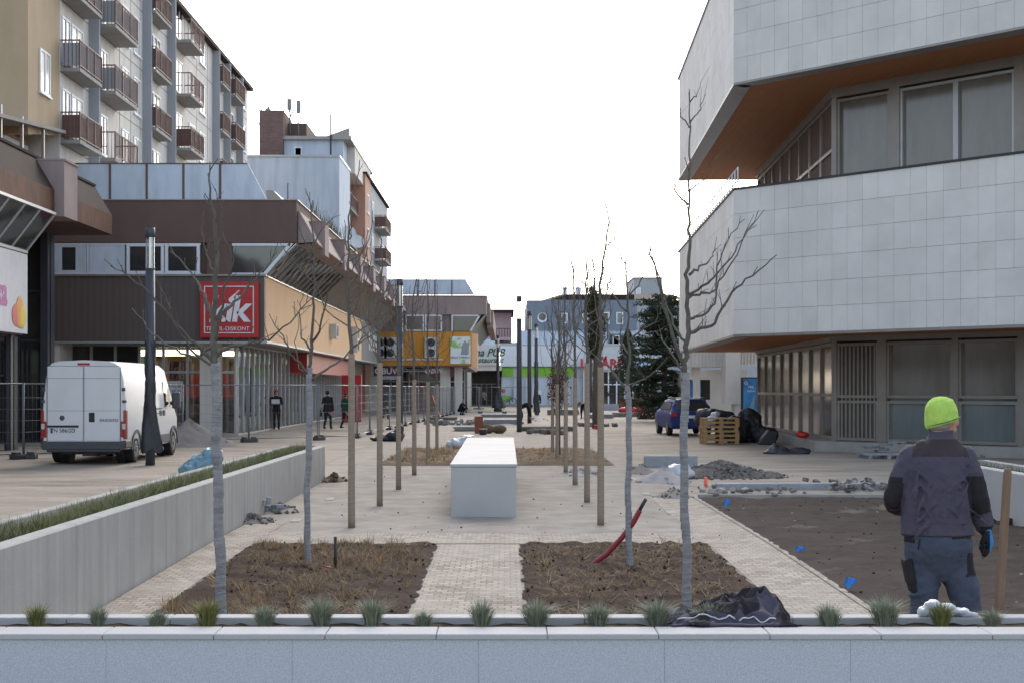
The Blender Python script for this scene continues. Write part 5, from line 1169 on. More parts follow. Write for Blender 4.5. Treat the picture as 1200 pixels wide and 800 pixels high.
# ================================================================== CAR
car = thing('estate_car', 'dark blue estate car parked behind the stack of pallets', 'car', (7.28, 58.6, g(59)), R(3))
half = [(.72,.28),(.82,.32),(.865,.5),(.87,.75),(.85,.93),(.80,1.0),(.74,1.15),(.66,1.32),(.60,1.42),(.45,1.46),(.0,1.48)]
def cf(top, w=1, low=.28):
    def f(x, z):
        if z > top: z = top + (z-1.48)*.04
        return (x*w, max(z, low))
    return f
secs = [(0,cf(.92,.94,.34)),(.05,cf(.98,.98)),(.12,cf(1.0)),(.3,cf(1.25)),(.5,cf(1.42)),(.75,cf(1.48)),(2.5,cf(1.49)),(2.9,cf(1.40)),(3.4,cf(1.08)),(3.6,cf(1.0)),(4.3,cf(.86,.95)),(4.5,cf(.6,.85))]
o = mk('body', loft(secs, half), [M['paintblue']], car, world_=False, fix=True)
cut(o, [((-1.1,.95,.31),(-.55,.95,.31),.35), ((.55,.95,.31),(1.1,.95,.31),.35), ((-1.1,3.5,.31),(-.55,3.5,.31),.35), ((.55,3.5,.31),(1.1,3.5,.31),.35)]); smooth_angle(o)
w = MB(); w.prism([(-.66,.09,.99),(.66,.09,.99),(.56,.43,1.36),(-.56,.43,1.36)], (0,-.02,.01)); mk('rear_window', w, M['glassdark'], car, world_=False, fix=True)
w = MB(); w.box(-.6,.6,.8,2.4,1.485,1.492); w.tube([(-.58,.7,1.5),(-.58,2.4,1.51)], .015, 6); w.tube([(.58,.7,1.5),(.58,2.4,1.51)], .015, 6); mk('roof_rail', w, M['galv'], car, world_=False)
w = MB(); w.box(-.84,.84,-.06,.15,.36,.55); mk('bumper', w, M['paintblue'], car, world_=False, bevel=.04, seg=2)
w = MB(); w.box(-.26,.26,-.02,.02,.70,.81); mk('number_plate', w, M['letter'], car, world_=False)
w = MB(); w.prism([(-.45,.39,1.385),(.45,.39,1.385),(.45,.34,1.41),(-.45,.34,1.41)], (0,0,.02)); mk('roof_spoiler', w, M['paintblue'], car, world_=False, fix=True)
for s_ in (-1, 1):
    w = MB(); w.box(min(s_*.6,s_*.86), max(s_*.6,s_*.86), -.01, .16, .74, .92); mk('tail_light', w, M['taillight'], car, world_=False, bevel=.02)
    w = MB(); w.prism([(s_*.80,.5,1.03),(s_*.80,3.1,1.03),(s_*.66,2.7,1.34),(s_*.66,.75,1.34)], (s_*.02,0,.0)); mk('side_window', w, M['glassdark'], car, world_=False, fix=True)
    w = MB(); w.box(min(s_*.86,s_*1.02), max(s_*.86,s_*1.02), 3.0, 3.1, .98, 1.1); mk('mirror', w, M['paintblue'], car, world_=False, bevel=.02)
    for y in (.95, 3.5):
        wh = bpy.data.objects.new('wheel', None); COL.objects.link(wh); wh.parent = car; wh.location = (s_*.76, y, .31)
        w = MB(); w.tube([(-.1,0,0),(-.08,0,0),(.08,0,0),(.1,0,0)], [.28,.31,.31,.28], 24, 0, False); mk('tyre', w, M['rubber'], wh, world_=False)
        w = MB(); w.tube([(s_*.095,0,0),(s_*.11,0,0)], [.2,.18], 16, 0, False); mk('rim', w, M['rim'], wh, world_=False)

# ================================================================== PALLETS
def pallet(loc, rz, label, group='wooden pallets in the stack beside the blue car', first=[None]):
    if first[0] is None:
        w = MB()
        for k in range(7): w.box(-.6,.6,-.4+k*.118,-.4+k*.118+.092,.122,.144)
        for y in (-.4,-.05,.3):
            w.box(-.6,.6,y,y+.1,0,.022); w.box(-.6,.6,y,y+.1,.1,.1215)
            for x in (-.6,-.07,.46): w.box(x,x+.14,y+.002,y+.098,.0225,.0995)
        o = mk('pallet', w, M['wood'], None, label, 'pallet', group, world_=False); first[0] = o
    else: o = first[0].copy(); COL.objects.link(o); o['label'] = label; o['group'] = group
    o.location = loc; o.rotation_euler = (0,0,rz); return o
px_ = (842.5-VX)/F*50.4
for k, n in enumerate(('lowest', 'second lowest', 'third from the bottom', 'third from the top', 'second from the top', 'topmost')):
    pallet((px_ + random.uniform(-.02,.02), 50.4, g(50)+.002+k*.146), R(2)+random.uniform(-.02,.02), n + ' raw timber pallet of the stack by the blue car')
def dpick(name, mb, m, label, cat, voxel=.03, disp=.05, dsize=.2, smooth=1, loc=None):
    """crumpled sheet or heap as one skin"""
    xs = [v[0] for v in mb.v]; ys = [v[1] for v in mb.v]; zs = [v[2] for v in mb.v]; off = Vector(((min(xs)+max(xs))/2, (min(ys)+max(ys))/2, min(zs)))
    mb.v = [(v[0]-off.x, v[1]-off.y, v[2]-off.z) for v in mb.v]
    me = meshed(mb, voxel, smooth, disp, dsize, name=name); me.materials.append(m); o = bpy.data.objects.new(name, me); COL.objects.link(o); o.location = off
    return tag(o, label, cat)
def blob(name, pts, m, label, cat, **k):
    mb = MB()
    for c, r in pts: mb.ell(c, r, 14, 10)
    return dpick(name, mb, m, label, cat, **k)
blob('tarpaulin', [((7.9,51.6,.4),(.5,.4,.5)),((8.4,51.9,.55),(.5,.4,.6)),((7.3,52.2,.9),(.7,.3,.25)),((8.9,51.5,.25),(.45,.35,.3)),((6.9,52.3,.8),(.4,.3,.35))], M['blackcloth'], 'crumpled black tarpaulin heaped behind the pallet stack', 'tarpaulin', voxel=.05, disp=.25, dsize=.3)
blob('rubbish_bag', [((7.1,51.6,.75),(.22,.2,.2)),((7.2,51.6,.95),(.15,.15,.12))], M['bagwhite'], 'white plastic bag stuffed behind the pallet stack', 'bag', voxel=.03, disp=.08, dsize=.1)
mb = MB(); mb.prism([(8.35,49.6,.0),(8.9,49.6,.0),(9.0,49.6,.45),(8.7,49.6,.5),(8.45,49.6,.2)], (0,.5,0)); o = mk('plastic_crate', mb, M['blackcloth'], None, 'tilted black plastic crate right of the pallet stack', 'crate', fix=True, bevel=.03)
p = GW(922, 531); blob('cloth_heap', [((p.x,p.y,.03),(.7,.4,.1)),((p.x-.25,p.y,.12),(.3,.25,.12)),((p.x+.35,p.y,.08),(.35,.3,.1)),((p.x-.35,p.y,.2),(.06,.06,.1))], M['blackcloth'], 'flat heap of black cloth lying in front of the glass wall', 'cloth', voxel=.04, disp=.1, dsize=.2)
p = W(941, 514, 46.5); blob('red_bag', [((p.x,p.y,.42),(.2,.15,.1)),((p.x-.1,p.y,.46),(.12,.12,.1))], M['red'], 'small red bag on the plinth of the glass wall', 'bag', voxel=.03, disp=.04, dsize=.1)
p = GW(1040, 537); mb = MB()
for k in range(4): mb.box(p.x-.6, p.x+.6, p.y+k*.3, p.y+k*.3+.12, .1, .16); 
for x in (-.5,0,.45): mb.box(p.x+x, p.x+x+.1, p.y, p.y+1.05, 0, .098)
for k in range(7): a = random.uniform(-.5,.4); mb.cbox((p.x+a, p.y+.4, .2+.04*k), (random.uniform(.2,.5),.3,.035), random.uniform(-1,1))
tag(mk('pallet', mb, M['stoneblock'], None), 'dark low pallet carrying stone offcuts by the plinth', 'pallet')
mb = MB()
for k in range(10): q = GW(1105+k*9+random.uniform(-3,3), 533+random.uniform(-2,2)); mb.cbox((q.x, q.y, .06), (random.uniform(.3,.8),.1,.04), random.uniform(-.4,.4))
tag(mk('timber_offcuts', mb, M['stoneblock']), 'loose dark timber offcuts behind the worker near the glass', 'timber', kind='stuff')

# heaps and stones
def heap(name, c, rx, ry, h, m, label, rocks=0, rm=None, seed=1, rs=.05):
    random.seed(seed); mb = MB(); n, k = 26, 10; z0 = g(c[1]); vv = []
    for i in range(k+1):
        u = i/k
        for j in range(n):
            a = 2*math.pi*j/n; rr = u*(1+.12*math.sin(3*a+seed)+random.uniform(-.05,.05)); z = h*max(0, (1-u))**1.15*(1+.1*math.sin(2*a)) + (random.uniform(-.04,.04)*h if i < k else -.03)
            vv.append((rx*rr*math.cos(a), ry*rr*math.sin(a), z))
    mb.add(vv, [(i*n+j, (i+1)*n+j, (i+1)*n+(j+1) % n, i*n+(j+1) % n) for i in range(k) for j in range(n)], 0, True)
    for _ in range(rocks):
        a = random.uniform(0,6.28); u = random.uniform(0,1.15); s_ = rs*random.uniform(.4,1.5)
        mb.cbox((rx*u*math.cos(a), ry*u*math.sin(a), h*max(0,1-u)**1.15 + s_*.2), (s_*1.6, s_*random.uniform(.8,1.6), s_*random.uniform(.5,1.2)), random.uniform(0,3), 1, random.uniform(-.7,.7), random.uniform(-.7,.7))
    o = mk(name, mb, [M[m], M[rm or m]], None, label, 'heap', world_=False, fix=True); o.location = (c[0], c[1], z0); return o
def hp(px, py): p = GW(px, py); return (p.x, p.y)
heap('sand_heap', hp(222, 522), 1.45, 1.2, .82, 'sand', 'large heap of grey sand right of the white van', 30)
heap('rubble_heap', hp(845, 557), 1.3, 1.1, .30, 'rubble', 'dark heap of rubble beside the right tree trunk', 620, 'rubble', 3, .036)
heap('sand_heap', hp(752, 554), .38, .5, .2, 'sand', 'small brown sand cone left of the shallow pit', 10, seed=4)
heap('sand_heap', hp(777, 564), .62, .6, .27, 'sandpale', 'pale grit cone right of the shallow pit', 10, seed=5)
heap('gravel_heap', hp(789, 582), .34, .45, .16, 'sand', 'low heap of gravel left of the nearest right tree', 60, 'rubble', 6, .02)
heap('gravel_heap', hp(682, 556), .5, .5, .1, 'sandpale', 'very low gravel heap between the brown wrapped trees', 20, seed=7)
heap('rubble_heap', hp(294, 611), .32, .5, .1, 'rubble', 'low heap of rubble against the left planter wall', 90, 'rubble', 8, .03)
heap('rubble_heap', hp(328, 598), .32, .6, .1, 'sand', 'small rubble heap by the grey blocks at the planter wall', 60, 'rubble', 9, .03)
heap('sand_heap', hp(391, 563), .28, .5, .15, 'soilbrown', 'small brown heap at the end of the left planter wall', 20, seed=10)
heap('sand_heap', hp(590, 497), .9, 1.5, .2, 'sandpale', 'pale grit heap behind the bench near the lamp posts', 20, seed=11)
heap('sand_heap', hp(628, 492), .7, 1.5, .3, 'sandpale', 'pale grit heap at the foot of the wrapped lamp post', 20, seed=12)
def blocks(c, n, label, seed, sz=.12, m='stoneblock', spread=.3, zmax=.15, cat='stones', stuff=True):
    random.seed(seed); mb = MB(); z0 = g(c[1])
    for _ in range(n): mb.cbox((c[0]+random.uniform(-1,1)*spread, c[1]+random.uniform(-1,1)*spread*1.5, z0+random.uniform(.02,zmax)), (sz*random.uniform(.7,1.3), sz*random.uniform(.7,1.3), sz*.7), random.uniform(0,3), 0, random.uniform(-.3,.3), random.uniform(-.3,.3))
    o = mk('loose_stones', mb, M[m], None, bevel=.008); return tag(o, label, cat, kind='stuff' if stuff else None)
blocks(hp(317, 600), 7, 'grey granite setts piled against the left planter wall', 1, .13, spread=.14, zmax=.2)
blocks(hp(880, 577), 34, 'broken stones and debris along the kerb behind the garden soil', 2, .07, 'rubble', spread=.9, zmax=.05)
blocks(hp(850, 577), 9, 'pale stone lumps at the left end of the kerb', 12, .11, 'sandpale', spread=.4, zmax=.06)
blocks(hp(1000, 573), 60, 'pale and dark debris piled on the kerb left of the worker', 3, .09, 'debris', spread=.7, zmax=.14)
blocks(hp(1180, 612), 26, 'dark clods beside the wooden stake', 4, .1, 'soil2', spread=.5, zmax=.1)
random.seed(31)
mb = MB()
for _ in range(110):
    px, py = random.uniform(380, 1010), random.uniform(545, 640)**1; p = GW(px, py)
    if abs(p.x+.33) < .75 and p.y > 21 and p.y < 33: continue
    s_ = random.uniform(.006,.018); mb.ell((p.x, p.y, g(p.y)+s_*.4), (s_, s_, s_*.7), 5, 4)
tag(mk('pebbles', mb, M['rubble'], kind='stuff'), 'scattered small pebbles on the gravel path', 'pebbles')
mb = MB()
for _ in range(900):
    x = random.uniform(3.3, 9.3); y = random.uniform(8, 25.5); s_ = random.uniform(.005,.02); mb.ell((x, y, g(y)+.02+s_*.2), (s_, s_*.8, s_*.6), 5, 4)
tag(mk('soil_clods', mb, M['soil2'], kind='stuff'), 'small clods on the garden soil', 'clods')
mb = MB()
for _ in range(30):
    x = random.uniform(3.6, 8.3); y = random.uniform(9, 25); s_ = random.uniform(.01,.025); mb.ell((x, y, g(y)+.03), (s_, s_*.8, s_*.6), 5, 4)
tag(mk('pale_stones', mb, M['sandpale'], kind='stuff'), 'pale pebbles scattered on the garden soil', 'pebbles')
mb = MB(); p = hp(792, 549); mb.cbox((p[0], p[1]+1.1, .12), (1.25,.3,.3), 0); tag(mk('kerb_stone', mb, M['stoneblock'], None, bevel=.015), 'long dark kerb stone lying behind the bag of stones', 'stone')
p = GW(797, 560); blob('stone_bag', [((p.x,p.y,.1),(.3,.22,.12)),((p.x-.1,p.y,.2),(.17,.16,.1)),((p.x+.1,p.y,.22),(.13,.12,.1))], M['bagwhite'], 'pale plastic sack of stones at the foot of the rubble heap', 'bag', voxel=.03, disp=.1, dsize=.12)
mb = MB(); p = GW(754, 562); mb.cbox((p.x,p.y,g(p.y)+.012), (.5,.8,.03), .1); tag(mk('manhole_cover', mb, M['stoneblock']), 'blue grey cover slab between two small sand cones', 'slab')
p = GW(228, 560); blob('plastic_bag', [((p.x+.0,p.y+1.0,.2),(.42,.35,.25)),((p.x-.2,p.y+.9,.12),(.35,.3,.18)),((p.x+.15,p.y+1.05,.42),(.25,.25,.2))], M['bagblue'], 'crumpled light blue plastic bag behind the left planter', 'bag', voxel=.03, disp=.12, dsize=.14)

# far building site clutter
p = GW(463, 516); blob('black_foil', [((p.x,p.y,.15),(.35,.4,.2)),((p.x-.45,p.y,.08),(.45,.3,.1)),((p.x+.15,p.y,.35),(.15,.2,.3))], M['blackcloth'], 'black foil heaped at the foot of the second lamp post', 'foil', voxel=.04, disp=.15, dsize=.2)
p = GW(540, 526); blob('plastic_sheet', [((p.x,p.y,.15),(.5,.4,.2)),((p.x+.2,p.y,.3),(.25,.3,.15))], M['bagwhite'], 'grey white plastic sheet crumpled at the back of the bench', 'sheet', voxel=.04, disp=.15, dsize=.15)
p = GW(561, 507); mb = MB(); mb.cbox((p.x,p.y,.35),(.32,.35,.7),.1); tag(mk('brick_pillar', mb, M['brickred'], bevel=.01), 'short reddish brown block standing behind the bench', 'block')
p = GW(566, 509); mb = MB(); mb.tube([(p.x,p.y,0),(p.x,p.y,.24)], [.14,.17], 12); tag(mk('bucket', mb, M['dark']), 'dark bucket right of the reddish block', 'bucket')
p = GW(580, 507); blob('rolled_sack', [((p.x-.3,p.y,.18),(.3,.25,.2)),((p.x+.15,p.y,.16),(.35,.25,.18))], M['soilbrown'], 'brown sack lying right of the dark bucket', 'sack', voxel=.04, disp=.1, dsize=.2)
def slabs(px, py, w_, d_, n, label, m='stoneblock', rz=0):
    p = GW(px, py); mb = MB()
    for k in range(n): mb.cbox((p.x+random.uniform(-.05,.05), p.y, .06+k*.09), (w_, d_, .08), rz+random.uniform(-.04,.04))
    return tag(mk('slab_stack', mb, M[m], bevel=.01), label, 'slabs')
slabs(588, 497, 1.9, 1.6, 3, 'dark slabs stacked left of the bare lamp post'); slabs(545, 504, 1.0, 1.4, 2, 'low stack of slabs left of the reddish block', 'slab'); slabs(587, 488, 2.6, 2, 2, 'grey slabs behind the dark slab stack', 'stoneblock')
slabs(735, 488, 1.9, 1.2, 3, 'dark flat stack on the right near the conifer', 'rubble'); slabs(640, 504, 2.4, 1.6, 2, 'dark timber edging right of the lamp posts', 'rubble'); slabs(702, 490, 1.8, .8, 3, 'slabs beside the far wrapped lamp post', 'stoneblock')
slabs(660, 486, 2.2, .8, 4, 'stack of boards left of the kneeling worker', 'rubble'); slabs(520, 492, 1.6, 1.0, 2, 'dark slabs along the fence near the orange building', 'rubble')
blocks(hp(640, 508), 30, 'broken stone pieces right of the lamp trio', 15, .2, 'rubble', spread=.7, zmax=.15)
blocks(hp(530, 497), 40, 'broken paving stones along the far fence', 16, .22, 'stoneblock', spread=1.3, zmax=.2)
blocks(hp(700, 499), 26, 'bits of debris behind the right far bed', 17, .18, 'rubble', spread=.9, zmax=.12)
blocks(hp(760, 476), 26, 'pale lumps at the foot of the dark conifer', 18, .4, 'letter', spread=1.6, zmax=.2)
mb = MB(); p = GW(511, 492); mb.cbox((p.x, p.y, .75), (.08, 1.0, 1.5), 0, 0, 0, -.35); tag(mk('leaning_board', mb, M['brickred']), 'reddish board leaning on the fence before the orange building', 'board')
mb = MB(); p = GW(561, 479); mb.tube([(p.x,p.y,0),(p.x,p.y,1.9)], .07, 8); mb.cbox((p.x,p.y,.06),(1.0,.4,.12)); mb.cbox((p.x,p.y,1.9),(.3,.05,.3)); tag(mk('site_post', mb, M['galv']), 'short grey sign post on a foot before the pub', 'post')
mb = MB(); p = GW(700, 503); mb.cbox((p.x,p.y,.12),(.28,.2,.2),.3); tag(mk('toolbox', mb, M['red'], bevel=.02), 'small red toolbox at the edge of the right far bed', 'toolbox')
mb = MB()
for k in range(4): mb.ell((9.3+.6*k, 118, .15), (.5,.3,.25), 10, 6)
tag(mk('sandbag_row', mb, M['red']), 'low red barrier row below the dark conifer', 'barrier')
# red display at the shop front
mb = MB(); p = GW(416, 494); mb.box(p.x-.75, p.x+.35, p.y, p.y+.3, 0, 2.6); mb.box(p.x-.7,p.x+.3,p.y-.02,p.y,2.0,2.5); tag(mk('display_stand', mb, M['red'], bevel=.03), 'tall red display stand at the shop front by the green coat walker', 'display stand')

# garden markers, pipe, stakes
def flag(px, py, pyt, label, sz):
    p = GW(px, py); t = thing('marker_flag', label, 'marker flag', (p.x, p.y, p.z), 0, 'blue ribbon markers in the garden soil')
    h = (py-pyt)*p.y/F; w = MB(); w.tube([(0,0,-.03),(0,0,h)], .003, 5); mk('wire', w, M['galv'], t, world_=False)
    w = MB(); n = 6; vv = []
    for i in range(n+1):
        u = i/n; vv += [(-.02+u*sz, .02*math.sin(u*5), h*.98 - u*h*.15), (-.05+u*sz*.8, .02*math.sin(u*5+1), h*.35 + .02*math.sin(u*9))]
    w.add(vv, [(2*i, 2*i+1, 2*i+3, 2*i+2) for i in range(n)], 0, True); w.add([(a, b+.004, c) for a, b, c in vv], [(2*i+2, 2*i+3, 2*i+1, 2*i) for i in range(n)], 0, True); mk('ribbon', w, M['flagblue'], t, world_=False)
flag(852, 598, 583, 'blue ribbon marker farthest back in the garden soil', .07); flag(936, 649, 639, 'small blue ribbon marker in the middle of the garden soil', .1); flag(995, 693, 675, 'nearest blue ribbon marker beside the gravel path', .1)
mb = MB(); p = GW(827, 569); mb.tube([(p.x,p.y,g(p.y)-.05),(p.x,p.y,g(p.y)+.17)], .035, 8); tag(mk('marker_peg', mb, M['coral']), 'bright orange marker peg in front of the rubble heap', 'peg')
p0 = GW(693, 664); t = thing('cable_pipe', 'dark red corrugated pipe with black end rising from the right bed', 'pipe', p0)
def pw_(px, py, dy): return W(px, py, p0.y+dy)
mb = MB(); pts = [pw_(682,672,.1), pw_(693,662,.05), pw_(712,648,0), pw_(730,628,-.05), pw_(742,612,-.08), pw_(750,597,-.1)]
Q = [a.lerp(b, i/8) for a, b in zip(pts, pts[1:]) for i in range(8)] + [pts[-1]]; mb.tube(Q, [.030 if i % 2 else .027 for i in range(len(Q))], 12, 0, True); mk('red_pipe', mb, M['pipe'], t)
mb = MB(); mb.tube([pw_(749,598,-.1), pw_(757,584,-.11)], .02, 10); mk('black_end', mb, M['dark'], t)
p = GW(393, 668); t = thing('black_stake', 'thin black stake with a red tip mark standing in the left bed', 'stake', p)
mb = MB(); mb.tube([(p.x,p.y,p.z-.05),(p.x,p.y,p.z+.36)], .017, 8); mk('rod', mb, M['dark'], t)
mb = MB(); mb.tube([(p.x,p.y,p.z+.02),(p.x-.12,p.y-.1,p.z+.06)], .008, 6); mk('red_clip', mb, M['red'], t)
mb = MB(); a = W(1168, 760, 8.2); b = W(1181, 548, 8.2); mb.tube([a, a.lerp(b,.3), a.lerp(b,.97), b], [.025,.0245,.0235,.018], 12); tag(mk('wooden_stake', mb, M['handle']), 'brown wooden stake standing upright right of the worker', 'stake')

# ================================================================== GRASSES
def tuft_mesh(n, h, spread, seed, m):
    random.seed(seed); mb = MB()
    for _ in range(n):
        a = random.uniform(0,6.28); r0 = random.uniform(0,.028); tilt = random.uniform(0,1)**.8*spread; l = h*random.uniform(.55,1.1); o = Vector((math.cos(a), math.sin(a), 0)); s_ = Vector((-o.y, o.x, 0))*.0016
        p0 = o*r0; p1 = p0 + o*tilt*l*.35 + Vector((0,0,l*.6)); p2 = p0 + o*tilt*l*.85 + Vector((0,0,l*(1-.25*tilt)))
        mb.add([p0-s_, p0+s_, p1+s_*.9, p1-s_*.9, p2], [(0,1,2,3),(3,2,4)])
    return mb
masters = []
for k, (n, h, sp, m) in enumerate(((460,.15,1.05,'grassgreen'),(420,.12,1.15,'grassgreen'),(420,.15,.85,'grassyellow'),(480,.145,1.2,'grassgreen'))): masters.append(tuft_mesh(n, h, sp, 50+k, m).mesh('grass_tuft')); masters[-1].materials.append(M[m])
tl_ = [(42,2,.95,'leftmost tuft on the granite planter'),(114,0,.75,'small tuft, second from the left on the granite planter'),(185,1,.85,'dark small tuft left of the nearest left tree'),(244,2,1.1,'yellowish tuft at the foot of the nearest left tree'),(310,0,.9,'tuft right of the nearest left tree'),(376,0,1.1,'dense tuft below the black stake'),(436,0,1.0,'tuft between the black stake and the cobbled path'),(496,1,.9,'tuft at the left edge of the cobbled path'),(565,0,1.0,'tuft in the middle of the cobbled path'),
 (628,3,1.1,'tuft at the right edge of the cobbled path'),(701,3,1.0,'tuft below the red pipe'),(770,3,1.15,'tall tuft left of the dark jacket'),(832,1,1.1,'tuft half covered by the dark jacket'),(970,1,1.1,'tuft right of the dark jacket'),(1037,3,1.2,'large pale tuft left of the worker'),(1104,2,1.05,'yellowish tuft before the white plastic sheet'),(1162,1,.9,'tuft at the foot of the wooden stake'),(1215,1,.9,'x')]
for i, (px, k, s_, lab) in enumerate(tl_[:-1]):
    o = bpy.data.objects.new('grass_tuft', masters[k]); COL.objects.link(o); o.location = ((px-VX)/F*7.25, 7.25+random.uniform(-.02,.03), .688); o.scale = (s_, s_, s_*random.uniform(.9,1.15)); o.rotation_euler = (0,0,random.uniform(0,6)); tag(o, ('blue green fescue ' if k != 2 else '') + lab, 'grass tuft', 'grass tufts planted along the granite kerb')
def blades(mb, x, y, z, n, h, sp, rad, w_=.003, lay=0):
    for _ in range(n):
        a = random.uniform(0,6.28); o = Vector((math.cos(a), math.sin(a), 0)); s_ = Vector((-o.y,o.x,0))*w_; p0 = Vector((x,y,z)) + o*random.uniform(0,rad); l = h*random.uniform(.4,1.2); t_ = random.uniform(.1,1)*sp
        p1 = p0 + o*l*t_*.5 + Vector((0,0,l*.5*(1-lay))); p2 = p0 + o*l*t_ + Vector((0,0,l*(1-lay)*(1-.3*t_)))
        mb.add([p0-s_, p0+s_, p1+s_*.8, p1-s_*.8, p2], [(0,1,2,3),(3,2,4)])
random.seed(61)
mb = MB(); mb2 = MB()
for k in range(330):
    y = 8.5 + 21.5*(k/330); 
    for _ in range(2): blades(mb if random.random() < .7 else mb2, -4.05+random.uniform(-.17,.17), y+random.uniform(-.1,.1), .60, 24, random.uniform(.11,.22), .8, .07, .0035)
tag(mk('planter_grass', mb, M['hedge'], kind='stuff'), 'green grass filling the long left planter'); tag(mk('planter_grass', mb2, M['grassyellow'], kind='stuff'), 'yellowing grass between the green in the long left planter')
mb = MB()
for k in range(60): blades(mb, 7.35+random.uniform(-.15,.15), 13+k*.19, .6, 22, .17, .9, .08, .004)
tag(mk('planter_grass', mb, M['hedge'], kind='stuff'), 'low plants in the white planter behind the worker')
def drygrass(x0, x1, y0, y1, n, h, lay, m, lab, blades_n=24, bw=.0022, clump=.06):
    mb = MB()
    for _ in range(n):
        x, y = random.uniform(x0,x1), random.uniform(y0,y1)
        if lay < .5 and (math.sin(x*3.1+1)+math.sin(y*1.3+x)) < -.1 and random.random() < .75: continue
        blades(mb, x, y, g(y)+.03, random.randint(blades_n//2, blades_n), h*random.uniform(.5,1.2), 1.1, clump, bw, lay*random.uniform(.7,1))
    tag(mk('dry_grass', mb, M[m], kind='stuff'), lab)
drygrass(-3.0,-.95,11,18.1,420,.2,.3,'grassdry','dry straw coloured grass clumps in the left bed',26)
drygrass(-3.0,-.95,11,18.1,160,.3,.9,'grassdry','flattened straw lying in the left bed',16)
drygrass(.25,2.35,11,18.2,380,.3,.93,'grassdry','flattened straw lying in the right bed',16)
drygrass(.25,2.35,12,18.2,50,.2,.3,'grassdry','few standing straw clumps in the right bed',14)
drygrass(-3.0,-.9,36.2,44.8,260,.3,.3,'grassdry','dry grass clumps in the far left bed',16,.005,.1)
drygrass(.2,2.5,36.2,44.8,220,.25,.5,'grassdry','dry grass clumps in the far right bed',14,.005,.1)
# soil lumps in the beds
for (x0, x1, lab) in ((-3.05,-.86,'dark clods in the left bed'), (.2,2.42,'dark clods in the right bed')):
    mb = MB()
    for _ in range(420): x = random.uniform(x0,x1); y = random.uniform(10.5,18.2); s_ = random.uniform(.008,.032)*random.uniform(.4,1); mb.ell((x,y,g(y)+.035), (s_,s_*.8,s_*.7), 6, 4, 0, Euler((random.random()*3,)*3).to_matrix())
    tag(mk('soil_clods', mb, M['soil'], kind='stuff'), lab)

# ================================================================== PEOPLE
random.seed(77)
def skeleton(pose):
    J = dict(pel=(0,0,.93), ch=(0,0,1.28), nk=(0,0,1.49), hd=(0,-.01,1.645), sL=(-.18,0,1.42), sR=(.18,0,1.42), eL=(-.25,.02,1.13), eR=(.25,.02,1.13), wL=(-.25,-.06,.88), wR=(.25,-.06,.88),
             hL=(-.09,0,.90), hR=(.09,0,.90), kL=(-.1,-.02,.49), kR=(.1,-.02,.49), aL=(-.1,.02,.09), aR=(.1,.02,.09))
    if pose == 'walk': J.update(kL=(-.09,-.14,.50), aL=(-.09,-.2,.10), kR=(.09,.02,.50), aR=(.09,.26,.16), eL=(-.25,.1,1.14), wL=(-.25,.06,.88), eR=(.25,-.03,1.13), wR=(.24,-.16,.90))
    if pose == 'paper': J.update(eL=(-.26,-.02,1.14), eR=(.26,-.02,1.14), wL=(-.1,-.24,1.22), wR=(.1,-.24,1.22))
    if pose == 'phone': J.update(kL=(-.09,-.12,.50), aL=(-.09,-.16,.10), aR=(.09,.2,.13), eR=(.28,-.06,1.18), wR=(.18,-.2,1.42))
    if pose == 'crouch': J.update(pel=(0,.2,.36), ch=(0,.02,.66), nk=(0,-.08,.86), hd=(0,-.16,1.0), sL=(-.18,-.05,.80), sR=(.18,-.05,.80), eL=(-.24,-.25,.6), eR=(.24,-.25,.6), wL=(-.14,-.45,.42), wR=(.14,-.45,.42), hL=(-.1,.2,.34), hR=(.1,.2,.34), kL=(-.15,-.2,.5), kR=(.15,-.2,.5), aL=(-.13,.02,.09), aR=(.13,.02,.09))
    if pose == 'bend': J.update(pel=(0,.1,.86), ch=(0,-.22,1.0), nk=(0,-.42,.98), hd=(0,-.56,.92), sL=(-.18,-.36,.95), sR=(.18,-.36,.95), eL=(-.22,-.42,.66), eR=(.22,-.42,.66), wL=(-.16,-.5,.40), wR=(.16,-.5,.40), hL=(-.1,.1,.83), hR=(.1,.1,.83), kL=(-.13,-.02,.46), kR=(.13,.04,.46), aL=(-.14,.05,.09), aR=(.14,.12,.09))
    return {k: Vector(v) for k, v in J.items()}
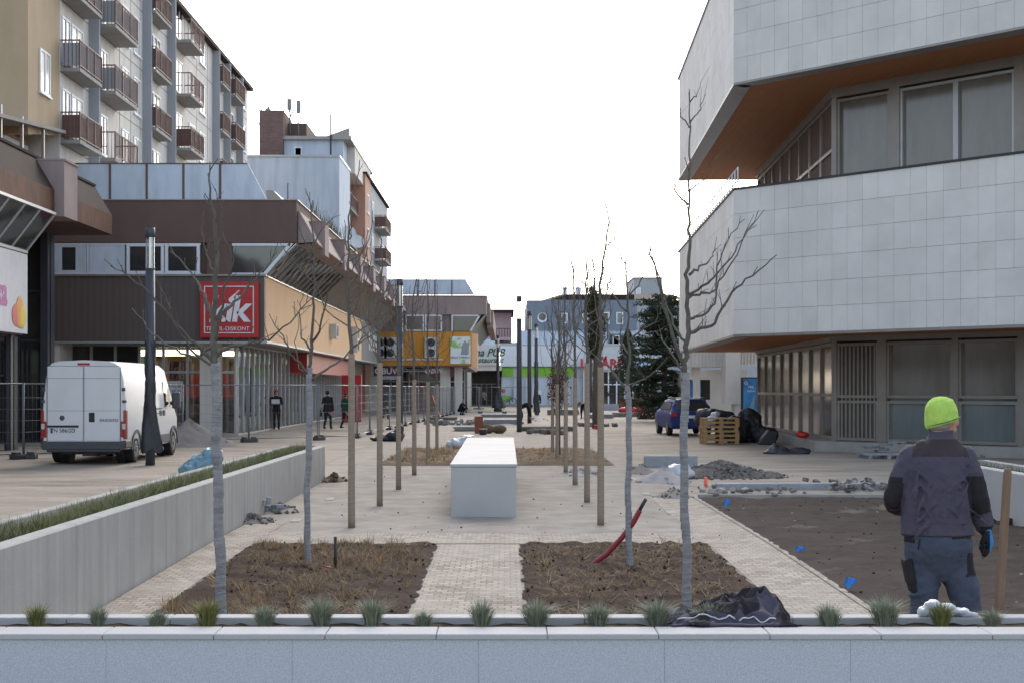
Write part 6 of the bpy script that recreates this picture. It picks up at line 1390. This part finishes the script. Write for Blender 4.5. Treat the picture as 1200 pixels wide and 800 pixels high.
def person(label, loc, rz, pose='stand', coat='bodydark', legs='bodydark', hair='hairdark', h=1.72, skirt=0, vox=.024, group=None):
    J = skeleton(pose); mb = MB()
    up = (J['ch']-J['pel']).normalized(); side = Vector((1,0,0)); fw = up.cross(side)
    Mt = Matrix((side, fw, up)).transposed()
    mb.ell(J['pel'], (.175,.125,.14), 16, 10, 0, Mt); mb.ell(J['ch'], (.205,.135,.2), 16, 10, 0, Mt); mid = (J['pel']+J['ch'])/2; mb.ell(mid, (.17,.12,.2), 16, 10, 0, Mt)
    mb.cone(J['sL'], .068, J['sR'], .068, 12)
    mb.cone(J['nk'] - up*.06, .07, J['hd'] - (J['hd']-J['nk'])*.3, .05, 10); mb.ell(J['hd'], (.077,.094,.118), 14, 12); mb.ell(J['hd']+Vector((0,-.095,-.01)), (.014,.022,.022), 8, 6)
    for s_ in 'LR':
        mb.cone(J['s'+s_], .066, J['e'+s_], .052, 10); mb.cone(J['e'+s_], .052, J['w'+s_], .038, 10); d = (J['w'+s_]-J['e'+s_]).normalized(); mb.cone(J['w'+s_]+d*.02, .034, J['w'+s_]+d*.12, .022, 8)
        for q in (-.022,-.007,.008,.022): mb.cone(J['w'+s_]+d*.1+Vector((0,q,0)), .013, J['w'+s_]+d*.18+Vector((0,q,0)), .011, 6)
        mb.cone(J['h'+s_], .10, J['k'+s_], .068, 12); mb.cone(J['k'+s_], .066, J['a'+s_], .05, 12); a = J['a'+s_]; mb.cone(a+Vector((0,.02,-.035)), .05, a+Vector((0,-.16,-.045)), .042, 8)
    if skirt: mb.rings([(0,0,1.2,.17,.13),(0,0,.95,.2,.16),(0,0,skirt,.25,.2)], 16)
    for i, v in enumerate(mb.v): mb.v[i] = (v[0], v[1], v[2]) if v[2] > .003 else (v[0], v[1], .003)
    hd, nk, pel = J['hd'], J['nk'], J['pel']; wr = [J['wL'], J['wR']]
    def pick(c):
        if (c-hd).length < .125 and (c-nk).length > .07: return 0
        for s_ in 'LR':
            if (c-J['w'+s_]).dot((J['w'+s_]-J['e'+s_]).normalized()) > .03 and (c-J['w'+s_]).length < .25: return 0
        if c.z < .09: return 3
        if (c-J['pel']).dot(up) > -.03 or (skirt and c.z > skirt+.02): return 1
        for s_ in 'LR':
            a, b = J['s'+s_], J['w'+s_]; 
            if min((c-J['e'+s_]).length, (c-(J['e'+s_]+J['w'+s_])/2).length) < .1 and abs(c.x) > .19: return 1
        return 2
    me = meshed(mb, vox, 2, .012, .08, pick=pick, name='person')
    for m in ('skin', coat, legs, 'bodydark'): me.materials.append(M[m])
    o = bpy.data.objects.new('person', me); COL.objects.link(o); o.location = loc; o.rotation_euler = (0,0,rz); s_ = h/1.76; o.scale = (s_,s_,s_); tag(o, label, 'person', group)
    w = MB(); w.ell(J['hd']+Vector((0,.016,.022)), (.088,.096,.112), 14, 10); w.v = [v for v in w.v]
    mk('hair', w, M[hair], o, world_=False)
    w = MB()
    for x in (-.03,.03): w.ell(J['hd']+Vector((x,-.088,.005)), (.012,.006,.007), 8, 6)
    mk('eye', w, M['hairdark'], o, world_=False)
    return o
def at(px, pyf): p = GW(px, pyf); return (p.x, p.y, p.z)
p1 = at(324, 503); person('person in black standing by the shop glass holding a white sheet', p1, R(10), 'paper', h=1.78)
mb = MB(); mb.box(p1[0]-.17, p1[0]+.2, p1[1]-.37, p1[1]-.36, 1.18, 1.38); tag(mk('paper_sheet', mb, M['letter']), 'white sheet held at the chest of the standing person', 'paper')
p2 = at(384, 503); person('person in a black coat walking away with a handbag', p2, R(165), 'phone', skirt=.8, h=1.76, legs='bodydark')
mb = MB(); mb.cbox((p2[0]-.33, p2[1], .72), (.13,.3,.24), .2); mb.tube([(p2[0]-.33,p2[1]-.1,.83),(p2[0]-.28,p2[1],1.0),(p2[0]-.33,p2[1]+.1,.83)], .012, 5); tag(mk('handbag', mb, M['bodydark'], bevel=.04), 'black handbag hanging beside the walking person', 'handbag')
p3 = at(405, 503); person('person in a dark green coat walking behind the fence', p3, R(150), 'walk', 'bodygreen', skirt=.85, h=1.66)
person('person in dark clothes behind the fence near the shoe shop', at(452, 491), R(170), 'walk', h=1.7)
person('crouching person in black working before the orange building', at(541, 486), R(60), 'crouch', hair='hairgrey')
person('bent over worker in black beside the bare lamp post', at(611, 496), R(100), 'bend')
person('person in a grey coat walking toward the pub entrance', at(567, 475.5), R(175), 'walk', 'bodygrey', 'bodydark', h=1.72)
person('person in a pale jacket and blue trousers near the pub entrance', at(575, 475), R(180), 'walk', 'bodygrey', 'jeans', h=1.66)
person('bent worker in grey trousers behind the slim right trees', at(683, 490), R(200), 'bend', 'bodygrey', 'bodydark')
person('person standing by the wrapped lamp post in the trio', at(629.5, 486), R(180), 'stand', 'bodydark', 'bodydark')
p10 = at(793, 488); person('person in black pushing a pushchair behind the blue car', p10, R(-70), 'bend', 'bodydark', 'bodygrey')
t = thing('pushchair', 'black pushchair with a green stripe left of the blue car', 'pushchair', (p10[0]-1.05, p10[1], p10[2]))
w = MB(); w.ell((0,0,.62),(.34,.25,.28),12,8); w.tube([(.25,0,.7),(.6,0,1.0)], .02, 5); mk('seat', w, M['bodydark'], t, world_=False)
w = MB(); w.tube([(-.35,.2,.15),(.3,.2,.75)], .02, 5); w.tube([(-.35,-.2,.15),(.3,-.2,.75)], .02, 5); w.tube([(.3,.2,.15),(-.2,.2,.6)], .02, 5); mk('frame', w, M['dark'], t, world_=False)
for x, r_ in ((-.38,.12),(.28,.17)):
    for y in (-.22,.22): w = MB(); w.disc((x,y,r_), r_, 'y', 14, 0, .05); mk('wheel', w, M['rubber'], t, world_=False)
w = MB(); w.box(-.1,.12,-.27,-.24,.42,.62); mk('side_stripe', w, M['lime'], t, world_=False)

# ------------------------------------------------------------------ the worker in the foreground
YW = 9.2; gw = g(YW)
base = Vector(((1108-VX)/F*YW, YW, gw))
def q(px, py, dy=0): return W(px, py, YW) + Vector((0, dy, 0)) - base
S = YW/F
TRK = [(655,1101,33,.125),(640,1099,38,.135),(622,1097,39,.142),(600,1096,37,.142),(575,1096,37.5,.145),(555,1096,37,.148),(540,1097,36,.145),(530,1098,33,.13),(522,1100,26,.11),(515,1102,18,.09)]
def torso(mb, grow=0, rows=TRK, n=32):
    mb.rings([(q(c,py).x, .0 + .03*(py-570)/60*(-1), q(c,py).z, hw*S+grow, d+grow) for py, c, hw, d in rows], n, p=2.35)
def arms(mb, grow=0, full=True):
    a = [(q(1069,537), .075), (q(1058,558,-.01), .066), (q(1050,583,.03), .056), (q(1056,592,.16), .048), (q(1066,598,.27), .04)]
    b = [(q(1127,538), .078), (q(1137,560,-.01), .068), (q(1143,582,-.015), .062), (q(1150,600,.02), .052), (q(1156,616,.05), .044)]
    for L_ in (a, b):
        for (p0, r0), (p1, r1) in zip(L_, L_[1:]): mb.cone(p0, r0+grow, p1, r1+grow, 20)
    mb.cone(a[0][0], .07+grow, b[0][0], .07+grow, 20); mb.cone(q(1082,527), .055+grow, q(1117,527), .055+grow, 20)
def legs(mb, grow=0, to_ankle=True):
    l = [(q(1083,640,.0), .105), (q(1082,665,.0), .092), (q(1084,695,-.01), .07), (q(1081,725,.03), .066), (q(1080,790,.06), .05), (q(1080,812,.07), .045)]
    r = [(q(1114,640,.0), .108), (q(1120,665,-.01), .096), (q(1130,695,-.02), .078), (q(1134,725,-.01), .07), (q(1138,790,-.05), .05), (q(1139,812,-.06), .045)]
    for L_ in (l, r):
        for (p0, r0), (p1, r1) in zip(L_, L_[1:]): mb.cone(p0, r0+grow, p1, r1+grow, 20)
hdc = q(1104, 489)
hand = []
def gloved(mb, grow=0):
    wr = q(1157,618,.05); pm = q(1160,630,.05); d = (pm-wr).normalized()
    for k in range(5):
        u = -.03+.015*k; mb.cone(wr+Vector((0,u*.6,0)), .026+grow, q(1161,636,.05)+Vector((0,u,0)), .02+grow, 12)
    for k, (l1, l2) in enumerate(((.034,.03),(.04,.033),(.038,.032),(.03,.025))):
        b0 = q(1161,637,.05)+Vector((0,-.036+.024*k,0)); b1 = b0+Vector((-.006,0,-l1)); b2 = b1+Vector((-.02,.0,-l2)); mb.cone(b0, .0115+grow, b1, .0105+grow, 10); mb.cone(b1, .0105+grow, b2, .0085+grow, 10)
    t0 = q(1156,628,.02); t1 = q(1153,636,.04); t2 = q(1153,643,.055); mb.cone(t0, .015+grow, t1, .013+grow, 10); mb.cone(t1, .0125+grow, t2, .01+grow, 10)
def gloved_left(mb, grow=0):
    wr = q(1067,599,.28)
    mb.ell(wr+Vector((.03,.03,-.01)), (.04+grow,.035+grow,.025+grow), 14, 10)
    for k in range(4):
        b0 = wr+Vector((.055,.0+.02*k,0)); b1 = b0+Vector((.035,.01,-.008)); b2 = b1+Vector((.012,.005,-.028)); mb.cone(b0, .011+grow, b1, .0105+grow, 10); mb.cone(b1, .0105+grow, b2, .0085+grow, 10)
    mb.cone(wr+Vector((.02,-.005,.01)), .014+grow, wr+Vector((.05,-.025,.02)), .011+grow, 10)
# the body itself: one continuous figure
mb = MB(); torso(mb, -.026); arms(mb, -.016); legs(mb, -.018); gloved(mb, -.001); gloved_left(mb, -.001)
mb.cone(q(1102,520), .068, q(1104,500), .058, 16)
Mh = Matrix.Rotation(R(-55), 3, 'Z')                       # head turned to the right
mb.ell(hdc, (.080,.100,.122), 22, 16, 0, Mh)
for off, r_ in ((Vector((0,.098,-.005)), (.014,.024,.026)), (Vector((0,.085,-.075)), (.035,.03,.028)), (Vector((-.084,0,-.01)), (.012,.022,.034)), (Vector((.084,0,-.01)), (.012,.022,.034)), (Vector((0,.082,.035)), (.05,.02,.014)), (Vector((0,.09,-.05)), (.026,.014,.012)), (Vector((-.045,.07,-.03)), (.025,.02,.025)), (Vector((.045,.07,-.03)), (.025,.02,.025))): mb.ell(hdc + Mh @ off, r_, 12, 8, 0, Mh)
for c, dx in ((q(1080,815,.05), -.01), (q(1139,815,-.08), .01)): mb.cone(c+Vector((0,-.02,0)), .045, c+Vector((dx,.14,-.02)), .038, 14)
me = meshed(mb, .0085, 3, 0, name='person'); me.materials.append(M['skin'])
wk = bpy.data.objects.new('person', me); COL.objects.link(wk); wk.location = base
tag(wk, 'worker in a lime knit hat seen from behind, walking through the garden soil', 'person')
def garment(name, mb, vox, disp, dsize, mats, pick=None, smooth=2):
    me = meshed(mb, vox, smooth, disp, dsize, pick=pick, name=name)
    for m in mats: me.materials.append(M[m])
    o = bpy.data.objects.new(name, me); COL.objects.link(o); o.parent = wk; return o
# jacket with dark yoke and elbow patches
mb = MB(); torso(mb, .012, [(625,1097,40,.150)] + [(py, c, hw, d) for py, c, hw, d in TRK if py < 622]); arms(mb, .012)
mb.rings([(q(1102,518).x, 0, q(1102,518).z, .1, .09),(q(1103,509).x, .005, q(1103,509).z, .078, .078),(q(1104,503).x, .01, q(1104,503).z, .076, .076)], 20)
mb.rings([(q(1097,627).x, 0, q(1097,627).z, .205, .148),(q(1097,620).x, 0, q(1097,620).z, .213, .155),(q(1097,614).x, 0, q(1097,614).z, .207, .15)], 32, p=2.35)
# long soft folds
random.seed(8)
mb.tube([q(1128,532,-.12), q(1131,560,-.10), q(1132,600,-.10)], .004, 6)
def bk(py): return -(.158 if py > 545 else .15) - .03*(py-570)/60
for k in range(34):
    x = random.uniform(1068,1126); y = random.uniform(540,606); a = random.uniform(-1.1,1.1); l = random.uniform(12,34); mb.tube([q(x,y,bk(y)+.012), q(x+a*l*.5,y+l*.5,bk(y+l*.5)+.006), q(x+a*l,y+l,bk(y+l)+.012)], [.003,.013,.003], 6)
for (xa_, ya_, xb_2, yb_) in ((1066,548,1092,566),(1065,556,1086,585),(1130,548,1106,570),(1131,556,1112,590),(1066,604,1130,610),(1070,540,1122,543)): mb.tube([q(xa_,ya_,bk(ya_)+.02), q((xa_+xb_2)/2,(ya_+yb_)/2+1.5,bk((ya_+yb_)/2)+.006), q(xb_2,yb_,bk(yb_)+.014)], [.006,.014,.003], 6)
for k in range(9): u = k/8; c = q(1152+u*5, 596+u*20, .035); mb.tube([c+Vector((.052*math.cos(a),.052*math.sin(a),.008*math.sin(a+k))) for a in [i*.7 for i in range(10)]], .008+.003*random.random(), 6)
def jpick(c):
    px = VX + (c.x+base.x)/(YW)*F; py = VY + (EYE-(c.z+base.z))/S
    if py < 533+.18*abs(px-1098)*.25 and py > 514 and px > 1070 - (py-514)*.3 and px < 1128 + (py-514)*.1: return 1
    if px < 1054.5 and 558 < py < 597 or (px < 1061 and c.y > .1): return 2
    if px > 1130 + (py-556)*.16 - 6 and 557 < py < 603 - (px-1130)*.25 + 3: return 2
    if px > 1149 and py > 616: return 2
    return 0
garment('jacket', mb, .007, .016, .07, ('jacket','jacketyoke','jacketdark'), jpick, 1)
mb = MB(); legs(mb, .014); mb.rings([(q(1100,680).x,-.005,q(1100,680).z,.05,.07),(q(1100,672).x,-.01,q(1100,672).z,.10,.095),(q(1100,662).x,-.018,q(1100,662).z,.165,.115),(q(1099,652).x,-.026,q(1099,652).z,.188,.135),(q(1099,642).x,-.03,q(1099,642).z,.198,.15),(q(1098,630).x,-.03,q(1098,630).z,.203,.155),(q(1097,615).x,-.02,q(1097,615).z,.19,.14)], 28, p=2.3)
for k in range(22):
    sd = random.random() < .5; py = random.uniform(672, 720); cx_ = (1083 if sd else 1120+(py-665)*.25); c = q(cx_, py, 0); r_ = .105 - (py-665)/55*.020
    mb.tube([c+Vector((r_*math.cos(a), -abs(r_*math.sin(a)), random.uniform(-.006,.006)+.03*math.cos(a)*(1 if sd else -1))) for a in [i*.35 for i in range(10)]], .0085, 5)
def tpick(c):
    px = VX + (c.x+base.x)/YW*F; py = VY + (EYE-(c.z+base.z))/S
    if px > 1126 and 645 < py < 672: return 1
    if px < 1066 and 624 < py < 634: return 1
    if px > 1105 and px < 1138 and 622 < py < 628: return 1
    return 0
garment('trousers', mb, .0085, .022, .09, ('navy','jacketdark'), tpick, 1)
mb = MB(); mb.cbox(q(1064,668,-.02), (.05,.12,.16), 0, 0, 0, R(-12)); mb.cbox(q(1067,680,-.02), (.045,.1,.13), 0, 0, 0, R(-12)); o = mk('holster_pocket', mb, M['jacketdark'], wk, world_=False, bevel=.015, seg=2)
mb = MB(); mb.tube([q(1109,626,-.155), q(1113,636,-.165), q(1117,648,-.155)], .004, 6); mb.tube([q(1070,628,-.15), q(1068,640,-.15)], .004, 6); mk('pocket_seam', mb, M['jacketdark'], wk, world_=False)
# knit hat
mb = MB(); hz = lambda v: hdc.z + v
mb.rings([(hdc.x-.003+.006, hdc.y, hz(-.045), .096, .110, -.01),(hdc.x-.004, hdc.y, hz(-.02), .098, .113, -.01),(hdc.x-.006, hdc.y, hz(.02), .098, .112, -.008),(hdc.x-.012, hdc.y, hz(.06), .092, .105),(hdc.x-.02, hdc.y-.003, hz(.095), .082, .09),(hdc.x-.03, hdc.y-.005, hz(.12), .056, .06),(hdc.x-.035, hdc.y-.005, hz(.135), .025, .026)], 28)
for v in range(len(mb.v)):
    x, y, z = mb.v[v]; mb.v[v] = (x, y, z + (x-hdc.x)*.28)
o = garment('knit_hat', mb, .007, .006, .05, ('lime',), None, 2)
mb = MB(); mb.tube([(hdc.x+.003+.1*math.cos(a), hdc.y+.1145*math.sin(a), hz(-.022)+.1*math.cos(a)*.28) for a in [i*6.2832/30 for i in range(31)]], .0028, 6); mk('hat_stripe', mb, M['deep'], wk, world_=False)
mb = MB(); mb.ell(hdc+Mh @ Vector((0,-.028,-.045)), (.078,.07,.045), 18, 12, 0, Mh); mk('hair', mb, M['hairgrey'], wk, world_=False)
mb = MB()
for s_ in (-.032,.032): mb.ell(hdc+Mh @ Vector((s_,.094,.012)), (.012,.006,.008), 10, 6)
mk('eye', mb, M['hairdark'], wk, world_=False)
# gloves: blue cuff and back, black palms
def gpick(c):
    return 1 if (c.y < .035 + .0 or c.z < q(0,640).z) and c.z < q(0,622).z and c.x < q(1160,0).x else 0
mb = MB(); gloved(mb, .004); garment('glove', mb, .0045, 0, .1, ('gloveblue','jacketdark'), gpick, 1)
mb = MB(); gloved_left(mb, .004); garment('glove', mb, .0045, 0, .1, ('gloveblue','jacketdark'), lambda c: 0, 1)
for c in (q(1080,812,.06), q(1139,812,-.07)):
    mb = MB(); mb.cone(c+Vector((0,0,.05)), .06, c+Vector((0,0,-.01)), .058, 14); mb.cone(c+Vector((0,-.03,-.01)), .055, c+Vector((0,.17,-.03)), .048, 14)
    mb.v = [(v[0], v[1], max(v[2], .0)) for v in mb.v]; garment('boot', mb, .01, .004, .05, ('jacketdark',), None, 1)

# ================================================================== things lying on the granite planter
def z7(px, py, Y=7.3): return W(px, py, Y)
random.seed(4)
off = W(855, 735, 7.3)
from mathutils import noise
def drape(nx, ny, x0, x1, y0, y1, hfun, seed, edge=.03):
    mb = MB(); vv = []
    for j in range(ny+1):
        for i in range(nx+1):
            u, v = i/nx, j/ny; x = x0+(x1-x0)*u; y = y0+(y1-y0)*v; e = edge*noise.noise(Vector((u*6+seed, v*6, 0)))
            xx, yy = x + e*2, y + e*1.5; vv.append((xx, yy, hfun(u, v, xx, yy)))
    return mb.add(vv, [(j*(nx+1)+i, j*(nx+1)+i+1, (j+1)*(nx+1)+i+1, (j+1)*(nx+1)+i) for j in range(ny) for i in range(nx)], 0, True)
def ground7(y): return .728 if (y < 7.11 or y > 7.37) else .70
def jh(u, v, x, y):
    lump = .085*math.exp(-((u-.62)/.22)**2 - ((v-.62)/.34)**2) + .06*math.exp(-((u-.86)/.12)**2 - ((v-.6)/.3)**2) + .035*math.exp(-((u-.25)/.25)**2 - ((v-.4)/.3)**2)
    f1 = abs(noise.noise(Vector((u*4.2+v*2.2+3, v*3.0-u*1.5, 1.3)))); f2 = abs(noise.noise(Vector((u*9, v*5+u*3, 4.1)))); f3 = noise.noise(Vector((u*22, v*14, 2)))
    ed = min(1, min(u, 1-u)*9)*min(1, min(v, 1-v)*6); return -(off.z) + ground7(y) + .008 + ed*(lump*(.8+.25*(1-2.4*f1)) + .024*(1-3*f1) + .016*(1-3*f2) + .004*f3 + .015)
mb = drape(90, 46, -.30, .31, -.22, .27, lambda u, v, x, y: jh(u, v, x, y+7.3), 3)
me = mb.mesh('dropped_jacket'); me.materials.append(M['jacketdark']); me.materials.append(M['jacket'])
for p in me.polygons:
    c = p.center
    if (c.y < -.09 and c.x > -.12 and c.x < .2) or (c.x > .14 and c.x < .24 and c.y > -.08 and c.y < .08) or c.x < -.2: p.material_index = 1
o = bpy.data.objects.new('dropped_jacket', me); COL.objects.link(o); o.location = off; tag(o, 'black and grey work jacket dropped in a heap on the granite planter', 'jacket')
sm_ = o.modifiers.new('thick', 'SOLIDIFY'); sm_.thickness = .006
w = MB(); P_l = []
for i in range(70):
    uu = .03+.92*i/69; vv_ = .15+.55*(uu-.55)**2+.03*math.sin(uu*14); x = -.30+.61*uu; y = -.22+.49*vv_; e = .03*noise.noise(Vector((uu*6+3, vv_*6, 0))); P_l.append(Vector((x+e*2, y+e*1.5, jh(uu, vv_, x+e*2, y+e*1.5+7.3)+.004)))
zz = [p.z for p in P_l]
for i, p in enumerate(P_l): lo_ = max(0,i-5); p.z = p.z*.7 + .3*sum(zz[lo_:i+6])/len(zz[lo_:i+6]) + .002
w.tube(P_l[3:60], .0035, 6); mk('reflective_piping', w, M['pale'], o, world_=False)
off = W(1108, 722, 7.42)
mb = MB()
for (px, py, r_) in ((1086,716,(.045,.04,.03)),(1094,709,(.05,.05,.03)),(1104,712,(.07,.05,.028)),(1118,716,(.07,.045,.022)),(1132,720,(.06,.035,.014))): mb.ell(W(px,py,7.42)-off, r_, 14, 8)
me = meshed(mb, .006, 1, .03, .05, name='plastic_sheet'); me.materials.append(M['bagwhite']); o = bpy.data.objects.new('plastic_sheet', me); COL.objects.link(o); o.location = off; tag(o, 'white plastic sheet crumpled on the granite planter below the worker', 'plastic sheet')
mb = MB(); mb.tube([W(1136,717,7.43), W(1163,722,7.43), W(1187,727,7.43)], [.007,.006,.005], 6); tag(mk('thin_stick', mb, M['brickred']), 'thin reddish stick beside the white plastic sheet', 'stick')
mb = MB(); mb.tube([W(1150,716,7.45), W(1205,731,7.42)], .004, 6); tag(mk('thin_stick', mb, M['deep']), 'thin green stick lying right of the reddish stick', 'stick')
